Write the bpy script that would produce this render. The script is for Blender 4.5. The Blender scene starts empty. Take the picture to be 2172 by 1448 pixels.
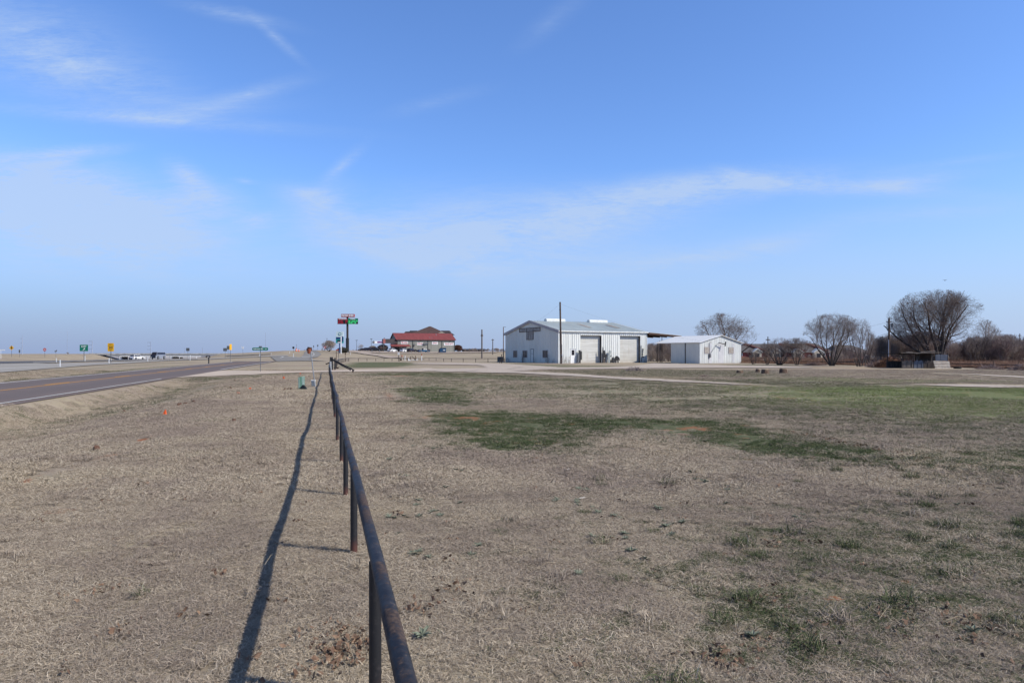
import bpy, bmesh, math, random
import numpy as np
from mathutils import Vector, Matrix
random.seed(7)
rng = np.random.default_rng(7)
C = bpy.context.scene
COL = C.collection

# ------------------------------------------------------------------ camera
F = 1448.0            # focal length in photo pixels (24 mm on a 36 mm wide sensor, 2172 px)
HZ = 750.0            # image row of the level horizon
EYE = 1.65
cam = bpy.data.objects.new('camera', bpy.data.cameras.new('camera'))
COL.objects.link(cam)
cam.location = (0, 0, EYE)
cam.rotation_euler = (math.pi / 2, 0, 0)
cam.data.lens = 24.0
cam.data.sensor_width = 36.0
cam.data.shift_y = 26.0 / 2172.0
cam.data.clip_start = 0.05
cam.data.clip_end = 40000
C.camera = cam
C.view_settings.view_transform = 'Standard'
C.view_settings.look = 'None'
C.view_settings.gamma = 1.0
C.view_settings.use_curve_mapping = False
C.view_settings.exposure = 0.0

# ------------------------------------------------------------------ sun + sky
SUN_EL = math.radians(40.5)
SUN_AZ = math.atan2(0.93, -0.37)      # clockwise from +Y
sdir = Vector((math.sin(SUN_AZ) * math.cos(SUN_EL), math.cos(SUN_AZ) * math.cos(SUN_EL), math.sin(SUN_EL)))
sl = bpy.data.lights.new('sun', 'SUN')
sl.energy = 5.0
sl.angle = math.radians(0.53)
sl.color = (1.0, 0.94, 0.84)
sun = bpy.data.objects.new('sun', sl)
COL.objects.link(sun)
sun.location = (20, -10, 40)
sun.rotation_euler = sdir.to_track_quat('Z', 'Y').to_euler()

SKY_STRENGTH = 0.115
wd = bpy.data.worlds.new('World')
C.world = wd
wd.use_nodes = True


class NT:
    """tiny helper for building node trees"""
    def __init__(self, nt):
        self.nt = nt

    def n(self, t, props=None, **ins):
        nd = self.nt.nodes.new(t)
        for k, v in (props or {}).items():
            setattr(nd, k, v)
        for k, v in ins.items():
            key = int(k[1:]) if k[0] == 'i' and k[1:].isdigit() else k.replace('_', ' ')
            self.set(nd, key, v)
        return nd

    def set(self, nd, key, v):
        s = nd.inputs[key]
        if isinstance(v, bpy.types.NodeSocket):
            self.nt.links.new(v, s)
        elif isinstance(v, bpy.types.Node):
            self.nt.links.new(v.outputs[0], s)
        else:
            if s.type == 'RGBA' and hasattr(v, '__len__') and len(v) == 3:
                v = (*v, 1.0)
            s.default_value = v

    def math(self, op, a, b=0.0, c=0.0, clamp=False):
        nd = self.nt.nodes.new('ShaderNodeMath')
        nd.operation = op
        nd.use_clamp = clamp
        for i, v in enumerate((a, b, c)):
            self.set(nd, i, v)
        return nd.outputs[0]

    def mix(self, f, a, b, blend='MIX'):
        nd = self.nt.nodes.new('ShaderNodeMix')
        nd.data_type = 'RGBA'
        nd.blend_type = blend
        nd.clamp_factor = True
        self.set(nd, 0, f)
        self.set(nd, 6, a)
        self.set(nd, 7, b)
        return nd.outputs[2]

    def noise(self, vec, scale, detail=4.0, rough=0.55, dist=0.0):
        nd = self.n('ShaderNodeTexNoise', Scale=scale, Detail=detail, Roughness=rough, Distortion=dist)
        if vec is not None:
            self.set(nd, 'Vector', vec)
        return nd.outputs[0]

    def ramp(self, v, lo, hi):
        nd = self.nt.nodes.new('ShaderNodeMapRange')
        nd.interpolation_type = 'SMOOTHSTEP'
        self.set(nd, 0, v)
        nd.inputs[1].default_value = lo
        nd.inputs[2].default_value = hi
        return nd.outputs[0]

    def attr(self, name, typ='GEOMETRY'):
        nd = self.nt.nodes.new('ShaderNodeAttribute')
        nd.attribute_name = name
        nd.attribute_type = typ
        return nd


def build_world():
    w = NT(wd.node_tree)
    bg = wd.node_tree.nodes['Background']
    sky = w.n('ShaderNodeTexSky', dict(sky_type='NISHITA', sun_disc=False, sun_elevation=SUN_EL, sun_rotation=SUN_AZ,
                                       altitude=300.0, air_density=1.0, dust_density=1.0, ozone_density=2.2))
    tc = w.n('ShaderNodeTexCoord')
    sep = w.n('ShaderNodeSeparateXYZ', Vector=tc.outputs['Generated'])
    x, y, z = sep.outputs
    yy = w.math('MAXIMUM', y, 0.04)
    u = w.math('DIVIDE', x, yy)
    v = w.math('DIVIDE', z, yy)
    uv = w.n('ShaderNodeCombineXYZ', X=u, Y=v).outputs[0]
    # cirrus: streaky noise in direction space, gathered into wisps
    wisps = [  # centre px, centre py, half length px, half height px, slope deg (down to the right positive), amount
        (60, 415, 360, 85, 8, 1.2), (200, 455, 360, 75, 14, 1.1), (120, 500, 420, 90, 8, .4), (330, 490, 190, 40, 16, .45), (150, 322, 130, 15, -4, .8), (105, 348, 70, 11, -6, .6),
        (395, 372, 60, 26, 30, .75), (445, 420, 100, 40, 20, .65), (545, 468, 55, 20, -6, .5), (330, 440, 190, 30, -6, .35),
        (650, 412, 90, 22, 10, .5), (690, 425, 80, 40, -25, .35), (725, 352, 75, 15, -42, .38),
        (70, 90, 330, 110, 22, .42), (200, 160, 330, 60, 16, .3), (490, 30, 150, 16, 12, .36), (585, 80, 90, 12, 42, .34),
        (300, 252, 440, 16, 4, .42), (530, 200, 150, 20, -14, .3), (420, 235, 220, 22, -4, .2),
        (1530, 395, 330, 34, -5, .62), (1570, 372, 60, 14, 16, .5), (1760, 395, 330, 18, 3, .6), (1300, 438, 330, 50, -8, .5),
        (1000, 478, 430, 80, -2, .6), (1180, 500, 330, 50, -10, .35), (800, 510, 250, 50, 18, .35), (1910, 388, 190, 20, -8, .42), (2020, 345, 190, 10, -7, .2),
        (1430, 552, 330, 26, -7, .42), (1630, 520, 190, 22, -12, .25), (1980, 452, 330, 24, -5, .3), (200, 540, 260, 34, 18, .3), (60, 560, 190, 40, 12, .3),
        (900, 540, 330, 60, 10, .35), (930, 215, 130, 18, -14, .15), (1170, 45, 110, 24, -38, .13), (520, 384, 32, 7, 8, .35), (1200, 560, 700, 70, 0, .25),
    ]
    acc = None
    for px, py, hl, hh, ang, amt in wisps:
        mp = w.n('ShaderNodeMapping', dict(vector_type='TEXTURE'), Vector=uv)
        mp.inputs['Location'].default_value = ((px - 1086) / F, (HZ - py) / F, 0)
        mp.inputs['Rotation'].default_value = (0, 0, -math.radians(ang))
        mp.inputs['Scale'].default_value = (hl * 1.45 / F, hh * 1.7 / F, 1)
        gr = w.n('ShaderNodeTexGradient', dict(gradient_type='QUADRATIC_SPHERE'), Vector=mp.outputs[0])
        acc = w.math('MULTIPLY_ADD', gr.outputs['Fac'], amt, acc if acc is not None else 0.0)
    st = w.n('ShaderNodeMapping', Vector=uv)
    st.inputs['Rotation'].default_value = (0, 0, math.radians(8))
    st.inputs['Scale'].default_value = (1.6, 7.0, 1)
    n1 = w.noise(st.outputs[0], 2.6, 9.0, 0.66, 0.9)
    st2 = w.n('ShaderNodeMapping', Vector=uv)
    st2.inputs['Rotation'].default_value = (0, 0, math.radians(-14))
    st2.inputs['Scale'].default_value = (3.0, 14.0, 1)
    n2 = w.noise(st2.outputs[0], 4.0, 8.0, 0.7, 1.4)
    st3 = w.n('ShaderNodeMapping', Vector=uv)
    st3.inputs['Rotation'].default_value = (0, 0, math.radians(-4))
    st3.inputs['Scale'].default_value = (4.0, 26.0, 1)
    n3 = w.noise(st3.outputs[0], 5.0, 10.0, 0.75, 2.2)
    nn = w.math('ADD', w.math('MULTIPLY', w.ramp(n1, 0.32, 0.7), 0.75), w.math('MULTIPLY', w.math('ADD', w.ramp(n2, 0.35, 0.72), w.ramp(n3, .34, .68)), 0.40))
    fac = w.math('MULTIPLY', acc, w.math('ADD', w.math('MULTIPLY', nn, 1.0), 0.2), clamp=False)
    fac = w.math('MINIMUM', w.math('MULTIPLY', fac, 1.2), 0.78)
    fac = w.math('MULTIPLY', fac, w.ramp(y, 0.0, 0.25))
    # plain-air colour: deepen the blue aloft, pale lavender towards the horizon
    aloft = w.mix(1.0, sky.outputs[0], (1.05, 1.38, 1.92), 'MULTIPLY')
    aloft = w.mix(w.ramp(z, 0.46, 0.62), aloft, w.mix(1.0, sky.outputs[0], (.42, .55, .75), 'MULTIPLY'))
    hz = w.ramp(z, -0.05, 0.27)
    k = 1.0 / SKY_STRENGTH
    low = w.mix(w.ramp(u, -0.8, 0.8), (.305 * k, .39 * k, .615 * k), (.46 * k, .575 * k, .82 * k))
    base = w.mix(w.math('SUBTRACT', 1.0, hz), aloft, low)
    col = w.mix(fac, base, (.50 * k, .64 * k, .885 * k))
    w.nt.links.new(col, bg.inputs['Color'])
    bg.inputs['Strength'].default_value = SKY_STRENGTH


build_world()

# ------------------------------------------------------------------ terrain height
# profiles: photo column -> [(depth, photo row where the ground of that depth appears)]
PROF = {
    -900: [(60, 789.8), (100, 776), (130, 771.5), (200, 767), (225, 766.3), (250, 754), (300, 752.6), (500, 752), (6000, 750.6)],
    0: [(60, 789.8), (100, 776), (130, 771.5), (200, 767), (225, 766.3), (250, 754), (300, 752.6), (500, 752), (6000, 750.6)],
    100: [(60, 789.8), (90, 777.5), (130, 770), (200, 766.3), (245, 765.3), (275, 753.2), (320, 752.3), (500, 751.6), (6000, 750.6)],
    150: [(60, 789.8), (95, 775.5), (130, 769), (200, 765.2), (400, 764.3), (450, 751.6), (600, 751.2), (6000, 750.6)],
    200: [(60, 789.8), (100, 773.6), (150, 766), (250, 763.6), (690, 763.1), (740, 750.3), (900, 750.2), (6000, 750.5)],
    245: [(60, 789.8), (105, 772.7), (150, 765.5), (250, 762.8), (760, 762.3), (900, 761.5), (1200, 753), (6000, 750.5)],
    300: [(60, 789.8), (110, 771.6), (150, 765), (250, 762.3), (760, 761.9), (900, 761), (1200, 753), (6000, 750.5)],
    430: [(60, 789.8), (120, 769.6), (150, 765), (200, 761.8), (300, 760), (760, 758.8), (900, 758), (1200, 753), (6000, 750.5)],
    470: [(60, 789.8), (120, 769.6), (150, 765), (190, 761.2), (260, 757.5), (450, 753.5), (740, 750.0), (1000, 749.9), (6000, 750.5)],
    510: [(60, 789.8), (120, 769.6), (145, 766), (180, 761), (250, 756), (400, 751.5), (600, 748.6), (1000, 748.5), (6000, 750.5)],
    560: [(60, 789.8), (120, 769.8), (145, 766.3), (175, 760.5), (230, 754.5), (350, 748.5), (500, 746), (700, 746.2), (6000, 750.5)],
    600: [(60, 789.8), (130, 768.4), (155, 764), (200, 757), (260, 749), (330, 744), (500, 743.7), (6000, 750.5)],
    660: [(60, 789.8), (130, 768.4), (160, 764.5), (200, 757), (250, 749), (300, 744.8), (350, 743), (450, 742.7), (6000, 750.5)],
    700: [(60, 789.8), (130, 768.4), (180, 763), (220, 755), (270, 747), (310, 743.6), (350, 742.6), (450, 742.4), (6000, 750.5)],
    760: [(60, 789.8), (130, 768.4), (180, 765.6), (220, 758), (260, 748.5), (290, 744.8), (330, 743.2), (450, 742.8), (6000, 750.5)],
    850: [(60, 789.8), (130, 768.4), (180, 765.8), (220, 759), (260, 750.5), (290, 747), (320, 746), (400, 745), (6000, 750.5)],
    950: [(60, 789.8), (130, 768.4), (180, 765.8), (230, 757.8), (270, 750.5), (300, 747.3), (330, 746.5), (420, 745), (6000, 750.5)],
    1060: [(60, 789.8), (130, 768.4), (180, 765.5), (230, 757), (280, 749.5), (320, 746.2), (420, 745), (6000, 750.5)],
    1200: [(60, 789.8), (130, 768.4), (180, 764.5), (230, 757), (280, 750.5), (320, 748), (420, 747), (6000, 750.5)],
    1450: [(60, 789.8), (130, 768.4), (180, 763.2), (300, 757.8), (800, 753), (6000, 750.5)],
    3200: [(60, 789.8), (130, 768.4), (180, 763.2), (300, 757.8), (800, 753), (6000, 750.5)],
}
_px = sorted(PROF)
_u = np.array([(p - 1086) / F for p in _px])
_ly = np.linspace(math.log(40), math.log(30000), 420)
_tab = []
for p in _px:
    a = [(20, HZ + EYE * F / 20), (45, HZ + EYE * F / 45)] + PROF[p]
    zz = [EYE - (r - HZ) * d / F for d, r in a]
    zz.append(zz[-1]); dd = [d for d, r in a] + [40000]
    t = np.interp(_ly, np.log(dd), zz)
    ker = np.array([1, 2, 3, 2, 1]) / 9.0
    t = np.convolve(np.pad(t, 2, mode='edge'), ker, mode='valid')
    _tab.append(t)
_tab = np.array(_tab)
FD = np.array([-0.2718, 1.0]) / 1.0363     # along the pipe fence
FN = np.array([1.0, 0.2718]) / 1.0363      # to its right
F0 = np.array([0.222, 0.0])


def st_of(X, Y):
    dx, dy = X - F0[0], Y - F0[1]
    return dx * FN[0] + dy * FN[1], dx * FD[0] + dy * FD[1]


def st_pt(s, t):
    p = F0 + s * FN + t * FD
    return float(p[0]), float(p[1])


def sstep(x, a, b):
    t = np.clip((x - a) / (b - a), 0, 1)
    return t * t * (3 - 2 * t)


def H(X, Y):
    X = np.asarray(X, float); Y = np.asarray(Y, float)
    Ys = np.maximum(Y, 5.0)
    u = np.clip(X / Ys, _u[0], _u[-1] - 1e-6)
    i = np.clip(np.searchsorted(_u, u, side='right') - 1, 0, len(_u) - 2)
    f = (u - _u[i]) / (_u[i + 1] - _u[i])
    ly = np.clip((np.log(Ys) - _ly[0]) / (_ly[1] - _ly[0]), 0, len(_ly) - 1.001)
    j = ly.astype(int); g = ly - j
    z = (1 - f) * ((1 - g) * _tab[i, j] + g * _tab[i, j + 1]) + f * ((1 - g) * _tab[i + 1, j] + g * _tab[i + 1, j + 1])
    s, t = st_of(X, Y)
    dep = 0.5 * sstep(s, -10.3, -8.6) * (1 - sstep(s, -8.2, -4.4)) * (1 - sstep(t, 40, 52))
    dep2 = 0.3 * sstep(s, -26, -21.5) * (1 - sstep(s, -21, -18.6)) * (1 - sstep(t, 60, 90))
    near = 0.02 * np.sin(X * 1.3 + 0.7 * np.sin(Y * .9)) * np.sin(Y * 1.1 + X * .35) + 0.035 * np.sin(X * .37 + 1.0) * np.sin(Y * .41 + .3 * X)
    near = near * (1 - sstep(Y, 40, 70)) * (1 - sstep(np.abs(s + 14.2), 5.0, 3.0) * 0)
    onroad = sstep(s, -20, -18.9) * (1 - sstep(s, -9.7, -8.8))
    return z - dep - dep2 + near * (1 - onroad)


def h1(x, y):
    return float(H(np.array([x]), np.array([y]))[0])


_ms = np.exp(np.linspace(math.log(1.2), math.log(6000), 5000))


def P(px, py, lift=0.0):
    """ground point seen at a photo pixel"""
    u = (px - 1086) / F
    hh = H(u * _ms, _ms)
    rows = HZ + (EYE - hh) * F / _ms
    k = np.nonzero(rows <= py)[0]
    k = k[0] if len(k) else len(_ms) - 1
    if k > 0 and rows[k - 1] > py:
        w = (rows[k - 1] - py) / (rows[k - 1] - rows[k])
        y = _ms[k - 1] + w * (_ms[k] - _ms[k - 1])
    else:
        y = _ms[k]
    return Vector((u * y, y, h1(u * y, y) + lift))


def at(px, Y, z=None):
    """point of depth Y in the photo column px, on the ground unless z is given"""
    x = (px - 1086) / F * Y
    return Vector((x, Y, h1(x, Y) if z is None else z))


def zat(py, Y):
    return EYE - (py - HZ) * Y / F


# ------------------------------------------------------------------ materials
def new_mat(name):
    m = bpy.data.materials.new(name)
    m.use_nodes = True
    t = NT(m.node_tree)
    return m, t, m.node_tree.nodes['Principled BSDF']


def mat(name, col, col2=None, scale=3.0, rough=0.7, metal=0.0, amt=1.0, bump=0.0, bscale=None, spec=0.3, detail=5.0, lo=.35, hi=.65, coord='Object', stretch=None):
    m, t, b = new_mat(name)
    tc = t.n('ShaderNodeTexCoord')
    vec = tc.outputs[coord]
    if stretch:
        mp = t.n('ShaderNodeMapping', Vector=vec)
        mp.inputs['Scale'].default_value = stretch
        vec = mp.outputs[0]
    if col2 is None:
        col2 = tuple(c * 0.82 for c in col)
    n = t.noise(vec, scale, detail, 0.6)
    c = t.mix(t.math('MULTIPLY', t.ramp(n, lo, hi), amt), col, col2)
    t.set(b, 'Base Color', c)
    b.inputs['Roughness'].default_value = rough
    b.inputs['Metallic'].default_value = metal
    b.inputs['Specular IOR Level'].default_value = spec
    if bump:
        bn = t.noise(vec, bscale or scale * 4, 4.0, 0.6)
        bp = t.n('ShaderNodeBump', Strength=bump, Distance=0.02, Height=bn)
        t.set(b, 'Normal', bp.outputs[0])
    return m


def glow(name, col, strength):
    m, t, b = new_mat(name)
    b.inputs['Base Color'].default_value = (*[c * .4 for c in col], 1)
    b.inputs['Emission Color'].default_value = (*col, 1)
    b.inputs['Emission Strength'].default_value = strength
    return m


M = {}
M['white_wall'] = mat('white_wall', (.68, .69, .66), (.57, .58, .55), 1.2, .5, amt=.8, stretch=(1, 1, .12))
M['shade_wall'] = mat('gable_wall', (.74, .715, .635), (.64, .62, .55), .6, .55, amt=.6, stretch=(1, 1, .2))
M['roof_metal'] = mat('roof_metal', (.56, .60, .56), (.47, .50, .47), .7, .45, amt=.8, metal=.1, stretch=(1, .15, 1))


def weathered(m, col, amt=.5, sc=5.0):
    t = NT(m.node_tree); b = m.node_tree.nodes['Principled BSDF']
    src = b.inputs['Base Color'].links[0].from_socket
    tc = t.n('ShaderNodeTexCoord')
    mp = t.n('ShaderNodeMapping', Vector=tc.outputs['Object']); mp.inputs['Scale'].default_value = (sc, sc, .22)
    st = t.ramp(t.noise(mp.outputs[0], 1.0, 5, .65), .54, .74)
    z = t.n('ShaderNodeSeparateXYZ', Vector=tc.outputs['Object']).outputs[2]
    low = t.math('SUBTRACT', 1.0, t.ramp(t.math('ADD', z, t.math('MULTIPLY', t.noise(tc.outputs['Object'], 2.0, 4, .6), 1.2)), .5, 1.5))
    f = t.math('MULTIPLY', t.math('MAXIMUM', st, t.math('MULTIPLY', low, .8)), amt)
    t.set(b, 'Base Color', t.mix(f, src, col))


weathered(M['white_wall'], (.40, .36, .31), .55)
weathered(M['shade_wall'], (.45, .42, .37), .4)
M['trim'] = mat('trim_metal', (.42, .38, .38), (.34, .30, .30), 2, .5)
M['white_trim'] = mat('white_trim', (.70, .71, .69), None, 2, .5)
M['rollup'] = mat('rollup_door', (.56, .55, .51), (.46, .45, .41), .9, .5, amt=.9, stretch=(.3, 1, 3))
M['dark_glass'] = mat('dark_glass', (.018, .017, .022), (.03, .026, .032), 3, .15, spec=.5)
M['black'] = mat('black_paint', (.014, .014, .016), (.03, .028, .028), 6, .5)
M['dark_steel'] = mat('dark_steel', (.025, .023, .024), (.06, .04, .032), 5, .55, metal=.2)
M['grey_steel'] = mat('grey_steel', (.32, .33, .35), (.24, .25, .26), 5, .5, metal=.3)
M['mid_steel'] = mat('mid_steel', (.16, .165, .175), (.12, .12, .125), 5, .5, metal=.3)
M['pale_steel'] = mat('pale_steel', (.30, .34, .42), (.27, .31, .39), .2, .6)
M['wood_pole'] = mat('wood_pole', (.055, .036, .03), (.10, .066, .05), 3, .85, stretch=(4, 4, .3))
M['grey_wood'] = mat('grey_wood', (.17, .145, .13), (.10, .085, .075), 3, .85, stretch=(4, 4, .5))
M['brown_post'] = mat('brown_post', (.20, .13, .09), (.13, .085, .06), 3, .85)
M['old_wood'] = mat('old_wood', (.045, .038, .036), (.10, .08, .07), 2.5, .9, stretch=(3, 3, .5))
M['pale_wood'] = mat('pale_wood', (.52, .47, .40), (.36, .31, .27), 3, .85, stretch=(1, 1, 5))
M['rust'] = mat('rust', (.085, .045, .032), (.05, .03, .024), 8, .85)
M['rust_patch'] = mat('rusted_sheet', (.36, .34, .31), (.27, .23, .20), 1.6, .7)
M['white'] = mat('white_paint', (.78, .78, .77), (.66, .66, .65), 4, .5)
M['green_sign'] = mat('green_sign', (.005, .19, .115), (.006, .16, .10), 2, .45)
M['yellow_sign'] = mat('yellow_sign', (.80, .42, .012), (.72, .37, .01), 2, .45)
M['red_sign'] = mat('red_sign', (.36, .022, .03), (.28, .02, .026), 2, .45)
M['stop_red'] = mat('stop_red', (.50, .04, .04), None, 2, .45)
M['sign_back'] = mat('sign_back', (.16, .165, .16), (.12, .12, .12), 3, .5, metal=.3)
M['orange'] = mat('orange_plastic', (.75, .12, .025), (.62, .09, .02), 5, .5)
M['dull_orange'] = mat('dull_orange', (.42, .12, .055), (.24, .07, .04), 14, .6)
M['pale_green'] = mat('pale_green', (.15, .28, .20), (.12, .23, .165), 8, .5)
M['black_foam'] = mat('dark_filling', (.01, .016, .02), (.018, .024, .026), 8, .9)
M['concrete'] = mat('concrete', (.44, .43, .40), (.36, .35, .33), .6, .85, bump=.1)
M['bridge_side'] = mat('bridge_girder', (.36, .36, .35), (.30, .30, .30), .05, .85)
M['bridge_top'] = mat('bridge_parapet', (.50, .49, .46), (.34, .33, .31), .25, .85, stretch=(1, 1, .1))
M['slope_paving'] = mat('slope_paving', (.34, .33, .34), (.27, .26, .27), .08, .85)
M['tan_wall'] = mat('tan_siding', (.24, .235, .205), (.20, .195, .17), .6, .7, stretch=(2, 2, .1))
M['tan_dark'] = mat('dark_trim', (.07, .075, .07), None, 2, .6)
M['red_roof'] = mat('red_roof', (.225, .060, .055), (.185, .05, .046), .4, .5, stretch=(3, .3, 1))
M['brown_roof'] = mat('brown_shingles', (.095, .058, .052), (.07, .045, .04), .5, .85)
M['dark_roof'] = mat('dark_roof', (.05, .04, .042), None, .5, .8)
M['cream'] = mat('cream_stone', (.46, .40, .32), (.36, .31, .25), 1.2, .8)
M['shingle'] = mat('grey_shingles', (.115, .105, .105), (.085, .078, .078), .8, .9)
M['brick'] = mat('red_brick', (.25, .075, .065), (.18, .055, .05), 1.5, .85)
M['red_shingle'] = mat('red_brown_shingles', (.13, .05, .042), (.10, .042, .036), 1, .9)
M['bark'] = mat('bark', (.085, .068, .06), (.05, .04, .036), 3, .9)
M['twig'] = mat('twigs', (.21, .165, .145), (.15, .115, .10), 1.5, .9)
M['pale_bark'] = mat('pale_bark', (.20, .175, .16), (.14, .12, .11), 2, .9)
M['brush'] = mat('brush_twigs', (.30, .22, .19), (.22, .165, .15), .5, .95)
M['grey_brush'] = mat('grey_brush', (.34, .28, .245), (.25, .205, .18), .5, .95)
M['evergreen'] = mat('dark_foliage', (.035, .042, .028), (.06, .05, .035), 3, .9)
M['rust_leaf'] = mat('rusty_foliage', (.13, .055, .036), (.09, .045, .034), 2, .9)
M['deadbrush'] = mat('dead_brush', (.22, .12, .07), (.11, .05, .036), 2, .95)
M['dark_mound'] = mat('dark_mound', (.045, .026, .022), (.075, .04, .03), 2, .95)
M['tallgrass'] = mat('tall_dry_grass', (.30, .19, .125), (.22, .125, .09), .8, .95)
M['tyre'] = mat('tyre', (.015, .015, .015), None, 4, .8)
M['rim'] = mat('rim', (.30, .30, .31), None, 4, .4, metal=.5)
M['stump'] = mat('stump_wood', (.15, .10, .07), (.08, .05, .036), 5, .9)
M['stump_top'] = mat('stump_cut', (.42, .34, .23), (.30, .24, .16), 6, .9)
M['clod'] = mat('clods', (.14, .075, .05), (.09, .05, .036), 9, .95)
M['teal'] = mat('teal_panel', (.02, .30, .27), None, 3, .5)
M['navy'] = mat('navy_panel', (.02, .05, .16), None, 3, .5)
M['pale_panel'] = mat('pale_panel', (.62, .72, .72), None, 2, .5)
M['purple'] = mat('purple_panel', (.12, .02, .16), None, 2, .5)
M['led_off'] = mat('led_board', (.02, .016, .018), None, 3, .5)
M['led_green'] = glow('led_green', (.06, .95, .30), 0.8)
M['led_red'] = glow('led_red', (.75, .02, .06), 0.32)
M['grey_meter'] = mat('grey_box', (.30, .33, .33), (.24, .27, .27), 6, .5)
M['blue_sheet'] = mat('blue_grey_sheet', (.11, .125, .16), (.08, .09, .12), 1.5, .6)
M['leaf'] = mat('fallen_leaf', (.10, .055, .035), (.24, .155, .10), 30, .8)
M['weed'] = mat('grey_green_weed', (.19, .205, .155), (.12, .145, .10), 30, .8)
M['straw'] = mat('straw_stalk', (.46, .38, .26), (.36, .29, .19), 4, .8)
for nm, c in dict(white=(.72, .73, .74), black=(.012, .012, .014), dark=(.03, .026, .032), blue=(.012, .06, .13), navy=(.012, .02, .045), silver=(.40, .42, .44), teal=(.01, .06, .10), steel=(.24, .27, .33)).items():
    M['car_' + nm] = mat('car_paint_' + nm, c, tuple(x * .9 for x in c), 1.0, .25, spec=.5)


M['shed_wall'] = mat('shed_wall', (.60, .62, .61), (.50, .51, .50), 1.4, .6, amt=.9, stretch=(1.2, 1, .15))
M['black_wood'] = mat('black_wood', (.028, .024, .022), (.06, .05, .045), 2.5, .95)
M['grey_strip'] = mat('grey_strip', (.50, .50, .52), (.43, .43, .45), 1, .6)
M['rib_green'] = mat('rib_green', (.58, .72, .63), None, 8, .5)


weathered(M['shed_wall'], (.36, .35, .34), .5, 3.0)
weathered(M['rollup'], (.36, .30, .23), .6, 2.0)


def rail_material():
    m, t, b = new_mat('worn_pipe')
    tc = t.n('ShaderNodeTexCoord')
    mp = t.n('ShaderNodeMapping', Vector=tc.outputs['Object'])
    mp.inputs['Scale'].default_value = (1, 1, 1)
    n1 = t.noise(mp.outputs[0], 3.2, 6, .65, .4)
    n2 = t.noise(mp.outputs[0], 55.0, 5, .7)
    n3 = t.noise(mp.outputs[0], 17.0, 5, .7)
    paint = t.mix(t.ramp(n3, .4, .65), (.012, .013, .018), (.030, .030, .036))
    rust = t.mix(t.ramp(n2, .35, .65), (.045, .030, .025), (.09, .062, .050))
    f = t.ramp(t.math('ADD', t.math('MULTIPLY', n1, .9), t.math('MULTIPLY', n2, .42)), .61, .76)
    spk = t.ramp(t.math('ADD', n2, t.math('MULTIPLY', n3, .5)), .87, .97)
    c = t.mix(f, paint, rust)
    c = t.mix(t.math('MULTIPLY', spk, .65), c, (.16, .115, .088))
    t.set(b, 'Base Color', c)
    t.set(b, 'Roughness', t.math('ADD', .55, t.math('MULTIPLY', f, .3)))
    b.inputs['Specular IOR Level'].default_value = .25
    b.inputs['Metallic'].default_value = 0
    bp = t.n('ShaderNodeBump', Strength=.25, Distance=.003, Height=n2)
    t.set(b, 'Normal', bp.outputs[0])
    return m


def post_material():
    m, t, b = new_mat('pipe_post')
    tc = t.n('ShaderNodeTexCoord')
    n2 = t.noise(tc.outputs['Object'], 30.0, 5, .7)
    z = t.n('ShaderNodeSeparateXYZ', Vector=tc.outputs['Object']).outputs[2]
    zz = t.math('ADD', z, t.math('MULTIPLY', t.math('SUBTRACT', n2, .5), .12))
    low = t.math('SUBTRACT', 1.0, t.ramp(zz, .03, .15))
    c = t.mix(t.ramp(n2, .5, .75), (.012, .0115, .013), (.035, .03, .03))
    c = t.mix(low, c, (.085, .032, .022))
    t.set(b, 'Base Color', c)
    b.inputs['Roughness'].default_value = .55
    return m


M['rail'] = rail_material()
M['post'] = post_material()


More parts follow.
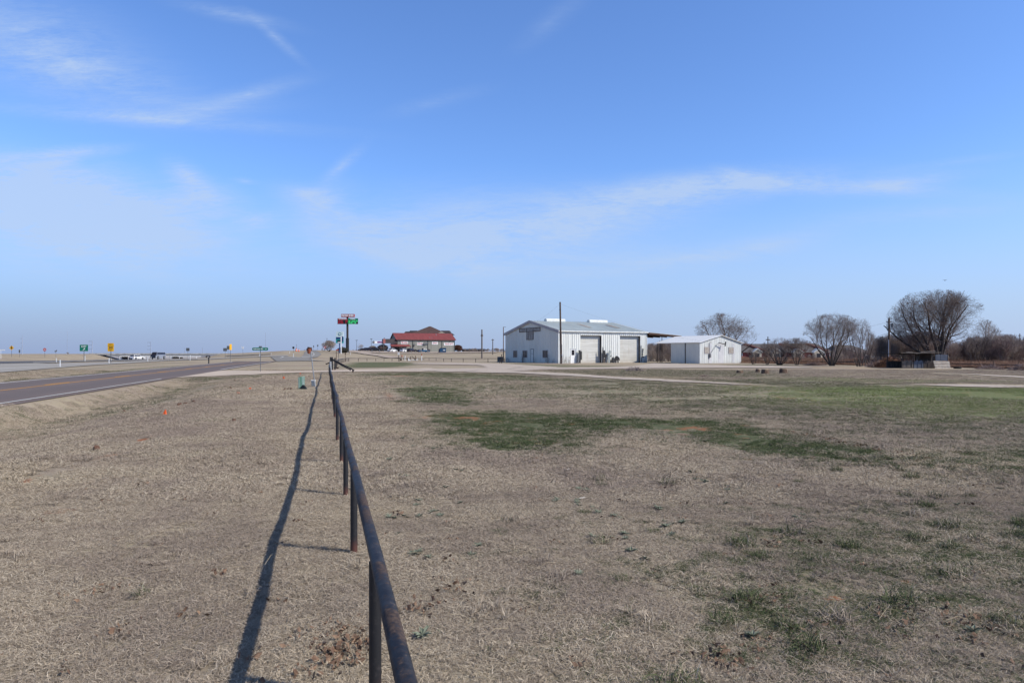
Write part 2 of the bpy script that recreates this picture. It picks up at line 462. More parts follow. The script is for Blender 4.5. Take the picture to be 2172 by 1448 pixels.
# ------------------------------------------------------------------ mesh builder
class MB:
    def __init__(self):
        self.v, self.f = [], []

    def poly(self, pts):
        i = len(self.v)
        self.v += [tuple(p) for p in pts]
        self.f.append(tuple(range(i, i + len(pts))))
        return self

    def box(self, x0, x1, y0, y1, z0, z1):
        i = len(self.v)
        self.v += [(x0, y0, z0), (x1, y0, z0), (x1, y1, z0), (x0, y1, z0), (x0, y0, z1), (x1, y0, z1), (x1, y1, z1), (x0, y1, z1)]
        self.f += [tuple(i + k for k in q) for q in ((3, 2, 1, 0), (4, 5, 6, 7), (0, 1, 5, 4), (1, 2, 6, 5), (2, 3, 7, 6), (3, 0, 4, 7))]
        return self

    def cbox(self, c, sx, sy, sz):
        return self.box(c[0] - sx / 2, c[0] + sx / 2, c[1] - sy / 2, c[1] + sy / 2, c[2] - sz / 2, c[2] + sz / 2)

    def hexa(self, b, t):
        """solid between bottom quad b and top quad t (both ccw from above)"""
        i = len(self.v)
        self.v += [tuple(p) for p in b] + [tuple(p) for p in t]
        n = len(b)
        self.f.append(tuple(i + k for k in reversed(range(n))))
        self.f.append(tuple(i + n + k for k in range(n)))
        for k in range(n):
            j = (k + 1) % n
            self.f.append((i + k, i + j, i + n + j, i + n + k))
        return self

    def tube(self, a, b, r, r2=None, n=8):
        a, b = Vector(a), Vector(b)
        return self.pipe([a, b], [r, r if r2 is None else r2], n)

    def pipe(self, pts, rad, n=8):
        pts = [Vector(p) for p in pts]
        if not hasattr(rad, '__len__'):
            rad = [rad] * len(pts)
        i0 = len(self.v)
        ref = None
        for k, p in enumerate(pts):
            d = (pts[min(k + 1, len(pts) - 1)] - pts[max(k - 1, 0)]).normalized()
            if ref is None:
                ref = Vector((0, 0, 1)) if abs(d.z) < .9 else Vector((1, 0, 0))
            x = d.cross(ref).normalized()
            y = d.cross(x).normalized()
            for q in range(n):
                an = 2 * math.pi * q / n
                self.v.append(tuple(p + (x * math.cos(an) + y * math.sin(an)) * rad[k]))
        for k in range(len(pts) - 1):
            for q in range(n):
                r = (q + 1) % n
                a = i0 + k * n
                self.f.append((a + q, a + n + q, a + n + r, a + r))
        self.f.append(tuple(i0 + q for q in range(n)))
        e = i0 + (len(pts) - 1) * n
        self.f.append(tuple(e + q for q in reversed(range(n))))
        return self

    def prism(self, pts, y0, y1, inset=0.0):
        """polygon in x,z extruded along y"""
        a = [(p[0], y0, p[1]) for p in pts]
        b = [(p[0], y1, p[1]) for p in pts]
        i = len(self.v); n = len(pts)
        self.v += a + b
        self.f.append(tuple(i + k for k in range(n)))
        self.f.append(tuple(i + n + k for k in reversed(range(n))))
        for k in range(n):
            j = (k + 1) % n
            self.f.append((i + k, i + n + k, i + n + j, i + j))
        return self

    def disc(self, c, r, n=16, ny=-1):
        self.poly([(c[0] + r * math.cos(2 * math.pi * k / n), c[1], c[2] + r * math.sin(2 * math.pi * k / n)) for k in range(n)])
        return self

    def drum(self, c, r, y0, y1, n=16):
        return self.prism([(c[0] + r * math.cos(2 * math.pi * k / n), c[2] + r * math.sin(2 * math.pi * k / n)) for k in range(n)], y0, y1)

    def build(self, name, m, parent=None, smooth=False, bevel=0.0):
        me = bpy.data.meshes.new(name)
        me.from_pydata(self.v, [], self.f)
        bm = bmesh.new(); bm.from_mesh(me)
        bmesh.ops.recalc_face_normals(bm, faces=bm.faces)
        if bevel:
            bmesh.ops.remove_doubles(bm, verts=bm.verts, dist=1e-5)
            bmesh.ops.bevel(bm, geom=list(bm.edges), offset=bevel, segments=2, affect='EDGES', profile=.6)
        bm.to_mesh(me); bm.free()
        if smooth:
            me.shade_smooth()
            me.set_sharp_from_angle(angle=math.radians(40))
        me.materials.append(M[m] if isinstance(m, str) else m)
        o = bpy.data.objects.new(name, me)
        COL.objects.link(o)
        if parent is not None:
            o.parent = parent
        return o


def tag(o, label=None, cat=None, group=None, kind=None):
    if label: o['label'] = label
    if cat: o['category'] = cat
    if group: o['group'] = group
    if kind: o['kind'] = kind
    return o


def thing(name, label, cat, loc=(0, 0, 0), rz=0.0, group=None):
    o = bpy.data.objects.new(name, None)
    o.empty_display_size = .2
    COL.objects.link(o)
    o.location = loc
    o.rotation_euler = (0, 0, rz)
    return tag(o, label, cat, group)


def copy_thing(o, label=None, loc=None, rz=None, group=None, parent=None):
    c = o.copy(); COL.objects.link(c)
    if parent is not None: c.parent = parent
    for ch in list(o.children):
        copy_thing(ch, parent=c)
    if label: c['label'] = label
    if loc is not None: c.location = loc
    if rz is not None: c.rotation_euler = (0, 0, rz)
    if group: c['group'] = group
    return c


def text(name, s, size, m, parent, loc, rot=(math.pi / 2, 0, 0), width=None, align='CENTER', extr=.004, bold=0.0):
    cu = bpy.data.curves.new(name, 'FONT')
    cu.body = s; cu.size = size; cu.align_x = align; cu.align_y = 'CENTER'; cu.extrude = extr; cu.offset = bold
    cu.resolution_u = 2
    o = bpy.data.objects.new(name, cu); COL.objects.link(o)
    dg = bpy.context.evaluated_depsgraph_get()
    me = bpy.data.meshes.new_from_object(o.evaluated_get(dg))
    bpy.data.objects.remove(o); bpy.data.curves.remove(cu)
    me.name = name
    me.materials.clear(); me.materials.append(M[m])
    if width and len(me.vertices):
        xs = [v.co.x for v in me.vertices]
        k = width / (max(xs) - min(xs))
        for v in me.vertices: v.co.x *= k
    r = bpy.data.objects.new(name, me); COL.objects.link(r)
    r.parent = parent; r.location = loc; r.rotation_euler = rot
    return r


def big_mesh(name, V, faces, m, quads=True, smooth=False):
    """fast mesh from numpy arrays"""
    me = bpy.data.meshes.new(name)
    V = np.ascontiguousarray(V, np.float32); faces = np.ascontiguousarray(faces, np.int32)
    k = faces.shape[1]
    me.vertices.add(len(V)); me.vertices.foreach_set('co', V.ravel())
    me.loops.add(faces.size); me.loops.foreach_set('vertex_index', faces.ravel())
    me.polygons.add(len(faces))
    me.polygons.foreach_set('loop_start', np.arange(0, faces.size, k, dtype=np.int32))
    me.polygons.foreach_set('loop_total', np.full(len(faces), k, np.int32))
    me.polygons.foreach_set('use_smooth', np.full(len(faces), smooth, bool))
    me.update(calc_edges=True)
    if m is not None:
        me.materials.append(M[m] if isinstance(m, str) else m)
    return me


def fattr(me, name, vals):
    a = me.attributes.new(name, 'FLOAT', 'POINT')
    a.data.foreach_set('value', np.ascontiguousarray(vals, np.float32))


# ------------------------------------------------------------------ ground cover masks (world space polygons)
def gpoly(pts):
    return np.array([P(a, b)[:2] for a, b in pts])


def poly_dist(X, Y, poly):
    """signed distance to a polygon, positive inside"""
    n = len(poly)
    d2 = np.full(X.shape, 1e18); ins = np.zeros(X.shape, bool)
    for i in range(n):
        ax, ay = poly[i]; bx, by = poly[(i + 1) % n]
        ex, ey = bx - ax, by - ay
        wx, wy = X - ax, Y - ay
        tt = np.clip((wx * ex + wy * ey) / (ex * ex + ey * ey + 1e-12), 0, 1)
        dx, dy = wx - ex * tt, wy - ey * tt
        d2 = np.minimum(d2, dx * dx + dy * dy)
        c = ((ay <= Y) != (by <= Y))
        xi = ax + (Y - ay) * ex / (ey if abs(ey) > 1e-12 else 1e-12)
        ins ^= c & (X < xi)
    d = np.sqrt(d2)
    return np.where(ins, d, -d)


GREEN = [  # polygon in photo pixels, softness m, amount
    ([(820, 824), (900, 815), (960, 820), (1000, 838), (1035, 860), (960, 862), (880, 858), (840, 848)], .85, .9),
    ([(875, 880), (960, 872), (1080, 870), (1200, 878), (1300, 884), (1400, 886), (1550, 888), (1650, 912), (1750, 935), (1900, 952), (1960, 978), (1850, 990), (1700, 978), (1600, 968), (1500, 952), (1400, 925), (1330, 915),
      (1270, 925), (1240, 940), (1250, 955), (1100, 962), (1000, 957), (940, 935), (900, 908)], .75, .95),
    ([(1040, 840), (1150, 831), (1230, 840), (1150, 848)], .8, .75),
    ([(1950, 955), (2100, 940), (2300, 950), (2300, 1005), (2050, 1010), (1950, 990)], 1.0, .8),  # shaded area of lawn, its darkness put into the colour as green
    ([(700, 777), (742, 767.5), (880, 768), (905, 773), (860, 779), (720, 781)], 3., .95),
    ([(720, 793), (860, 789.5), (1020, 791), (1150, 798), (1320, 812), (1100, 807), (900, 801), (770, 798)], 1.5, .8),
    ([(1120, 786), (1400, 783), (1640, 787), (1700, 800), (1400, 801), (1250, 796)], 2.0, .6),
    ([(1070, 770.5), (1340, 776), (1400, 778), (1200, 779.5), (1072, 776)], 1.5, .75),
    ([(1420, 770), (1500, 772), (1700, 773.5), (1700, 776), (1500, 774.5), (1420, 774)], 1.5, .7),
    ([(-300, 806), (0, 797), (100, 787), (200, 777.5), (300, 771), (420, 766), (420, 768.5), (300, 776), (200, 784), (100, 791), (0, 802), (-300, 816)], 2.0, .6),
    ([(-200, 819), (0, 807.5), (150, 794), (330, 777.5), (420, 773), (420, 776), (330, 781), (150, 798), (0, 811), (-200, 826)], .8, .7),
    ([(470, 771), (560, 766), (600, 765), (600, 767.5), (520, 772)], 2.0, .7),
    ([(430, 787), (520, 779), (620, 774), (620, 780), (520, 784), (470, 788)], 1.5, .45),
    ([(380, 800), (480, 799), (620, 791), (640, 793), (500, 804), (400, 812)], 1.0, .7),
    ([(0, 880), (200, 850), (330, 815), (430, 806), (520, 806), (430, 840), (250, 880), (0, 940)], 2.0, .55),
    ([(1250, 1260), (1500, 1090), (2000, 1060), (2400, 1090), (2500, 1500), (1300, 1500)], 1.0, .60),
    ([(900, 1060), (1300, 1080), (1500, 1120), (1300, 1250), (900, 1300)], .7, .16),
    ([(1100, 800), (1700, 805), (2400, 830), (2400, 960), (1900, 935), (1650, 895), (1300, 870), (1100, 830)], 3.0, .68),
    ([(760, 800), (1000, 803), (1200, 820), (1250, 850), (1000, 835), (800, 815)], 2.0, .58),
]
LUSH = [
    ([(1640, 828), (1750, 818), (1900, 820), (2050, 819), (2400, 824), (2400, 856), (2172, 850), (1950, 845), (1750, 838)], 2.0, 1.0),
    ([(1600, 800), (1760, 800), (1950, 806), (2172, 808), (2172, 812), (1900, 812), (1640, 808)], 1.5, .55),
    ([(1500, 815), (1850, 822), (2400, 850), (2400, 905), (2000, 890), (1650, 860)], 2.5, .74),
]
DIRT = [
    ([(1436, 908), (1470, 904), (1525, 907), (1520, 912), (1450, 912)], .4, .8),
    ([(150, 974), (205, 968), (268, 957), (262, 962), (200, 975), (155, 978)], .1, .85),
    ([(285, 935), (330, 921), (318, 930), (292, 940)], .1, .75),
    ([(85, 1085), (125, 1078), (178, 1076), (160, 1082), (100, 1090)], .06, .95),
    ([(42, 1022), (70, 1010), (95, 1004), (88, 1010), (55, 1024)], .06, .8),
    ([(955, 886), (985, 882), (1022, 884), (1015, 890), (970, 891)], .3, .72),
    ([(1015, 895), (1050, 892), (1055, 899), (1020, 908)], .15, .6), ([(1030, 912), (1062, 912), (1055, 918), (1040, 917)], .12, .7),
    ([(1135, 938), (1190, 934), (1210, 937), (1160, 943)], .3, .72), ([(1080, 940), (1120, 937), (1110, 943)], .12, .7),
    ([(1190, 898), (1230, 897), (1220, 903)], .12, .7),
    ([(815, 832), (828, 834), (842, 856), (830, 858)], .3, .8), ([(1000, 840), (1040, 858), (1050, 862), (1020, 856)], .25, .8),
    ([(865, 874), (925, 883), (905, 891), (870, 882)], .2, .55), ([(893, 906), (915, 904), (920, 920), (900, 918)], .2, .6), ([(820, 872), (870, 876), (850, 880)], .3, .5),
    ([(1550, 938), (1580, 942), (1570, 948)], .12, .7), ([(1555, 966), (1620, 974), (1600, 978)], .12, .6),
    ([(1640, 842), (1690, 843), (1690, 848), (1650, 847)], .4, .6), ([(1730, 854), (1760, 855), (1745, 858)], .3, .6), ([(1690, 922), (1740, 925), (1720, 928)], .15, .6),
    ([(1850, 1138), (1895, 1136), (1890, 1145), (1860, 1146)], .05, .8), ([(1990, 1138), (2040, 1140), (2030, 1148)], .05, .6), ([(2060, 1134), (2120, 1137), (2100, 1140)], .05, .5),
    ([(1905, 1226), (1960, 1226), (1975, 1238), (1920, 1238)], .05, .7), ([(1740, 1262), (1810, 1260), (1800, 1278), (1750, 1276)], .04, .6), ([(1530, 1168), (1600, 1166), (1590, 1176), (1510, 1180)], .05, .45),
    ([(2110, 1400), (2150, 1412), (2140, 1420), (2105, 1406)], .03, .6),
    ([(815, 796), (870, 796), (872, 798), (830, 798)], .6, .6),
    ([(670, 1330), (745, 1345), (750, 1400), (690, 1400)], .06, .35),
    ([(1700, 777), (1900, 779), (1910, 783), (1700, 780)], .8, .35),
    ([(1540, 812), (1640, 820), (1760, 822), (1700, 826), (1560, 818)], .7, .35),
]
GREEN = [(gpoly(p), s, a) for p, s, a in GREEN]
LUSH = [(gpoly(p), s, a) for p, s, a in LUSH]
DIRT = [(gpoly(p), s, a) for p, s, a in DIRT]


def masks(X, Y):
    out = []
    for lst in (GREEN, LUSH, DIRT):
        m = np.zeros(X.shape)
        for poly, s, a in lst:
            lo = poly.min(0) - s * 2; hi = poly.max(0) + s * 2
            k = (X >= lo[0]) & (X <= hi[0]) & (Y >= lo[1]) & (Y <= hi[1])
            if k.any():
                d = poly_dist(X[k], Y[k], poly)
                m[k] = np.maximum(m[k], a * np.clip(.5 + d / (2 * s), 0, 1))
        out.append(m)
    return out


STRAW_A, STRAW_B, STRAW_C, GAP_SHADE = (.38, .312, .236), (.27, .215, .170), (.365, .31, .21), (.14, .108, .083)
GREEN_A, GREEN_B = (.05, .070, .032), (.115, .13, .06)
LUSH_A = (.165, .21, .07)
DIRT_A, DIRT_B = (.36, .155, .075), (.26, .11, .06)


def ground_material():
    m, t, b = new_mat('dry_grass_ground')
    tc = t.n('ShaderNodeTexCoord')
    p = tc.outputs['Object']
    big = t.noise(p, .07, 4, .55)
    mid = t.noise(p, .55, 5, .6)
    n3 = t.noise(p, 4.0, 6, .65)
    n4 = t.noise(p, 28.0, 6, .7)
    n5 = t.noise(p, 130.0, 4, .7)
    c = t.mix(t.ramp(mid, .36, .64), STRAW_A, STRAW_C)
    c = t.mix(t.math('MULTIPLY', t.ramp(big, .42, .6), .65), c, STRAW_B)
    c = t.mix(t.math('MULTIPLY', t.ramp(n3, .5, .72), .55), c, STRAW_B)
    c = t.mix(t.math('MULTIPLY', t.ramp(n4, .5, .7), .6), c, GAP_SHADE)  # dark gaps between blades: shade mixed into the ground colour
    c = t.mix(t.math('MULTIPLY', t.ramp(n5, .48, .7), .35), c, GAP_SHADE)
    c = t.mix(t.math('MULTIPLY', t.ramp(n4, .52, .3), .25), c, (.42, .35, .25))
    ga = t.attr('green').outputs['Fac']
    la = t.attr('lush').outputs['Fac']
    da = t.attr('dirt').outputs['Fac']
    nz = t.math('ADD', t.math('MULTIPLY', n3, .75), t.math('MULTIPLY', n4, .45))        # mean .6
    nz2 = t.math('ADD', t.math('MULTIPLY', mid, .6), t.math('MULTIPLY', n3, .6))
    gsum = t.math('ADD', ga, t.math('MULTIPLY', t.math('SUBTRACT', nz, .6), 2.6))
    gf = t.ramp(gsum, .52, .88)
    gcol = t.mix(t.ramp(n4, .35, .68), GREEN_A, GREEN_B)
    gf2 = t.math('MULTIPLY', gf, t.ramp(ga, .03, .2))
    c = t.mix(t.math('MULTIPLY', gf2, .92), c, gcol)
    lsum = t.math('ADD', la, t.math('MULTIPLY', t.math('SUBTRACT', nz2, .6), 2.2))
    lf = t.math('MULTIPLY', t.ramp(lsum, .35, .75), t.ramp(la, .03, .2))
    c = t.mix(t.math('MULTIPLY', lf, .8), c, t.mix(n4, LUSH_A, GREEN_B))
    # sprinkled weak green all over
    weak = t.math('MULTIPLY', t.ramp(t.noise(p, .22, 5, .62), .54, .7), t.ramp(n3, .45, .62))
    c = t.mix(t.math('MULTIPLY', weak, .42), c, GREEN_B)
    dsum = t.math('ADD', da, t.math('MULTIPLY', t.math('SUBTRACT', nz, .6), 3.0))
    df = t.math('MULTIPLY', t.ramp(dsum, .42, .62), t.ramp(da, .03, .15))
    fl = t.math('MULTIPLY', t.ramp(t.noise(p, 1.9, 5, .68), .57, .66), t.ramp(ga, .5, .75))
    df = t.math('MAXIMUM', df, t.math('MULTIPLY', fl, .8))
    c = t.mix(df, c, t.mix(n4, DIRT_A, DIRT_B))
    t.set(b, 'Base Color', c)
    b.inputs['Roughness'].default_value = .95
    b.inputs['Specular IOR Level'].default_value = .1
    hgt = t.math('ADD', t.math('MULTIPLY', n3, .6), t.math('ADD', t.math('MULTIPLY', n4, .3), t.math('MULTIPLY', n5, .12)))
    bp = t.n('ShaderNodeBump', Strength=.9, Distance=.09, Height=hgt)
    t.set(b, 'Normal', bp.outputs[0])
    return m


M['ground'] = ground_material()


def build_ground():
    us = np.concatenate([-np.exp(np.linspace(math.log(60), math.log(.86), 26))[:-1], np.linspace(-.86, .86, 620), np.exp(np.linspace(math.log(.86), math.log(60), 26))[1:]])
    ys = np.concatenate([np.exp(np.linspace(math.log(1.4), math.log(60), 230))[:-1], np.exp(np.linspace(math.log(60), math.log(900), 150))[:-1], np.exp(np.linspace(math.log(900), math.log(25000), 40))])
    U, Yg = np.meshgrid(us, ys)
    X = (U * Yg); Y = Yg
    ok = np.abs(X) < 40000
    X = np.clip(X, -40000, 40000)
    Z = H(X.ravel(), Y.ravel())
    nx, ny = len(us), len(ys)
    V = np.stack([X.ravel(), Y.ravel(), Z], 1)
    idx = np.arange(nx * ny).reshape(ny, nx)
    f = np.stack([idx[:-1, :-1], idx[:-1, 1:], idx[1:, 1:], idx[1:, :-1]], -1).reshape(-1, 4)
    # strip behind and under the camera
    n0 = len(V)
    ysb = [-400, -60, -15, -4, 0]
    ex = []
    for yy in ysb:
        xx = us * 1.4
        ex.append(np.stack([xx * (1 if yy > -1 else 1 + abs(yy) * .12), np.full(nx, yy * 1.0), np.zeros(nx)], 1))
    V = np.concatenate([V] + ex)
    bi = n0 + np.arange(nx * len(ysb)).reshape(len(ysb), nx)
    bi = np.concatenate([bi, idx[:1]], 0)
    fb = np.stack([bi[:-1, :-1], bi[:-1, 1:], bi[1:, 1:], bi[1:, :-1]], -1).reshape(-1, 4)
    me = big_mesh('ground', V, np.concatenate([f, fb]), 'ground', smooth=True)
    g, l, d = masks(V[:, 0], V[:, 1])
    fattr(me, 'green', g); fattr(me, 'lush', l); fattr(me, 'dirt', d)
    o = bpy.data.objects.new('ground', me); COL.objects.link(o)
    tag(o, 'dry straw coloured field with green patches and bare red soil', kind='structure')


build_ground()


# ------------------------------------------------------------------ roads, gravel
def road_mat(name, a, b2, c3=None, scale=2.0, ragged=0.0, bump=.3, streak=None):
    m, t, b = new_mat(name)
    tc = t.n('ShaderNodeTexCoord'); p = tc.outputs['Object']
    n1 = t.noise(p, scale * .1, 4, .6); n2 = t.noise(p, scale * 2, 5, .6); n3 = t.noise(p, 60, 3, .6)
    c = t.mix(t.ramp(n1, .35, .65), a, b2)
    c = t.mix(t.math('MULTIPLY', t.ramp(n2, .4, .7), .5), c, c3 or tuple(x * .8 for x in a))
    pa = t.noise(p, .35, 3, .5)
    c = t.mix(t.math('MULTIPLY', t.ramp(pa, .56, .60), .22), c, tuple(x * .72 for x in a))
    c = t.mix(t.math('MULTIPLY', t.ramp(n3, .5, .7), .3), c, tuple(x * .6 for x in a))
    if streak:
        e = t.attr('lane').outputs['Fac']
        c = t.mix(t.math('MULTIPLY', t.ramp(e, 0.0, 1.0), .8), c, streak)
    t.set(b, 'Base Color', c)
    b.inputs['Roughness'].default_value = .9
    b.inputs['Specular IOR Level'].default_value = .2
    bp = t.n('ShaderNodeBump', Strength=bump, Distance=.02, Height=n3)
    t.set(b, 'Normal', bp.outputs[0])
    if ragged:
        e = t.attr('edge').outputs['Fac']
        s = t.math('ADD', t.math('DIVIDE', e, ragged), t.math('MULTIPLY', t.math('SUBTRACT', t.math('ADD', t.math('MULTIPLY', n2, .6), t.math('MULTIPLY', t.noise(p, .8, 5, .65), .6)), .62), 3.0))
        t.set(b, 'Alpha', t.ramp(s, .35, .65))
    return m


M['asphalt'] = road_mat('worn_asphalt', (.178, .138, .124), (.152, .119, .110), (.128, .104, .098), 2.0, streak=(.130, .108, .104))
M['highway_asphalt'] = road_mat('dark_asphalt', (.12, .12, .13), (.10, .10, .11))
M['pale_concrete'] = road_mat('pale_concrete', (.33, .305, .275), (.27, .25, .225), (.36, .335, .30), scale=.7)
M['grey_concrete'] = road_mat('grey_concrete', (.25, .235, .215), (.205, .19, .175), scale=.7)
M['gravel'] = road_mat('gravel', (.45, .38, .315), (.38, .315, .26), (.51, .44, .37), 3.0, ragged=1.7, bump=.6)
M['pale_gravel'] = road_mat('pale_gravel', (.52, .43, .345), (.43, .35, .28), (.56, .475, .39), 3.0, ragged=1.1, bump=.6)
M['lot'] = road_mat('parking_gravel', (.39, .315, .255), (.33, .27, .22), (.43, .36, .30), 1.0, ragged=1.6, bump=.3)
M['road_white'] = road_mat('road_paint_white', (.62, .62, .60), (.52, .52, .50), scale=3)
M['road_yellow'] = road_mat('road_paint_yellow', (.62, .30, .045), (.50, .25, .05), scale=3)


BARE = []      # outlines of everything paved or gravelled


def resample(pts, n):
    pts = np.array(pts, float)
    d = np.concatenate([[0], np.cumsum(np.hypot(*np.diff(pts, axis=0).T))])
    s = np.linspace(0, d[-1], n)
    return np.stack([np.interp(s, d, pts[:, 0]), np.interp(s, d, pts[:, 1])], 1)


def sheet_world(name, A, B, m, lift, na=40, nb=8, label=None, fmul=.0004):
    """ground-hugging sheet between the world polylines A and B"""
    A, B = resample(A, na), resample(B, na)
    w = np.linspace(0, 1, nb)[None, :, None]
    G = A[:, None, :] * (1 - w) + B[:, None, :] * w
    X, Y = G[..., 0].ravel(), G[..., 1].ravel()
    Z = H(X, Y) + lift + np.maximum(Y, 0) * fmul
    idx = np.arange(na * nb).reshape(na, nb)
    f = np.stack([idx[:-1, :-1], idx[:-1, 1:], idx[1:, 1:], idx[1:, :-1]], -1).reshape(-1, 4)
    me = big_mesh(name, np.stack([X, Y, Z], 1), f, m, smooth=True)
    width = np.hypot(*(A - B).T)[:, None]
    fr = np.linspace(0, 1, nb)[None, :]
    e = np.minimum(fr, 1 - fr) * width
    ends = np.linspace(0, 1, na)[:, None]
    L = np.hypot(*np.diff((A + B) / 2, axis=0).T).sum()
    e = np.minimum(e, np.minimum(ends, 1 - ends) * L)
    fattr(me, 'edge', e.ravel())
    lane = np.clip(np.cos(fr * 4 * math.pi + math.pi) * .5 + .5, 0, 1) * np.ones((na, 1))
    fattr(me, 'lane', lane.ravel())
    BARE.append(np.concatenate([A, B[::-1]]))
    o = bpy.data.objects.new(name, me); COL.objects.link(o)
    # face up
    if me.polygons and me.polygons[0].normal.z < 0:
        me.flip_normals()
    return tag(o, label, kind='structure')


def sheet_px(name, A, B, m, lift, na=40, nb=8, label=None, fmul=.0004):
    A = [P(*q)[:2] for q in A]; B = [P(*q)[:2] for q in B]
    return sheet_world(name, A, B, m, lift, na, nb, label, fmul)


def st_line(s, t0, t1, n=40):
    return [st_pt(s, t) for t in np.linspace(t0, t1, n)]


sheet_world('road', st_line(-18.1, -40, 151), st_line(-10.05, -40, 151), 'asphalt', .02, 160, 13, 'two lane asphalt road running straight into the distance')
sheet_world('road_marking', st_line(-10.55, -40, 48.5), st_line(-10.42, -40, 48.5), 'road_white', .026, 80, 2, 'white edge line on the near side of the road')
sheet_world('road_marking', st_line(-10.6, 74, 140), st_line(-10.4, 74, 140), 'road_white', .026, 60, 2, 'white edge line beyond the driveway mouth')
sheet_world('road_marking', st_line(-17.55, -40, 140), st_line(-17.38, -40, 140), 'road_white', .026, 150, 2, 'white edge line on the far side of the road')
sheet_world('road_marking', st_line(-14.12, -40, 135), st_line(-13.98, -40, 135), 'road_yellow', .026, 150, 2, 'solid yellow centre line of the road')
for k in range(9):
    t0 = 4 + 12.2 * k
    sheet_world('road_marking', st_line(-14.40, t0, t0 + 3.6), st_line(-14.26, t0, t0 + 3.6), 'road_yellow', .026, 6, 2, 'yellow dash beside the solid centre line')
# crumbling shoulder on the far side
sheet_world('road_shoulder', st_line(-18.7, -40, 95), st_line(-17.95, -40, 95), 'pale_gravel', .012, 120, 5, 'pale gravel shoulder along the far road edge')

# driveway from the road through the gate and on to the yard
sheet_px('driveway', [(300, 810), (345, 804.5), (400, 800.2), (480, 797), (620, 791), (700, 789.8), (800, 788.8), (930, 788.6)],
         [(400, 790.5), (440, 787.8), (480, 785.6), (520, 786.2), (620, 787.3), (700, 785.6), (800, 783.2), (930, 780.5)], 'pale_gravel', .016, 90, 12, 'pale gravel driveway from the road through the gate')
sheet_px('gravel_yard', [(860, 772.5), (930, 773.5), (1010, 775), (1010, 781), (900, 782.6), (800, 783.4)],
         [(880, 769.8), (960, 769.6), (1066, 771.3), (1200, 779), (1140, 787), (930, 790)], 'gravel', .022, 60, 14, 'gravel yard spreading left of the metal building')
sheet_px('gravel_track', [(1090, 777.5), (1190, 779.4), (1290, 778.8), (1350, 776.5), (1385, 770.6), (1480, 773.2), (1560, 775.4), (1650, 776.6), (1735, 779.6)],
         [(1060, 785.0), (1190, 784.2), (1300, 783.2), (1350, 782.6), (1400, 781.8), (1480, 781.2), (1560, 781), (1650, 781.4), (1740, 781.2)], 'gravel', .026, 90, 10, 'gravel track passing in front of both metal buildings')
sheet_px('gravel_track', [(1010, 784), (1120, 788.0), (1200, 791.4), (1300, 798.6), (1400, 803.6), (1500, 808.4), (1560, 812), (1640, 817)],
         [(960, 790.4), (1100, 793), (1200, 798), (1300, 805.6), (1400, 810.6), (1500, 815.8), (1560, 818), (1640, 820)], 'gravel', .030, 90, 8, 'curving gravel track crossing the open field')
sheet_px('gravel_track', [(1870, 816.8), (1960, 814.6), (2060, 814.4), (2172, 816), (2330, 818)], [(1870, 818.0), (1960, 819.4), (2060, 822.4), (2172, 824.4), (2330, 829)], 'gravel', .022, 60, 8, 'pale gravel strip at the right side of the field')
sheet_px('gravel_track', [(1975, 790.3), (2050, 792.6), (2172, 797.8), (2330, 804)], [(1975, 791.2), (2050, 795.2), (2172, 802.8), (2330, 810.5)], 'gravel', .022, 60, 8, 'narrow gravel track near the old animal shelter')

# exit ramp, highway, climbing road
sheet_px('exit_ramp', [(-300, 815), (-150, 802.5), (0, 790.6), (100, 782.4), (200, 774.6), (300, 769), (400, 763.9), (500, 759.0), (560, 756.9), (612, 755.6)],
         [(-300, 782), (-150, 777), (0, 771.8), (60, 770.4), (112, 771.4), (200, 769.2), (300, 765.4), (400, 761.9), (500, 757.7), (555, 755.2), (612, 753.4)], 'pale_concrete', .03, 120, 8, 'pale concrete exit ramp rising to the crossroads')
sheet_px('road_marking', [(-300, 801), (-150, 792), (0, 783.6), (60, 780.0), (130, 775.8)], [(-300, 799.6), (-150, 791), (0, 782.9), (60, 779.5), (130, 775.5)], 'road_white', .045, 60, 2, 'white line along the exit ramp')
sheet_px('highway', [(-300, 781), (-150, 776.5), (0, 771.4), (70, 769.6), (140, 767.4), (200, 765.9), (250, 765.0), (330, 763.6), (420, 762.0)],
         [(-300, 769.5), (-150, 768), (0, 766.8), (70, 766.0), (140, 765.4), (200, 764.2), (250, 763.2), (330, 762.5), (420, 761.2)], 'highway_asphalt', .05, 120, 8, 'dark asphalt highway passing under the bridge')
sheet_px('highway_shoulder', [(70, 770.6), (112, 770.0), (160, 767.9), (230, 766.3), (300, 765.2), (420, 762.6)], [(70, 769.3), (112, 768.4), (160, 766.9), (230, 765.3), (300, 764.0), (420, 761.9)], 'pale_concrete', .07, 60, 4, 'pale concrete shoulder of the highway')
sheet_px('crossroads', [(588, 767.2), (620, 766.4), (664, 765.6), (695, 766.3)], [(574, 757.6), (600, 756.3), (628, 757.2), (652, 761.2)], 'grey_concrete', .04, 60, 8, 'grey concrete crossroads where the ramp meets the road')
sheet_px('hill_road', [(600, 761.5), (628, 759), (639.6, 757), (645, 751.5), (646.5, 746.5), (651, 744.2), (655, 743.2)], [(640, 764.0), (660, 761), (675, 757.2), (682, 752), (676, 747.2), (671, 744.3), (669, 743.2)], 'grey_concrete', .06, 90, 8, 'concrete road curving up over the hill')
sheet_px('road_marking', [(640, 758.6), (658, 757.2), (665.5, 754.5), (667.2, 752), (664, 748.6), (660, 746.2)], [(640, 758.0), (657, 756.8), (664.4, 754.3), (666, 752), (663, 748.6), (659.2, 746.2)], 'road_white', .10, 50, 2, 'curved white line on the hill road')
sheet_px('road_marking', [(596, 760.4), (602, 758.4), (598, 757.0)], [(593, 760.3), (599.5, 758.5), (596, 757.2)], 'road_white', .10, 20, 2, 'short curved white line at the ramp end')
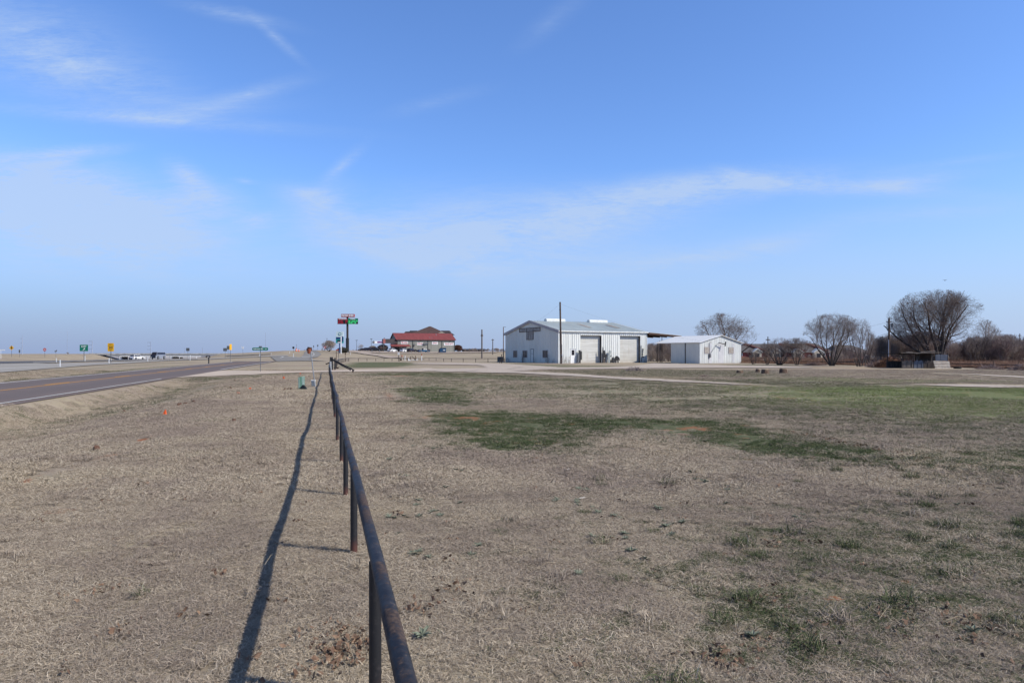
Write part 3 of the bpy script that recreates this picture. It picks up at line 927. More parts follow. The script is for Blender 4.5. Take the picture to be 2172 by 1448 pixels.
sheet_px('lane_road', [(476, 756.0), (500, 755.3), (535, 753.6), (575, 751.8)], [(482, 754.6), (503, 753.6), (535, 752.4), (575, 751.0)], 'grey_concrete', .10, 40, 5, 'pale slip road climbing the bank')
# car park and its entrance
sheet_px('car_park', [(735, 748.2), (770, 748.4), (850, 750.3), (950, 750.0), (1010, 748.6), (1060, 748.6)], [(735, 744.3), (780, 744.2), (850, 746.6), (950, 747), (1010, 746.6), (1060, 746.6)], 'lot', .10, 70, 8, 'pale car park in front of the red roofed store')
sheet_px('car_park_entrance', [(742, 747.6), (770, 752), (800, 756), (826, 760.8)], [(772, 747.0), (800, 751), (830, 755.4), (862, 758.6)], 'lot', .12, 40, 8, 'pinkish gravel lane down from the car park')


# ================================================================== BUILDINGS
def roof_slab(mb, pts, th):
    """thin solid from a planar polygon"""
    a = [Vector(p) for p in pts]
    n = (a[1] - a[0]).cross(a[2] - a[0]).normalized()
    if n.z < 0: n = -n
    mb.hexa([p - n * th for p in a] if True else a, a)


def gable_wall(mb, x, y0, y1, ze, zr, th, axis='x'):
    """five sided gable end, thickness along the given axis"""
    ym = (y0 + y1) / 2
    prof = [(y0, 0), (y1, 0), (y1, ze), (ym, zr), (y0, ze)]
    if axis == 'x':
        mb.hexa([(x, p, z) for p, z in prof], [(x + th, p, z) for p, z in prof])
    else:
        mb.hexa([(p, x, z) for p, z in prof], [(p, x + th, z) for p, z in prof])


# ---- the big metal building (local x along its long wall, y along its gable)
def metal_building():
    L, W, ZE, ZR = 19.1, 21.05, 5.76, 7.86
    root = thing('metal_building', 'large white metal workshop with two roll-up doors', 'building', (8.14, 119.0, 0), math.atan2(.45, .893))
    D1, D2, DOOR, DZ = (4.45, 8.96), (12.98, 17.6), (2.4, 3.47), 4.92
    # long front wall with openings
    fw = MB()
    segs = [(0, DOOR[0], 0, ZE), (DOOR[0], DOOR[1], 2.55, ZE), (DOOR[1], D1[0], 0, ZE), (D1[0], D1[1], DZ, ZE), (D1[1], D2[0], 0, ZE), (D2[0], D2[1], DZ, ZE), (D2[1], L, 0, ZE)]
    for a, b, z0, z1 in segs: fw.box(a, b, 0, .12, z0, z1 - .25)
    x = .18
    while x < L - .1:   # standing ribs of the sheeting
        for a, b, z0, z1 in segs:
            if a + .04 < x < b - .1: fw.hexa([(x, -.055, z0), (x + .11, -.055, z0), (x + .17, 0, z0), (x - .06, 0, z0)], [(x, -.055, z1 - .25), (x + .11, -.055, z1 - .25), (x + .17, 0, z1 - .25), (x - .06, 0, z1 - .25)])
        x += .44
    fw.build('wall', 'white_wall', root)
    g = MB(); gable_wall(g, .0, .121, W, ZE - .06, ZR - .06, .1)
    y = .4
    while y < W - .2:
        zt = ZE - .1 + (ZR - ZE) * (1 - abs(y - W / 2) / (W / 2)) - .06
        g.box(-.035, 0, y, y + .09, 0, zt)
        y += .61
    wl = g.build('wall', 'shade_wall', root); wl['label'] = 'shaded gable wall with three windows'
    b = MB(); gable_wall(b, L - .1, .121, W, ZE - .06, ZR - .06, .1); b.box(.1, L - .1, W - .12, W - .001, 0, ZE - .07)
    b.build('wall', 'shade_wall', root)
    # roof with ribs
    r = MB()
    for y0, y1 in ((-.35, W / 2), (W + .35, W / 2)):
        k = (ZR - ZE) / (W / 2)
        z0 = ZE - .35 * k
        roof_slab(r, [(-.15, y0, z0), (L + .15, y0, z0), (L + .15, W / 2, ZR), (-.15, W / 2, ZR)], .06)
        xx = .2
        while xx < L:
            r.hexa([(xx, y0, z0 + .001), (xx + .07, y0, z0 + .001), (xx + .07, W / 2, ZR + .001), (xx, W / 2, ZR + .001)], [(xx + .015, y0, z0 + .06), (xx + .055, y0, z0 + .06), (xx + .055, W / 2, ZR + .06), (xx + .015, W / 2, ZR + .06)])
            xx += .61
    rf = r.build('roof', 'roof_metal', root)
    for px0 in (8.2, 14.6):   # brownish translucent roof lights
        k = (ZR - ZE) / (W / 2)
        s = MB(); y0, y1 = 3.4, 7.2
        s.hexa([(px0, y0, ZE + y0 * k + .07), (px0 + .95, y0, ZE + y0 * k + .07), (px0 + .95, y1, ZE + y1 * k + .07), (px0, y1, ZE + y1 * k + .07)],
               [(px0, y0, ZE + y0 * k + .085), (px0 + .95, y0, ZE + y0 * k + .085), (px0 + .95, y1, ZE + y1 * k + .085), (px0, y1, ZE + y1 * k + .085)])
        s.build('roof_light', 'rust_patch', rf)
    for a0, a1 in ((3.3, 7.45), (13.0, 17.25)):
        v = MB()
        prof = [(W / 2 - .5, ZR - .08), (W / 2 + .5, ZR - .08), (W / 2 + .52, ZR + .22), (W / 2 + .3, ZR + .46), (W / 2 - .3, ZR + .46), (W / 2 - .52, ZR + .22)]
        v.hexa([(a0, p, z) for p, z in prof], [(a1, p, z) for p, z in prof])
        v.build('ridge_vent', 'white_trim', rf)
    tr = MB(); tr.box(-.16, L + .16, -.36, -.06, ZE - .26, ZE - .07)
    tr.build('gutter', 'white_trim', root)
    t2 = MB()
    for ya, yb in ((-.38, W / 2), (W + .38, W / 2)):
        k = (ZR - ZE) / (W / 2); za = ZE - .38 * k
        t2.hexa([(-.24, ya, za - .42), (-.152, ya, za - .42), (-.152, yb, ZR - .42), (-.24, yb, ZR - .42)], [(-.24, ya, za + .07), (-.152, ya, za + .07), (-.152, yb, ZR + .07), (-.24, yb, ZR + .07)])
    t2.build('rake_trim', 'trim', root)
    for xa, xb in ((-.1, .1), (L - .14, L + .02)): MB().box(xa, xb, -.07, -.0565, 0, ZE - .26).build('corner_trim', 'white_trim', root)
    # roll-up doors, set back into the wall
    for n, (a, b2) in enumerate((D1, D2)):
        d = MB()
        nsl = 17
        for i in range(nsl):
            z0 = DZ * i / nsl; z1 = DZ * (i + 1) / nsl
            d.hexa([(a, .50, z0), (b2, .50, z0), (b2, .58, z0), (a, .58, z0)], [(a, .53, z1), (b2, .53, z1), (b2, .58, z1), (a, .58, z1)])
        dd = d.build('roll_up_door', 'rollup', root)
        dd['label'] = ('stained beige roll-up door' if n == 0 else 'cleaner whitish roll-up door')
        j = MB(); j.box(a - .12, a, .121, .62, 0, DZ + .1); j.box(b2, b2 + .12, .121, .62, 0, DZ + .1); j.box(a, b2, .121, .62, DZ, DZ + .1)
        j.build('door_jamb', 'dark_steel', root)
        lip = MB()
        pts_, xx = [(b2, DZ + .26), (a, DZ + .26)], a
        while xx < b2 - .2:
            pts_ += [(xx, DZ + .02), (xx + .2, DZ + .02), (xx + .24, DZ + .2), (xx + .42, DZ + .2)]; xx += .44
        lip.prism(pts_ + [(b2, DZ + .2)], -.06, -.002)
        lip.build('header_flashing', 'white_trim', root)
    d = MB(); d.box(DOOR[0] + .03, DOOR[1] - .03, .02, .08, 0, 2.52)
    dr = d.build('door', 'white', root)
    MB().box(DOOR[0] + .24, DOOR[1] - .24, .005, .019, 1.4, 2.3).build('window', 'dark_glass', dr)
    f = MB(); f.box(DOOR[0] - .05, DOOR[0] + .03, -.06, .1, 0, 2.6); f.box(DOOR[1] - .03, DOOR[1] + .05, -.06, .1, 0, 2.6); f.box(DOOR[0] + .03, DOOR[1] - .03, -.06, .1, 2.521, 2.6)
    f.build('frame', 'white_trim', dr)
    # gable windows and door
    for y0, y1 in ((3.85, 5.55), (11.7, 13.4), (15.85, 17.4)):
        w = MB(); w.box(-.05, -.037, y0, y1, .98, 2.22)
        wn = w.build('window', 'dark_glass', root)
        fr = MB(); fr.box(-.075, -.036, y0 - .08, y0, .9, 2.3); fr.box(-.075, -.036, y1, y1 + .08, .9, 2.3); fr.box(-.075, -.036, y0, y1, 2.22, 2.3); fr.box(-.075, -.036, y0, y1, .9, .98); fr.box(-.07, -.051, (y0 + y1) / 2 - .03, (y0 + y1) / 2 + .03, .98, 2.22)
        fr.build('frame', 'trim', wn)
    d = MB(); d.box(-.06, -.037, 9.12, 10.15, .02, 2.5)
    gd = d.build('door', 'shade_wall', root)
    e = MB(); e.box(-.08, -.036, 9.04, 9.12, 0, 2.58); e.box(-.08, -.036, 10.15, 10.23, 0, 2.58); e.box(-.08, -.036, 9.12, 10.15, 2.5, 2.58); e.box(-.07, -.0601, 9.14, 10.13, 1.65, 1.70)
    e.build('frame', 'mid_steel', gd)
    # rusted ghost of a removed T-shaped sign
    s = MB(); s.box(-.075, -.037, 6.5, 14.8, 5.82, 6.5); s.box(-.074, -.037, 9.15, 11.8, 4.3, 5.819)
    sg = s.build('sign_backing', 'rust_patch', root)
    q = MB()
    q.box(-.11, -.0755, 6.45, 14.85, 6.44, 6.52); q.box(-.11, -.0755, 6.45, 14.85, 5.78, 5.86); q.box(-.11, -.0755, 9.1, 11.85, 4.27, 4.33)
    for yy in (6.45, 9.1, 11.75, 14.77): q.box(-.108, -.0756, yy, yy + .08, 5.861, 6.439)
    for yy in (9.1, 11.1, 11.77): q.box(-.108, -.0756, yy, yy + .06, 4.331, 5.779)
    q.build('rusted_frame', 'rust', sg)
    # lean-to canopy on the far end
    cn = MB()
    e = 8.0
    roof_slab(cn, [(L + .16, -.4, ZE - .1), (L + e, -.4, ZE - .62), (L + e, W * .8, ZE - .62), (L + .16, W * .8, ZE - .1)], .05)
    cr = cn.build('canopy', 'white_trim', root)
    pu = MB()
    for yy in np.linspace(-.38, W * .8 - .1, 9):
        pu.hexa([(L + .17, yy, ZE - .55), (L + e, yy, ZE - .92), (L + e, yy + .09, ZE - .92), (L + .17, yy + .09, ZE - .55)], [(L + .17, yy, ZE - .17), (L + e, yy, ZE - .68), (L + e, yy + .09, ZE - .68), (L + .17, yy + .09, ZE - .17)])
    pu.build('purlin', 'rust', cr)
    un = MB(); roof_slab(un, [(L + .17, -.25, ZE - .165), (L + e - .05, -.25, ZE - .675), (L + e - .05, W * .8 - .05, ZE - .675), (L + .17, W * .8 - .05, ZE - .165)], .02)
    un.build('underside', 'rust', cr)
    for ax_, yy in ((L + 3.4, -.2), (L + e - .1, -.2), (L + 3.4, W * .79), (L + e - .1, W * .79)):
        p = MB(); p.tube((ax_, yy, -.05), (ax_, yy, ZE - .6 - .05 * (ax_ - L)), .06, .06, 8)
        p.build('post', 'dark_steel', cr)
    return root


mbld = metal_building()


def bld_pt(a, b, z=0):
    """a along the long wall, b along the gable direction, world"""
    return Vector((8.14 + .893 * a - .45 * b, 119 + .45 * a + .893 * b, z))


# ---- dark figures leaning on the wall: flat cut-outs, wheels and weeds along its foot
def silhouette(name, label, cat, a, pts, m, dep=.07, off=-.45):
    p = bld_pt(a, off)
    o = thing(name, label, cat, (p.x, p.y, 0), math.atan2(.45, .893))
    mb = MB(); mb.prism(pts, 0, dep)
    return o, mb.build('panel', m, o)


o, _ = silhouette('wall_silhouette', 'black cowboy shaped cut-out standing between white door and beige roll-up door', 'cut-out', 3.72,
                  [(-.05, 0), (.12, 0), (.2, .5), (.28, 0), (.5, 0), (.55, .6), (.78, .55), (.78, 2.0), (.62, 2.1), (.60, 2.35), (.52, 2.1), (.40, 1.95), (.45, 2.2), (.28, 2.3), (.12, 2.22), (.05, 2.05), (.2, 1.95), (.0, 1.7), (-.02, .9)], 'black')
MB().prism([(-.12, .05), (.18, .05), (.2, 1.2), (.16, 1.85), (-.02, 1.6), (-.1, 1.0)], -.05, -.004).build('front_panel', 'mid_steel', o)
o, _ = silhouette('wall_silhouette', 'black rearing horse shaped cut-out right of the beige roll-up door', 'cut-out', 8.98,
                  [(-.18, .0), (-.05, 0), (.02, .85), (.2, .9), (.42, .95), (.5, .4), (.62, 0), (.7, .02), (.68, .9), (.82, 1.25), (.84, 1.6), (.7, 1.55), (.55, 1.5), (.5, 1.75), (.42, 2.3), (.34, 2.2), (.2, 2.25), (.08, 2.1), (.02, 2.7), (-.08, 2.9), (-.12, 2.4), (-.14, 1.2)], 'black')
MB().prism([(.05, .02), (.42, .02), (.45, .55), (.3, .85), (.08, .8)], .001, .03).build('backing', 'old_wood', o)
o, _ = silhouette('wall_silhouette', 'pale grey kneeling figure cut-out between the two roll-up doors', 'cut-out', 10.1,
                  [(0, 0), (.4, 0), (.42, .9), (.62, 1.2), (.58, 1.3), (.42, 1.35), (.55, 1.6), (.5, 1.8), (.66, 1.95), (.55, 2.15), (.38, 2.25), (.2, 2.2), (.12, 1.9), (.05, 1.5), (-.1, 1.2), (.02, .8)], 'grey_meter')
MB().prism([(.48, 1.15), (.66, 1.2), (.7, 1.35), (.5, 1.3)], -.03, -.002).build('arm', 'dark_steel', o)
o, _ = silhouette('wall_silhouette', 'low black dog shaped cut-out beside the pale kneeling figure', 'cut-out', 10.72,
                  [(-.1, 0), (.05, .1), (.2, .02), (.35, .02), (.38, .3), (.45, .02), (.56, .02), (.58, .9), (.48, 1.1), (.3, .95), (.12, .7), (-.02, .35)], 'black')
o, _ = silhouette('wall_silhouette', 'black calf shaped cut-out left of the whitish roll-up door', 'cut-out', 11.5,
                  [(.1, 0), (.22, 0), (.25, .4), (.62, .42), (.7, 0), (.86, 0), (.9, .5), (1.0, .55), (1.1, .35), (1.14, .6), (1.05, .95), (.92, 1.0), (.8, 1.15), (.5, 1.28), (.2, 1.15), (.05, .95), (.02, .4)], 'black')
o, _ = silhouette('wall_silhouette', 'narrow black chain of shapes hanging right of the whitish roll-up door', 'cut-out', 17.9,
                  [(.1, .9), (.32, .92), (.34, 1.15), (.24, 1.25), (.3, 1.5), (.22, 1.75), (.34, 1.9), (.3, 2.15), (.38, 2.35), (.34, 2.62), (.18, 2.66), (.12, 2.5), (.2, 2.3), (.12, 2.1), (.18, 1.8), (.08, 1.6), (.2, 1.35), (.1, 1.15)], 'black', .03, -.12)
MB().box(-.18, -.1, .02, .06, .1, 3.2).build('strip', 'black', o)


# ---- white shed
def white_shed():
    L, W, ZE, ZR = 10.4, 10.4, 3.65, 4.9
    # local x along the gable (0.85,0.527), local y along the long side (-0.527,0.85)
    root = thing('white_shed', 'white gabled metal shed with a lit end wall and open bay', 'shed', (31.9, 116.0, 0), math.atan2(.527, .85))
    SOL = 6.75
    g = MB(); gable_wall(g, 0, .0, W, ZE - .05, ZR - .05, .1, axis='y')
    for x in np.arange(.3, W, .42):
        zt = ZE + (ZR - ZE) * (1 - abs(x - W / 2) / (W / 2)) - .12
        g.box(x, x + .05, -.03, 0, 0, zt)
    gw = g.build('wall', 'shed_wall', root); gw['label'] = 'sunlit gable wall'
    for x0, x1 in ((2.15, 2.9), (4.55, 5.9), (8.15, 8.7)):
        MB().box(x0, x1, -.034, -.0305, .02, ZE - .2).build('grey_strip', 'grey_strip', gw)
    w = MB(); w.box(0, .1, .101, SOL, 0, ZE - .06); w.box(0, .1, SOL * .5, SOL * .5 + .12, 0, ZE - .06); w.box(W - .1, W, .101, L, 0, ZE - .06)
    w.box(.1, W - .1, SOL - .1, SOL, 0, ZE - .07)
    w.build('wall', 'shade_wall', root)
    MB().box(-.03, -.002, SOL * .47, SOL * .47 + .14, 0, ZE - .1).build('door_gap', 'dark_steel', root)
    r = MB()
    k = (ZR - ZE) / (W / 2)
    for x0, x1 in ((-.3, W / 2), (W + .3, W / 2)):
        z0 = ZE - .3 * k
        roof_slab(r, [(x0, -.3, z0), (x0, L + .3, z0), (W / 2, L + .3, ZR), (W / 2, -.3, ZR)], .07)
    rf = r.build('roof', 'white', root)
    for x, y in ((.08, L - .1), (.08, SOL + 2.8), (W - .2, L - .1)):
        MB().tube((x, y, -.05), (x, y, ZE - .15), .06).build('post', 'dark_steel', root)
    for x0, x1 in ((1.15, 2.35), (7.2, 8.35)):
        b = MB(); b.box(x0, x1, -.06, -.036, 1.75, 2.75)
        bw = b.build('window', 'rust_patch', root); bw['label'] = 'boarded window'
        f = MB(); f.box(x0 - .06, x0, -.08, -.036, 1.69, 2.81); f.box(x1, x1 + .06, -.08, -.036, 1.69, 2.81); f.box(x0, x1, -.08, -.036, 2.75, 2.81); f.box(x0, x1, -.08, -.036, 1.69, 1.75)
        f.build('frame', 'trim', bw)
    return root


shed = white_shed()


def shed_pt(x, y, z=0):
    return Vector((31.9 + .85 * x - .527 * y, 116 + .527 * x + .85 * y, z))


# lamp pipe, dark T-shaped arm and meter on the shed gable
q = shed_pt(0, 0)
o = thing('wall_lamp', 'long bent lamp pipe with dark T-shaped arm on white shed gable', 'lamp', q, math.atan2(.527, .85))
MB().pipe([(2.55, -.12, 1.75), (4.15, -.45, 3.55)], .04).build('arm', 'grey_steel', o)
MB().pipe([(4.15, -.45, 3.55), (5.45, -.75, 3.3)], .075).build('bracket', 'black', o)  # dark T-shaped arm made of black pipes
MB().pipe([(5.4, -.75, 2.95), (5.6, -.75, 3.72)], .1).build('lamp_head', 'black', o)
MB().pipe([(2.3, -.08, 1.5), (2.3, -.08, 3.5), (2.5, -.1, 3.66), (2.7, -.1, 3.55)], .035).build('conduit', 'grey_steel', o)
MB().box(2.15, 2.5, -.28, -.04, 1.0, 1.65).build('meter_box', 'mid_steel', o, bevel=.02)


# ---- store with red roof on the rise
def red_store():
    base = at(842, 300)
    YAW = math.radians(22)
    root = thing('store', 'olive grey store with a big red metal roof and white wall signs', 'store', (base.x, base.y, base.z - .15), YAW)
    L, W, ZE = 26.5, 13.5, 5.65
    ZR = 8.75
    w = MB(); w.box(0, L, 0, .2, 0, ZE); w.box(0, L, W - .2, W, 0, ZE)
    w.hexa([(0, .2, 0), (0, W - .2, 0), (0, W - .2, ZE), (0, W / 2, ZR - .1), (0, .2, ZE)], [(.2, .2, 0), (.2, W - .2, 0), (.2, W - .2, ZE), (.2, W / 2, ZR - .1), (.2, .2, ZE)])
    w.hexa([(L - .2, .2, 0), (L - .2, W - .2, 0), (L - .2, W - .2, ZE), (L - .2, W / 2, ZR - .1), (L - .2, .2, ZE)], [(L, .2, 0), (L, W - .2, 0), (L, W - .2, ZE), (L, W / 2, ZR - .1), (L, .2, ZE)])
    wall = w.build('wall', 'tan_wall', root)
    for x in (0.05, 6.9, 13.75, 20.3, L - .35): MB().box(x, x + .32, -.12, -.002, 0, ZE - .2).build('downpipe', 'tan_dark', root)
    MB().box(-.1, L + .1, -.5, -.121, ZE - .32, ZE - .02).build('eave_trim', 'tan_dark', root)
    r = MB()
    k = (ZR - ZE) / (W / 2)
    for y0 in (-.6, W + .6):
        z0 = ZE - .6 * k * 0
        roof_slab(r, [(-.5, y0, z0), (L + .5, y0, z0), (L + .5, W / 2, ZR), (-.5, W / 2, ZR)], .12)
    rf = r.build('roof', 'red_roof', root)
    for x_, y_, h_ in ((19, 4.5, .8), (15.2, 1.8, .5), (16.2, 1.5, .45)): MB().tube((x_, y_, ZE + y_ * k), (x_, y_, ZE + y_ * k + h_), .12).build('roof_pipe', 'grey_steel', rf)
    for x0, x1, z0, z1, s in ((1.7, 4.9, 3.75, 4.85, 'PECANS'), (9.0, 11.6, 3.2, 4.45, 'FUDGE'), (15.8, 18.6, 3.55, 4.75, 'CANDY'), (21.4, 26.0, 3.15, 4.4, 'TEXAS GIFTS')):
        m = MB(); m.box(x0, x1, -.1, -.01, z0, z1)
        sg = m.build('sign', 'white', root)
        text('lettering', s, (z1 - z0) * .85, 'red_sign', sg, ((x0 + x1) / 2, -.11, (z0 + z1) / 2), width=(x1 - x0) * .86, bold=.03)
    for x, z in ((10.1, 4.9), (16.9, 5.0), (24, 4.85)):
        MB().pipe([(x, -.1, z), (x + .5, -1.0, z + .35)], .09).build('sign_lamp', 'tan_dark', root)
    # display of oversized metal hardware: grey fish and ball hung on the wall
    fm = MB(); fm.prism([(11.4, 3.75), (12.2, 4.2), (13.6, 4.35), (14.3, 3.95), (13.6, 3.75), (12.6, 3.4)], -.5, -.14)
    fm.build('awning', 'mid_steel', root)
    bm_ = MB(); bm_.drum((7.7, 0, 3.3), .45, -.6, -.13); bm_.build('round_vent', 'sign_back', root)
    # porch
    pr = MB(); roof_slab(pr, [(-3.3, -4.2, 2.75), (5.2, -4.2, 2.75), (5.2, -.13, 3.55), (-3.3, -.13, 3.55)], .12)
    pr.box(-3.3, 5.2, -4.3, -4.201, 2.5, 2.76)
    po = pr.build('porch_roof', 'red_roof', root)
    for x in (-3.1, 1.2, 5.0): MB().box(x - .1, x + .1, -4.1, -3.9, 0, 2.62).build('post', 'tan_dark', po)
    MB().box(-2.6, 4.3, -.1, -.03, 0, 2.6).build('shopfront', 'dark_glass', po)
    dr = MB(); dr.box(.9, 2.3, -.16, -.101, 0, 2.4); dr.build('door', 'tan_wall', po)
    # entrance canopy at the side
    c = MB(); c.hexa([(-6.2, -.5, 4.0), (0, -.5, 4.0), (0, 3.5, 4.0), (-6.2, 3.5, 4.0)], [(-5.9, .6, 5.9), (0, .6, 5.9), (0, 3.0, 5.9), (-5.9, 3.0, 5.9)])
    en = c.build('entrance_canopy', 'dark_roof', root)
    MB().hexa([(-6.25, -.6, 3.95), (-5.2, -.62, 3.95), (-5.2, -.51, 3.95), (-6.25, -.51, 3.95)], [(-5.95, .5, 5.95), (-5.0, .5, 5.95), (-5.0, .59, 5.95), (-5.95, .59, 5.95)]).build('red_end', 'red_roof', en)
    for x, y in ((-5.9, 0), (-5.9, 3)): MB().box(x - .15, x + .15, y - .15, y + .15, 0, 4).build('post', 'tan_dark', en)
    b = MB(); b.box(-10.0, -6.3, .3, .5, 3.9, 4.9); ba = b.build('banner', 'white', root)
    MB().box(-8.6, -6.3, .27, .299, 4.1, 4.75).build('purple_stripe', 'purple', ba)
    MB().drum((-10.2, 0, 4.4), .55, .28, .52).build('round_end', 'mid_steel', ba)
    return root


store = red_store()

# ---- brown roofed hotel behind the store
hb = at(868, 420)
hot = thing('hotel', 'large brown roofed hotel rising behind the red roofed store', 'hotel', (hb.x - 3, 420, hb.z - 1), 0)


def hz_(py): return zat(py, 420) - (hb.z - 1)


def hx(px): return (px - 1086) / F * 420 - (hb.x - 3)


w = MB(); w.box(hx(860), hx(953), .5, 26, 0, hz_(707)); w.build('wall', 'tan_wall', hot)
r = MB()
xa, xb, xp = hx(876), hx(940), hx(908)
r.hexa([(xa - 1, 0, hz_(706.5)), (xb + 1, 0, hz_(706.5)), (xb + 1, 26, hz_(706.5)), (xa - 1, 26, hz_(706.5))], [(xp - .4, 9, hz_(691) + .1), (xp + .4, 9, hz_(691) + .1), (xp + .4, 13, hz_(691) + .1), (xp - .4, 13, hz_(691) + .1)])
r.build('roof', 'brown_roof', hot)
r = MB()
r.hexa([(hx(855), 3, hz_(706)), (hx(880), 3, hz_(706)), (hx(880), 22, hz_(706)), (hx(855), 22, hz_(706))], [(hx(857), 6, hz_(702)), (hx(880), 6, hz_(702)), (hx(880), 14, hz_(702)), (hx(857), 14, hz_(702))])
r.build('wing_roof', 'dark_roof', hot); r = MB(); r.hexa([(hx(865), 2.5, hz_(707)), (hx(882), 2.5, hz_(707)), (hx(882), 21, hz_(707)), (hx(865), 21, hz_(707))], [(hx(867), 5, hz_(700.3)), (hx(882), 5, hz_(700.3)), (hx(882), 13, hz_(700.3)), (hx(867), 13, hz_(700.3))])
r.build('wing_roof', 'dark_roof', hot); r = MB(); r.hexa([(hx(934), 2.5, hz_(708)), (hx(954), 2.5, hz_(708)), (hx(954), 21, hz_(708)), (hx(934), 21, hz_(708))], [(hx(934), 5, hz_(700.3)), (hx(951), 5, hz_(700.3)), (hx(951), 13, hz_(700.3)), (hx(934), 13, hz_(700.3))])
r.build('wing_roof', 'dark_roof', hot); r = MB(); r.hexa([(hx(950), 2, hz_(709)), (hx(959), 2, hz_(709)), (hx(959), 20, hz_(709)), (hx(950), 20, hz_(709))], [(hx(950), 5, hz_(706)), (hx(957), 5, hz_(706)), (hx(957), 12, hz_(706)), (hx(950), 12, hz_(706))])
r.build('wing_roof', 'dark_roof', hot)
r = MB(); r.hexa([(hx(930), -1.5, hz_(706.4)), (hx(944), -1.5, hz_(706.4)), (hx(944), 3, hz_(706.4)), (hx(930), 3, hz_(706.4))], [(hx(936.5), -1.4, hz_(703.6)), (hx(937.5), -1.4, hz_(703.6)), (hx(937.5), 3, hz_(703.6)), (hx(936.5), 3, hz_(703.6))])
r.build('dormer', 'cream', hot)


# ---- brick houses behind the pasture on the right
def brick_house(label, px0, px1, Y, ridge, eave, gables, hip_l=8, hip_r=8, red=0):
    b = at(px0, Y)
    sc = Y / F
    o = thing('brick_house', label, 'house', (b.x, Y, b.z), 0, 'brick houses beyond the pasture')
    Wd = (px1 - px0) * sc
    ze, zr = zat(eave, Y) - b.z, zat(ridge, Y) - b.z
    D = 14.0
    w = MB(); w.box(.6, Wd - .6, .6, D - .6, 0, ze)
    wl = w.build('wall', 'brick', o)
    r = MB(); r.hexa([(0, 0, ze), (Wd, 0, ze), (Wd, D, ze), (0, D, ze)], [(hip_l * sc, D * .48, zr), (Wd - hip_r * sc, D * .48, zr), (Wd - hip_r * sc, D * .52, zr), (hip_l * sc, D * .52, zr)])
    r.build('roof', 'shingle', o)
    if red:
        v = MB()
        for a, b2, ztop in red:     # red-brown sloping roof edge facing the field
            xa, xb = (a - px0) * sc, (b2 - px0) * sc
            v.hexa([(xa, D * .40 - .3, zr - .7), (xa + .5, D * .40 - .3, zr - .7), (xb + .7, .1, ze + .25), (xb, .1, ze + .25)], [(xa, D * .44 - .3, zr + .18), (xa + 1.0, D * .44 - .3, zr + .18), (xb + 1.3, .0, ze + .75), (xb, .0, ze + .75)])
        v.build('roof_verge', 'red_shingle', o)
    for gx in gables:
        x = (gx - px0) * sc
        hw = 9.0 * sc
        zt = ze + 6.6 * sc
        g = MB(); g.hexa([(x - hw, -1.5, 0), (x + hw, -1.5, 0), (x + hw, -1.5, ze), (x, -1.5, zt), (x - hw, -1.5, ze)], [(x - hw, 1.5, 0), (x + hw, 1.5, 0), (x + hw, 1.5, ze), (x, 1.5, zt), (x - hw, 1.5, ze)])
        pg = g.build('porch', 'cream', o)
        t = MB()
        for sgn in (-1, 1):
            t.hexa([(x + sgn * (hw + .35), -1.75, ze - .15), (x + sgn * (hw + .35), 1.4, ze - .15), (x, 1.4, zt + .05), (x, -1.75, zt + .05)], [(x + sgn * (hw + .35), -1.75, ze + .2), (x + sgn * (hw + .35), 1.4, ze + .2), (x, 1.4, zt + .42), (x, -1.75, zt + .42)])
        t.build('white_verge', 'white_trim', pg)
        MB().box(x - hw * .5, x + hw * .45, -1.56, -1.501, 0, ze - .35).build('opening', 'dark_glass', pg)
    for f_ in (.12, .32, .55, .78, .93):
        x = Wd * f_
        if min([abs(x - (g - px0) * sc) for g in gables] + [99]) < 2.4: continue
        wn = MB(); wn.box(x - .45, x + .45, .5, .599, .8, ze - .3); wo = wn.build('window', 'dark_glass', o)
        fr = MB(); fr.box(x - .6, x - .45, .45, .598, .7, ze - .2); fr.box(x + .45, x + .6, .45, .598, .7, ze - .2); fr.box(x - .45, x + .45, .45, .598, ze - .3, ze - .2)
        fr.build('frame', 'white_trim', wo)
    return o


brick_house('long brick house with red roof verge just right of the white shed', 1560, 1664, 262, 728.4, 747.2, [1604, 1645], 30, 0, [(1588, 1622, 0)])
brick_house('brick house with red roof verge behind the multi-stemmed bare tree', 1665, 1772, 258, 727.6, 747.4, [1690, 1733], 2, 26, [(1664, 1703, 0), (1722, 1752, 0)])
brick_house('partly hidden brick house between the two bare roadside trees', 1776, 1850, 275, 731.0, 747.5, [1800], 8, 26)

# ---- far pale warehouse on the right edge, and the long dark shed left of the metal building
wb = at(2130, 420)
o = thing('warehouse', 'pale roofed warehouse behind brush at the far right edge', 'warehouse', (wb.x, 420, wb.z), 0)
MB().box(-6, 60, 0, 30, 0, zat(724.5, 420) - wb.z).build('wall', 'grey_meter', o)
MB().hexa([(-7, -.8, zat(724.5, 420) - wb.z), (62, -.8, zat(724.5, 420) - wb.z), (62, 31, zat(724.5, 420) - wb.z), (-7, 31, zat(724.5, 420) - wb.z)], [(4, 14, zat(720, 420) - wb.z), (62, 14, zat(720, 420) - wb.z), (62, 16, zat(720, 420) - wb.z), (4, 16, zat(720, 420) - wb.z)]).build('roof', 'cream', o)
wb = at(980, 390)
o = thing('long_shed', 'long low dark shed on the skyline right of the store', 'shed', (wb.x, 390, wb.z - .5), 0)
zt = zat(740.2, 390) - wb.z + .5
MB().box(0, 12.6, 0, 8, 0, zt - .3).build('wall', 'dark_roof', o)
MB().hexa([(-.5, -.5, zt - .3), (13.1, -.5, zt - .3), (13.1, 8.5, zt - .3), (-.5, 8.5, zt - .3)], [(-.5, 3.5, zt + .3), (13.1, 3.5, zt + .3), (13.1, 4.5, zt + .3), (-.5, 4.5, zt + .3)]).build('roof', 'mid_steel', o)


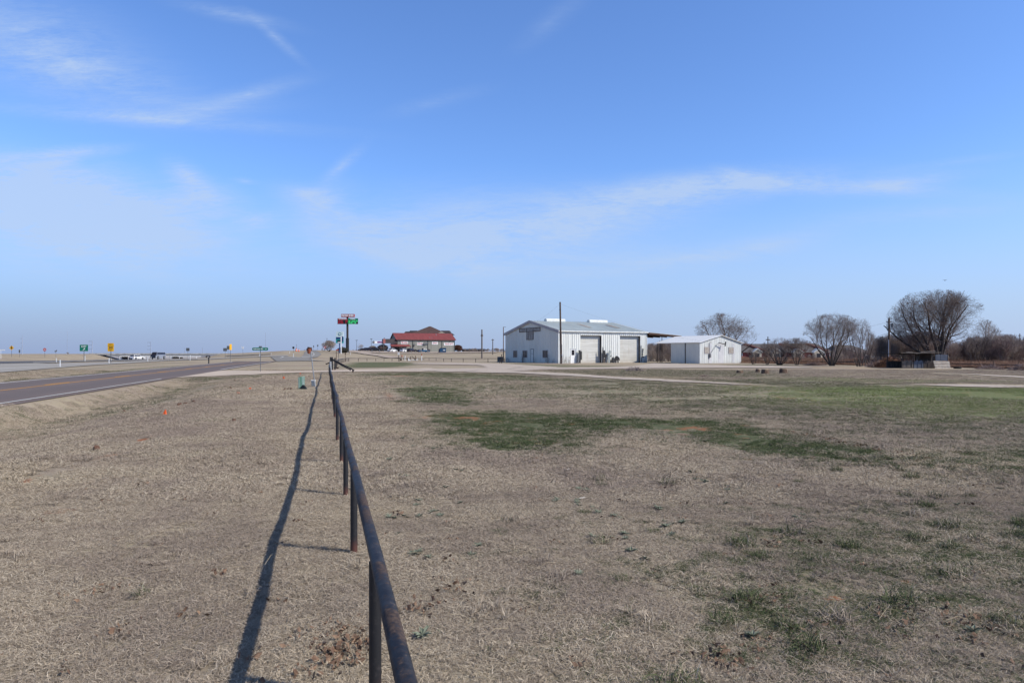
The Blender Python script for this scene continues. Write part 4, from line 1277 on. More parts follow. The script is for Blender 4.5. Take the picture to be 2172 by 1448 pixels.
# ---- old animal shelter
def animal_shelter():
    Y = 77.0
    b = at(1912, Y)
    sc = Y / F
    o = thing('animal_shelter', 'ramshackle dark wooden animal shelter with sagging roof under the big tree', 'shelter', (b.x, Y, b.z), 0)

    def X(px): return (px - 1912) * sc

    def Z(py): return zat(py, Y) - b.z
    r = MB()
    roof_slab(r, [(X(1904), -.5, Z(747.3)), (X(1944), -.45, Z(747.8)), (X(1944), 3.2, Z(749.4)), (X(1904), 3.2, Z(749.8))], .05)
    roof_slab(r, [(X(1936), -.6, Z(749.6)), (X(1986), -.5, Z(747.2)), (X(1989), 3.4, Z(748.6)), (X(1938), 3.4, Z(750.2))], .06)
    r.build('roof', 'black_wood', o)
    l = MB(); l.pipe([(X(1905), -.55, Z(748)), (X(1950), -.6, Z(748.4)), (X(1990), -.55, Z(747.6))], .035, 5); l.pipe([(X(1918), -.3, Z(746)), (X(1932), -.4, Z(747.4))], .05, 5); l.pipe([(X(1955), .2, Z(746.4)), (X(1985), .1, Z(745.2))], .06, 5)
    l.build('loose_pole', 'grey_wood', o)
    for px, y in ((1913, 0), (1938, 0), (1946, .1), (1975, 0), (2010, 0), (1913, 3), (1946, 3), (1975, 3), (2010, 3)):
        MB().tube((X(px), y, -.1), (X(px) + .02, y, Z(748.5)), .055, .05, 6).build('post', 'old_wood', o)
    br = MB(); br.pipe([(X(1913), 0, Z(764)), (X(1920), 0, Z(749))], .03, 5); br.build('brace', 'old_wood', o); br = MB(); br.pipe([(X(1946), 0, Z(765)), (X(1952), 0, Z(749))], .03, 5); br.build('brace', 'old_wood', o); br = MB(); br.pipe([(X(1905), -.1, Z(756)), (X(1913), 0, Z(762))], .03, 5)
    br.build('brace', 'old_wood', o)
    for nm, xs, m in (('board', np.arange(1914, 1937, 3.3), 'grey_wood'), ('board', np.arange(1938, 1958, 2.9), 'blue_sheet'), ('board', np.arange(1959, 1984, 3.1), 'old_wood')):
        s = MB()
        for k, px in enumerate(xs):
            s.box(X(px), X(px + 2.5), -.05 + .02 * (k % 3), -.01 + .02 * (k % 3), .02, Z(765.5) + .1 * ((k * 7) % 3 - 1))
        s.box(X(xs[0]), X(xs[-1] + 2.5), .04, .08, Z(767), Z(765))
        s.build('fence_boards', m, o)
    MB().box(X(1975), X(1983), .1, 3, .0, Z(750)).build('dark_wall', 'old_wood', o)
    s = MB(); s.box(X(1984), X(1994), -.02, .02, Z(765), Z(751.5)); s.box(X(1995), X(2010), -.02, .02, Z(765), Z(751.8))
    for k in range(5): s.box(X(1984), X(2010), -.035, -.0205, Z(764 - k * 2.6), Z(763.4 - k * 2.6))
    s.build('metal_sheet', 'blue_sheet', o)
    bk = MB(); bk.box(X(1912), X(2012), 3.05, 3.1, 0, Z(766)); bk.build('back_boards', 'old_wood', o)
    return o


animal_shelter()
Y = 75.5
b = at(1984, Y)
o = thing('pallet_panel', 'whitewashed slatted pallet panel leaning on the animal shelter', 'panel', (b.x, Y, b.z), math.radians(3))
sc = Y / F
pm = MB()
for k in range(5):
    z0 = .03 + k * .178
    pm.hexa([(-.02 * k, .02 + .04 * k, z0), (33.5 * sc + .03 * (k % 2), .02 + .04 * k, z0 - .015 * k), (33.5 * sc + .03 * (k % 2), .05 + .04 * k, z0 - .015 * k), (-.02 * k, .05 + .04 * k, z0)],
            [(-.02 * k, .045 + .04 * k, z0 + .115), (33.5 * sc, .045 + .04 * k, z0 + .115 - .015 * k), (33.5 * sc, .075 + .04 * k, z0 + .115 - .015 * k), (-.02 * k, .075 + .04 * k, z0 + .115)])
pm.build('slats', 'pale_wood', o)
for x in (.1, .85, 1.6):
    bm2 = MB(); bm2.hexa([(x, .07, 0), (x + .09, .07, 0), (x + .09, .12, 0), (x, .12, 0)], [(x, .26, .86), (x + .09, .26, .86), (x + .09, .31, .86), (x, .31, .86)]); bm2.build('batten', 'grey_wood', o)


# ================================================================== BRIDGE
def bridge():
    Y = 755.0
    x0, x1 = (205 - 1086) / F * Y, (470 - 1086) / F * Y
    o = thing('overpass_bridge', 'long pale concrete overpass bridge crossing the highway', 'bridge', ((x0 + x1) / 2, Y, 0), 0)
    hw = (x1 - x0) / 2

    def Z(py): return zat(py, Y)
    d = MB(); d.box(-hw, hw, 0, 14, Z(753.0), Z(751.2)); d.build('deck', 'concrete', o)
    g = MB(); g.box(-hw + 14, hw - 12, -.3, 1.4, Z(755.6), Z(753.0)); g.box(-hw + 14, hw - 12, 12, 13, Z(756.0), Z(753.0)); g.build('girder', 'bridge_side', o)
    p = MB(); p.box(-hw - 8, hw + 4, -.35, -.001, Z(751.6), Z(748.9)); p.box(-hw - 8, hw + 4, 14.001, 14.35, Z(751.6), Z(748.9)); p.build('parapet', 'bridge_top', o)
    for px in (253.5, 361.5):
        x = (px - 1086) / F * Y - (x0 + x1) / 2
        c = MB(); c.box(x - .9, x + .9, 2, 12, Z(764), Z(757.5)); c.box(x - 2.2, x + 2.2, .6, 13.5, Z(757.5), Z(756.0)); c.build('pier', 'white', o)
        MB().box(x + 3, x + 8.5, 3, 11, Z(764), Z(757.5)).build('pier_gap', 'dark_steel', o)  # dark gap beside the pier, its shade modelled as a dark box
        MB().box(x - .8, x + .8, .05, .39, Z(754.4), Z(752.6)).build('bracket', 'black', o)
    # sloping abutments
    a = MB()
    xs = (198 - 1086) / F * Y - (x0 + x1) / 2
    a.hexa([(xs - 12, -1, Z(764)), (xs + 26, -1, Z(764)), (xs + 26, 16, Z(764)), (xs - 12, 16, Z(764))], [(xs - 12, 3, Z(751.5)), (xs + 4, 3, Z(753.0)), (xs + 4, 16, Z(753.0)), (xs - 12, 16, Z(751.5))])
    a.build('abutment', 'slope_paving', o); a = MB()
    xe = (452 - 1086) / F * Y - (x0 + x1) / 2
    a.hexa([(xe - 26, -1, Z(764)), (xe + 14, -1, Z(764)), (xe + 14, 16, Z(764)), (xe - 26, 16, Z(764))], [(xe - 6, -1, Z(753.0)), (xe + 14, -1, Z(751.2)), (xe + 14, 16, Z(751.2)), (xe - 6, 16, Z(753.0))])
    a.build('abutment', 'slope_paving', o)
    # retaining wall seen through the opening
    MB().hexa([(xs - 8, 24, Z(764)), (xe + 14, 24, Z(764)), (xe + 14, 40, Z(764)), (xs - 8, 40, Z(764))], [(xs - 8, 34, Z(753.6)), (xe + 14, 34, Z(753.6)), (xe + 14, 40, Z(753.6)), (xs - 8, 40, Z(753.6))]).build('retaining_wall', 'slope_paving', o)
    s = MB(); s.hexa([(xs + 3, -1.6, Z(756.2)), (xs + 11, -1.6, Z(761.2)), (xs + 11, -1.1, Z(761.2)), (xs + 3, -1.1, Z(756.2))], [(xs + 4, -1.6, Z(754.8)), (xs + 15, -1.6, Z(760.8)), (xs + 15, -1.1, Z(760.8)), (xs + 4, -1.1, Z(754.8))])
    s.build('drain_channel', 'black', o)
    return o


bridge()

# white guard rail in front of the bridge
Y = 318.0
o = thing('guard_rail', 'long white guard rail beside the highway below the bridge', 'guard rail', (0, 0, 0), 0)
mb = MB(); pts = [at(px, Y + (px - 250) * .12) for px in np.linspace(254, 426, 20)]
rz = [zat(755.6, p.y) for p in pts]
mb.pipe([(p.x, p.y, z) for p, z in zip(pts, rz)], .10, 6)
mb.build('rail', 'white', o)
for p, z in list(zip(pts, rz))[::2]:
    MB().tube((p.x, p.y, p.z - .2), (p.x, p.y, z), .08, .08, 6).build('post', 'white', o)


# ================================================================== VEHICLES
def car(name, label, cat, base, yaw, L, W, Hh, paint, kind='suv', group=None):
    o = thing(name, label, cat, base, yaw, group)
    hl = L / 2; hw = W / 2
    gc = .2 * Hh / 1.6
    zb = (.58 if kind != 'sedan' else .60) * Hh

    def loft(prof, y, inset):
        m = MB()
        n = len(prof)
        i = 0
        m.v += [(p[0], -hw + inset * max(0, (p[1] - zb)) / (Hh - zb + 1e-6), p[1]) for p in prof] + [(p[0], hw - inset * max(0, (p[1] - zb)) / (Hh - zb + 1e-6), p[1]) for p in prof]
        m.f.append(tuple(range(n))); m.f.append(tuple(n + k for k in reversed(range(n))))
        for k in range(n):
            j = (k + 1) % n
            m.f.append((k, n + k, n + j, j))
        return m
    if kind == 'suv': cab = [(-hl * .96, zb), (hl * .42, zb), (hl * .12, Hh), (-hl * .84, Hh)]
    elif kind == 'sedan': cab = [(-hl * .74, zb), (hl * .48, zb), (hl * .12, Hh), (-hl * .38, Hh)]
    elif kind == 'pickup': cab = [(-hl * .12, zb), (hl * .5, zb), (hl * .26, Hh), (-hl * .08, Hh)]
    else: cab = [(-hl, zb), (hl * .86, zb), (hl * .62, Hh), (-hl, Hh)]
    low = [(-hl, gc), (hl, gc), (hl, zb * .72), (hl * .93, zb * .9), (hl * .45, zb), (-hl * .97, zb), (-hl, zb * .9)]
    body = loft(low, hw, 0).build('body', paint, o, bevel=.04)
    ci = .22 * W / 1.8
    loft(cab, hw, ci).build('cabin', paint, o)
    h2 = Hh - zb
    for s in (-1, 1):
        m = MB()
        ya, yb = s * (hw - ci * .12 + .012), s * (hw - ci * .86 + .012)
        za, zc = zb + h2 * .1, zb + h2 * .86
        f0, f1 = cab[0][0] + .12, cab[1][0] - .25
        g0, g1 = cab[3][0] + .12, cab[2][0] - .02
        m.poly([(f0 + .03, ya, za), (f1, ya, za), (g1, yb, zc), (g0, yb, zc)])
        m.build('side_window', 'dark_glass', o)
    for nm, a, b2 in (('windscreen', cab[1], cab[2]), ('rear_window', cab[0], cab[3])):
        sg = 1 if nm == 'windscreen' else -1
        m = MB()
        def lerp(t): return a[0] + (b2[0] - a[0]) * t + sg * .015, zb + h2 * t
        (xa, za), (xb, zc) = lerp(.12), lerp(.9)
        m.poly([(xa, -hw + ci * .3, za), (xa, hw - ci * .3, za), (xb, hw - ci * 1.1, zc), (xb, -hw + ci * 1.1, zc)])
        m.build(nm, 'dark_glass', o)
    wr = .335 * Hh / 1.6 * (1.05 if kind != 'sedan' else 1.1)
    for x in (-hl * .62, hl * .62):
        for s in (-1, 1):
            t = MB(); t.drum((x, 0, wr), wr, s * (hw + .02) - .1, s * (hw + .02) + .1, 18)
            wh = t.build('wheel', 'tyre', o)
            r = MB(); r.drum((x, 0, wr), wr * .6, s * (hw + .125) - .006, s * (hw + .125) + .006, 14)
            r.build('rim', 'rim', wh)
    for s in (-1, 1):
        MB().box(-hl - .02, -hl + .1, s * hw * .92 - .1, s * hw * .92 + .1 if s < 0 else s * hw * .92 + .1, zb * .74, zb * .9).build('tail_light', 'stop_red', o)
        MB().box(hl - .1, hl + .015, s * hw * .78 - .14, s * hw * .78 + .14, zb * .55, zb * .72).build('headlight', 'white', o)
    MB().box(-hl - .05, -hl + .05, -hw * .9, hw * .9, gc, gc + .16).build('bumper', 'dark_steel', o)
    MB().box(hl - .05, hl + .05, -hw * .9, hw * .9, gc, gc + .16).build('bumper', 'dark_steel', o)
    return o


R = math.radians
car('car', 'white car on the highway in front of the overpass bridge', 'car', at(291, 250) + Vector((0, 0, .12)), R(72), 4.8, 1.98, 1.72, 'car_white', 'suv')
# dark blue van towing nothing, pale long body behind its cab
vb = at(335.5, 250)
v = car('van', 'dark fronted van with long grey body in front of the bridge', 'van', vb + Vector((0, 0, .12)), R(-94), 6.2, 2.1, 2.6, 'car_steel', 'van')
MB().box(3.02, 3.14, -1.0, 1.0, .35, 1.5).build('grille', 'car_navy', v)
MB().poly([(2.80, -.98, 1.55), (2.80, .98, 1.55), (2.15, .86, 2.48), (2.15, -.86, 2.48)]).build('dark_front', 'dark_glass', v)


def lot(px, py, Y):
    return at(px, Y, zat(py, Y))


def park(name, label, cat, px, Y, yaw, L, W, Hh, paint, kind):
    b = at(px, Y)
    return car(name, label, cat, b + Vector((0, 0, .22)), R(yaw), L, W, Hh, paint, kind, 'vehicles in the car park')


park('parked_car', 'low dark car parked beside the price sign pole', 'car', 771, 291, 8, 4.7, 1.9, 1.15, 'car_dark', 'sedan')
park('parked_car', 'dark car parked before the bare bush, behind the low dark one', 'car', 783, 296, -10, 4.6, 1.9, 1.4, 'car_black', 'suv')
park('parked_car', 'large black off-road vehicle parked alone left of the store', 'car', 797, 282, 12, 4.9, 2.1, 1.75, 'car_black', 'suv')
park('parked_car', 'white sedan parked before the store entrance canopy', 'car', 832, 284, 62, 4.5, 1.85, 1.45, 'car_white', 'sedan')
park('parked_car', 'white hatchback parked in front of the store porch', 'car', 859, 286, 55, 4.5, 1.85, 1.5, 'car_white', 'suv')
park('parked_car', 'dark brown car parked right of the white hatchback', 'car', 872.5, 287, 60, 4.4, 1.85, 1.55, 'car_dark', 'suv')
park('parked_car', 'bright blue pickup parked against the store wall', 'truck', 898, 288, 35, 5.2, 1.9, 1.6, 'car_blue', 'pickup')
# dumpster
b = at(938.5, 283)
o = thing('dumpster', 'dark blue metal dumpster standing at the car park edge', 'dumpster', b + Vector((0, 0, .2)), R(8), 'vehicles in the car park')
del o['group']
MB().hexa([(-1.0, -.9, .15), (1.5, -.9, .15), (1.5, .9, .15), (-1.0, .9, .15)], [(-1.0, -.9, 1.9), (1.5, -1.0, 1.9), (1.5, .95, 1.9), (-1.0, .95, 1.9)]).build('bin', 'car_blue', o)
MB().hexa([(-1.7, -.9, .1), (-1.01, -.9, .1), (-1.01, .9, .1), (-1.7, .9, .1)], [(-1.5, -.9, 1.5), (-1.01, -.95, 1.9), (-1.01, .95, 1.9), (-1.5, .9, 1.5)]).build('side_bin', 'car_navy', o)
MB().box(-1.1, 1.6, -1.05, 1.0, 1.901, 1.98).build('lid', 'car_navy', o)
MB().box(.2, 1.1, -1.02, -.96, .9, 1.2).build('panel', 'white', o)
# caravan half hidden on the right
b = at(1850, 165)
o = thing('camper_trailer', 'white camper trailer half hidden behind the brush mound', 'caravan', b, R(-6))
zc = zat(763.5, 165) - b.z
MB().prism([(-1.2, zc), (1.15, zc), (1.2, zc + .85), (-.1, zc + 1.0), (-.7, zc + 1.25), (-1.15, zc + 1.15)], 0, 2.0).build('body', 'white', o, bevel=.04)
MB().box(-.75, -.1, -.03, -.002, zc + .3, zc + .72).build('window', 'dark_glass', o)
MB().box(.55, 1.0, -.03, -.002, zc + .35, zc + .75).build('window', 'sign_back', o)
MB().box(-1.1, 1.0, .1, 1.9, .3, zc - .001).build('chassis', 'dark_steel', o)
for x in (-.5, .6): MB().drum((x, 0, .3), .3, -.05, .15).build('wheel', 'tyre', o)


# ================================================================== SIGNS AND POLES
def sign(name, label, px, Y, top, bot, wpx, m, yaw=0.0, cat='sign', post='mid_steel', pr=.035, shape='rect', group=None, back='sign_back', posts=(0,), r=0.0):
    b = at(px, Y)
    o = thing(name, label, cat, b, yaw, group)
    s = Y / F
    zt, zb = zat(top, Y) - b.z, zat(bot, Y) - b.z
    w = wpx * s; zc = (zt + zb) / 2; h = zt - zb
    mb = MB()
    if shape == 'rect':
        k = min(.06 * w, .06)
        pts = [(-w / 2 + k, zb), (w / 2 - k, zb), (w / 2, zb + k), (w / 2, zt - k), (w / 2 - k, zt), (-w / 2 + k, zt), (-w / 2, zt - k), (-w / 2, zb + k)]
    elif shape == 'diamond':
        pts = [(0, zb), (w / 2, zc), (0, zt), (-w / 2, zc)]
    elif shape == 'octagon':
        c = .293
        pts = [(-w / 2 + c * w, zb), (w / 2 - c * w, zb), (w / 2, zb + c * h), (w / 2, zt - c * h), (w / 2 - c * w, zt), (-w / 2 + c * w, zt), (-w / 2, zt - c * h), (-w / 2, zb + c * h)]
    else:
        pts = [(0, zb), (w / 2, zt), (-w / 2, zt)]
    mb.prism(pts, -.03, 0)
    p = mb.build('panel', m, o)
    for x in posts:
        q = MB(); q.tube((x * w, .04, -.2), (x * w, .04, zt - .04), pr, pr, 6); q.build('post', post, o)
    return o, p, w, h, zc


def Yof(px, py):
    return P(px, py).y


# green EXIT sign with arrow
o, p, w, h, zc = sign('exit_sign', 'green exit sign with white arrow on a single post in the gore', 178, Yof(178, 767), 730.6, 744.9, 17.6, 'green_sign', pr=.06)
text('lettering', 'EXIT', h * .30, 'white', p, (0, -.036, zc + h * .2), width=w * .62, bold=.012)
a = MB(); q = h * .16
a.poly([(-q * 1.1, -.036, zc - h * .34), (-q * .75, -.036, zc - h * .40), (q * .5, -.036, zc - h * .16), (q * .15, -.036, zc - h * .1)])
a.poly([(-q * .25, -.0361, zc - h * .05), (q * .95, -.0361, zc - h * .30), (q * 1.1, -.0361, zc + h * .02)])
a.build('arrow', 'white', p)
fr = MB(); fr.box(-w / 2 + .02, w / 2 - .02, -.034, -.031, zc + h / 2 - .07, zc + h / 2 - .04); fr.box(-w / 2 + .02, w / 2 - .02, -.034, -.031, zc - h / 2 + .04, zc - h / 2 + .07)
fr.build('border', 'white', p)
# yellow EXIT 30 MPH
o, p, w, h, zc = sign('speed_sign', 'yellow exit speed sign reading 30 on its own post', 235, Yof(235, 770.2), 727.6, 745.0, 13.2, 'yellow_sign', pr=.055)
text('lettering', 'EXIT', h * .2, 'black', p, (0, -.036, zc + h * .35), width=w * .55)
text('lettering', '30', h * .38, 'black', p, (0, -.036, zc - h * .07), width=w * .62, bold=.012)
text('lettering', 'MPH', h * .15, 'black', p, (0, -.036, zc - h * .38), width=w * .5)
MB().box(-w / 2 + .02, w / 2 - .02, -.036, -.031, zc + h * .16, zc + h * .185).build('border', 'black', p)
# road name sign
o, p, w, h, zc = sign('road_name_sign', 'green road name sign with white lettering on a thin post', 552, Yof(552, 788.6), 736.9, 743.0, 34.0, 'green_sign', yaw=R(-3), pr=.03)
text('lettering', 'Fairview Rd', h * .72, 'white', p, (-w * .12, -.036, zc), width=w * .6, bold=.004)
a = MB(); a.box(w * .30, w * .37, -.036, -.031, zc - h * .07, zc + h * .07); a.poly([(w * .37, -.0361, zc - h * .2), (w * .43, -.0361, zc), (w * .37, -.0361, zc + h * .2)]); a.build('arrow', 'white', p)
s_ = Yof(552, 788.6) / F
MB().box(-3.3 * s_, 3.3 * s_, .02, .05, zc + h / 2 + .01, zc + h / 2 + .13).build('cross_blade', 'sign_back', o)
# signal-ahead diamond on the bank
o, p, w, h, zc = sign('warning_sign', 'yellow diamond warning sign with dark signal symbol on the left bank', 24.5, 249, 732.4, 742.6, 10.4, 'yellow_sign', shape='diamond', pr=.06)
MB().drum((0, 0, zc - h * .08), h * .17, -.04, -.031, 12).drum((0, 0, zc + h * .26), h * .13, -.04, -.031, 12).build('symbol', 'black', p)
o, p, w, h, zc = sign('stop_sign', 'small red octagonal stop sign on the skyline of the left bank', 94.8, 262, 738.0, 744.6, 6.6, 'stop_red', shape='octagon', pr=.05)
MB().box(-w * .32, w * .32, -.036, -.031, zc - h * .1, zc + h * .1).build('lettering_band', 'white', p)
sign('traffic_sign', 'grey back of a narrow sign on the left bank before the transmission pole', 41.4, 252, 741.6, 747.8, 3.2, 'sign_back', pr=.05)
b = at(5, 235)
o = thing('street_sign', 'white street blade sign at the extreme left frame edge', 'sign', b, 0)
MB().box(-.9, .85, -.02, .02, zat(743, 235) - b.z, zat(741, 235) - b.z).build('blade', 'white', o)
MB().tube((-.55, .05, -.2), (-.55, .05, zat(741, 235) - b.z), .06).build('post', 'white', o)
b = at(118.5, 275)
o = thing('marker_sign', 'pair of tilted grey arrow signs sharing a post on the left skyline', 'sign', b, 0)
for dx, z in ((-.28, 744.6), (.28, 743.4)):
    MB().hexa([(dx - .18, -.03, zat(z + 2.2, 275) - b.z), (dx + .12, -.03, zat(z + 2.4, 275) - b.z), (dx + .12, .0, zat(z + 2.4, 275) - b.z), (dx - .18, 0, zat(z + 2.2, 275) - b.z)], [(dx - .1, -.03, zat(z - 1.6, 275) - b.z), (dx + .22, -.03, zat(z - 1.4, 275) - b.z), (dx + .22, 0, zat(z - 1.4, 275) - b.z), (dx - .1, 0, zat(z - 1.6, 275) - b.z)]).build('panel', 'sign_back', o)
MB().tube((0, .04, -.2), (0, .04, zat(744, 275) - b.z), .045).build('post', 'mid_steel', o)
sign('traffic_sign', 'grey back of a square sign standing above the end of the bridge', 398.4, 205, 737.8, 744.2, 7.2, 'sign_back', pr=.05)
sign('traffic_sign', 'greenish grey sign back, lowest and leftmost beside the yellow sign seen edge-on', 477.6, Yof(477, 759.4), 738.0, 744.6, 8.2, 'sign_back', pr=.045)
sign('traffic_sign', 'grey sign back directly behind the yellow sign seen nearly edge-on', 483.9, Yof(484, 752.4), 733.4, 741.0, 5.6, 'sign_back', pr=.07)
sign('traffic_sign', 'tall yellow sign seen nearly edge-on between mailbox and road name sign', 489.0, Yof(489, 767.2), 729.8, 742.0, 10.0, 'yellow_sign', yaw=R(87), pr=.045)
b = at(515, 300)
o = thing('guide_sign', 'white winged V-shaped sign on a thin pole at the skyline', 'sign', b, 0)
for sg in (-1, 1):
    MB().prism([(sg * .04, zat(740.3, 300) - b.z), (sg * .34, zat(739.6, 300) - b.z), (sg * .62, zat(734.4, 300) - b.z), (sg * .1, zat(735.2, 300) - b.z)], -.03, 0).build('panel', 'white', o)
MB().tube((0, .04, -.2), (0, .04, zat(736, 300) - b.z), .05).build('post', 'mid_steel', o)
o, p, w, h, zc = sign('traffic_sign', 'black double sign beside the orange barrels on the hill', 622.3, Yof(622, 747.5), 734.9, 739.4, 4.2, 'black', pr=.05)
sign('traffic_sign', 'small dark sign near the top of the hill, nearest the orange topped pole', 665.2, 330, 732.6, 736.2, 2.0, 'sign_back', pr=.05)
sign('traffic_sign', 'small grey sign on the hill crest left of the round bare bush', 673.9, 332, 731.0, 734.6, 2.6, 'sign_back', pr=.05)
o, p, w, h, zc = sign('yield_sign', 'red and white triangular yield sign in front of the round bare bush', 688.9, 262, 734.3, 740.6, 6.6, 'stop_red', shape='tri', pr=.04)
MB().prism([(0, zc - h * .22), (w * .24, zc + h * .28), (-w * .24, zc + h * .28)], -.04, -.031).build('white_face', 'white', p)

# mailbox
b = P(441.5, 771.4)
s = b.y / F
o = thing('mailbox', 'black rural mailbox on a single post by the road', 'mailbox', b, R(8))
m = MB(); zz = zat(758, b.y) - b.z
prof = [(-.15, zz), (.15, zz), (.15, zz + .16), (.11, zz + .25), (.0, zz + .29), (-.11, zz + .25), (-.15, zz + .16)]
m.hexa([(-.34, x, z) for x, z in prof], [(.30, x, z) for x, z in prof])
bx = m.build('box', 'black', o)
MB().box(-.1, .16, -.165, -.151, zz + .05, zz + .11).build('label_plate', 'white', bx)
MB().box(.06, .17, -.05, .05, -.2, zz).build('post', 'black', o)
MB().box(.0, .05, -.03, .03, -.2, zz).build('brace', 'mid_steel', o)

# delineator posts
for px, yb, yt, lab in (
        (119.5, 769.4, 759.6, 'white delineator post at the tip of the grassy gore'),
        (127.2, 778.6, 763.0, 'white delineator post left of the exit sign, on the near ramp edge'),
        (180.2, 766.8, 754.8, 'white delineator post right beside the exit sign post'),
        (231.2, 771.2, 759.0, 'white delineator post at the foot of the yellow exit speed sign'),
        (235.6, 765.8, 759.6, 'white delineator post half hidden by the yellow exit speed sign post'),
        (281.8, 763.8, 756.0, 'white delineator post left of the white highway car'),
        (313.4, 767.0, 755.8, 'white delineator post between the white car and the dark van'),
        (320.6, 763.0, 756.4, 'small white delineator post near the dark van, farther than its neighbour'),
        (330.6, 762.6, 754.8, 'white delineator post in front of the dark fronted van'),
        (403.4, 764.2, 752.6, 'white delineator post between bridge end and mailbox'),
        (550.6, 756.6, 748.2, 'white delineator post behind the road name sign'),
        (575.2, 751.6, 748.2, 'white delineator post at the hill foot right of the road name sign'),
        (622.3, 757.8, 749.4, 'thick white delineator post on the traffic island by the hill road'),
        (614.4, 750.0, 744.6, 'small white delineator post below the black double sign'),
        (738.0, 748.4, 745.6, 'small white delineator post beside the price sign pole'),
        (743.6, 752.4, 747.0, 'white delineator post at the car park entrance')):
    b = P(px, yb)
    hgt = (yb - yt) * b.y / F
    o = thing('delineator_post', lab, 'post', b, 0, 'white roadside delineator posts')
    w = .05 + .008 * hgt
    MB().hexa([(-w, -.02, -.1), (w, -.02, -.1), (w, .02, -.1), (-w, .02, -.1)], [(-w + .03, -.02, hgt), (w + .03, -.02, hgt), (w + .03, .02, hgt), (-w + .03, .02, hgt)]).build('marker', 'white', o)
    MB().hexa([(-w * .6, -.03, hgt * .74), (w * .9, -.03, hgt * .74), (w * .9, -.0205, hgt * .74), (-w * .6, -.0205, hgt * .74)], [(-w * .6, -.03, hgt * .9), (w * .9, -.03, hgt * .9), (w * .9, -.0205, hgt * .9), (-w * .6, -.0205, hgt * .9)]).build('reflector', 'pale_panel', o)

# orange topped leaning pole
b = P(668.2, 820.4)
s = b.y / F
o = thing('marker_pole', 'leaning grey steel pole topped with a rusty orange bucket', 'marker', b, 0)


def lp(px, py, dy=0.0):
    return Vector(((px - 668.2) * s, dy, zat(py, b.y) - b.z))


MB().pipe([lp(668.6, 822), lp(659.6, 748), lp(659, 742)], .026, 8).build('pole', 'grey_steel', o)
mb = MB(); mb.pipe([lp(654.7, 749.8), lp(655.6, 746), lp(657.0, 738.2), lp(657.3, 736.4)], [.06, .095, .115, .10], 12)
mb.build('bucket', 'dull_orange', o, smooth=True)
mb = MB(); mb.pipe([lp(656.7, 739.2), lp(657.2, 736.2)], [.122, .108], 12); mb.build('rim_band', 'rust', o)
mb = MB(); mb.box(*(lp(650.6, 740).x, lp(652.6, 740).x, -.05, .05, lp(0, 743.8).z, lp(0, 738.8).z)); mb.box(lp(659.8, 740).x, lp(661.2, 740).x, -.05, .05, lp(0, 743.6).z, lp(0, 738.6).z); mb.build('bracket', 'rust', o)
# small meter box
b = P(665.6, 819.4)
o = thing('utility_box', 'small grey metal utility pedestal at the leaning pole foot', 'utility box', b, R(-12))
mb = MB(); w = .085
mb.hexa([(-w, -.06, -.03), (w, -.06, -.03), (w, .06, -.03), (-w, .06, -.03)], [(-w - .03, -.06, .29), (w - .03, -.06, .29), (w - .03, .06, .29), (-w - .03, .06, .29)])
mb.build('cabinet', 'grey_meter', o, bevel=.008)
MB().hexa([(-w - .045, -.075, .29), (w - .015, -.075, .29), (w - .015, .075, .29), (-w - .045, .075, .29)], [(-w - .03, -.06, .325), (w - .03, -.06, .325), (w - .03, .06, .325), (-w - .03, .06, .325)]).build('cap', 'white', o)
# green ribbed wedge
b = P(643, 825.0)
s = b.y / F
o = thing('ribbed_pedestal', 'pale green ribbed plastic cover leaning with its dark open end showing', 'utility cover', b, 0)


def gp(px, py, dy):
    return Vector(((px - 643) * s, dy, zat(py, b.y) - b.z))


A0, A1, A2 = gp(633.6, 825.4, 0), gp(651, 825.2, 0), gp(643.2, 815.6, .0)      # open triangular end
off = gp(627.8, 800.2, .32) - gp(633.0, 824.2, 0)
B0, B1, B2 = A0 + off, A1 + off * .98 + Vector((-.05, 0, 0)), A2 + off
ridge_f, ridge_b = gp(639.3, 822.6, -.02), gp(634.2, 799.0, .26)
mb = MB()
L0, L1 = gp(633.2, 825.0, 0), gp(628.0, 800.6, .3)
Rr0, Rr1 = gp(646.0, 816.2, .02), gp(642.4, 797.8, .3)
mb.hexa([L0, ridge_f, Rr0, gp(640, 820, .18)], [L1, ridge_b, Rr1, gp(635, 800, .45)])
mb.build('shell', 'pale_green', o)
rb = MB()
for k in range(9):
    t = .1 + .82 * k / 8
    for U0, U1, V0, V1, f0, f1 in ((L0, L1, ridge_f, ridge_b, .06, .62), (ridge_f, ridge_b, Rr0, Rr1, .34, .98)):
        a = U0.lerp(U1, t); c = V0.lerp(V1, t); e = a.lerp(c, f0); g = a.lerp(c, f1)
        d = Vector((0, -.03, .006))
        rb.pipe([e + d, g + d], .0125, 5)
rb.build('ribs', 'rib_green', o)
mb = MB(); mb.hexa([A0 + Vector((0, -.04, 0)), A1 + Vector((0, -.04, 0)), A1 + Vector((0, .12, 0)), A0 + Vector((0, .12, 0))], [A2 + Vector((-.01, -.04, 0)), A2 + Vector((.01, -.04, 0)), A2 + Vector((.01, .12, 0)), A2 + Vector((-.01, .12, 0))])
mb.build('open_end', 'black_foam', o)


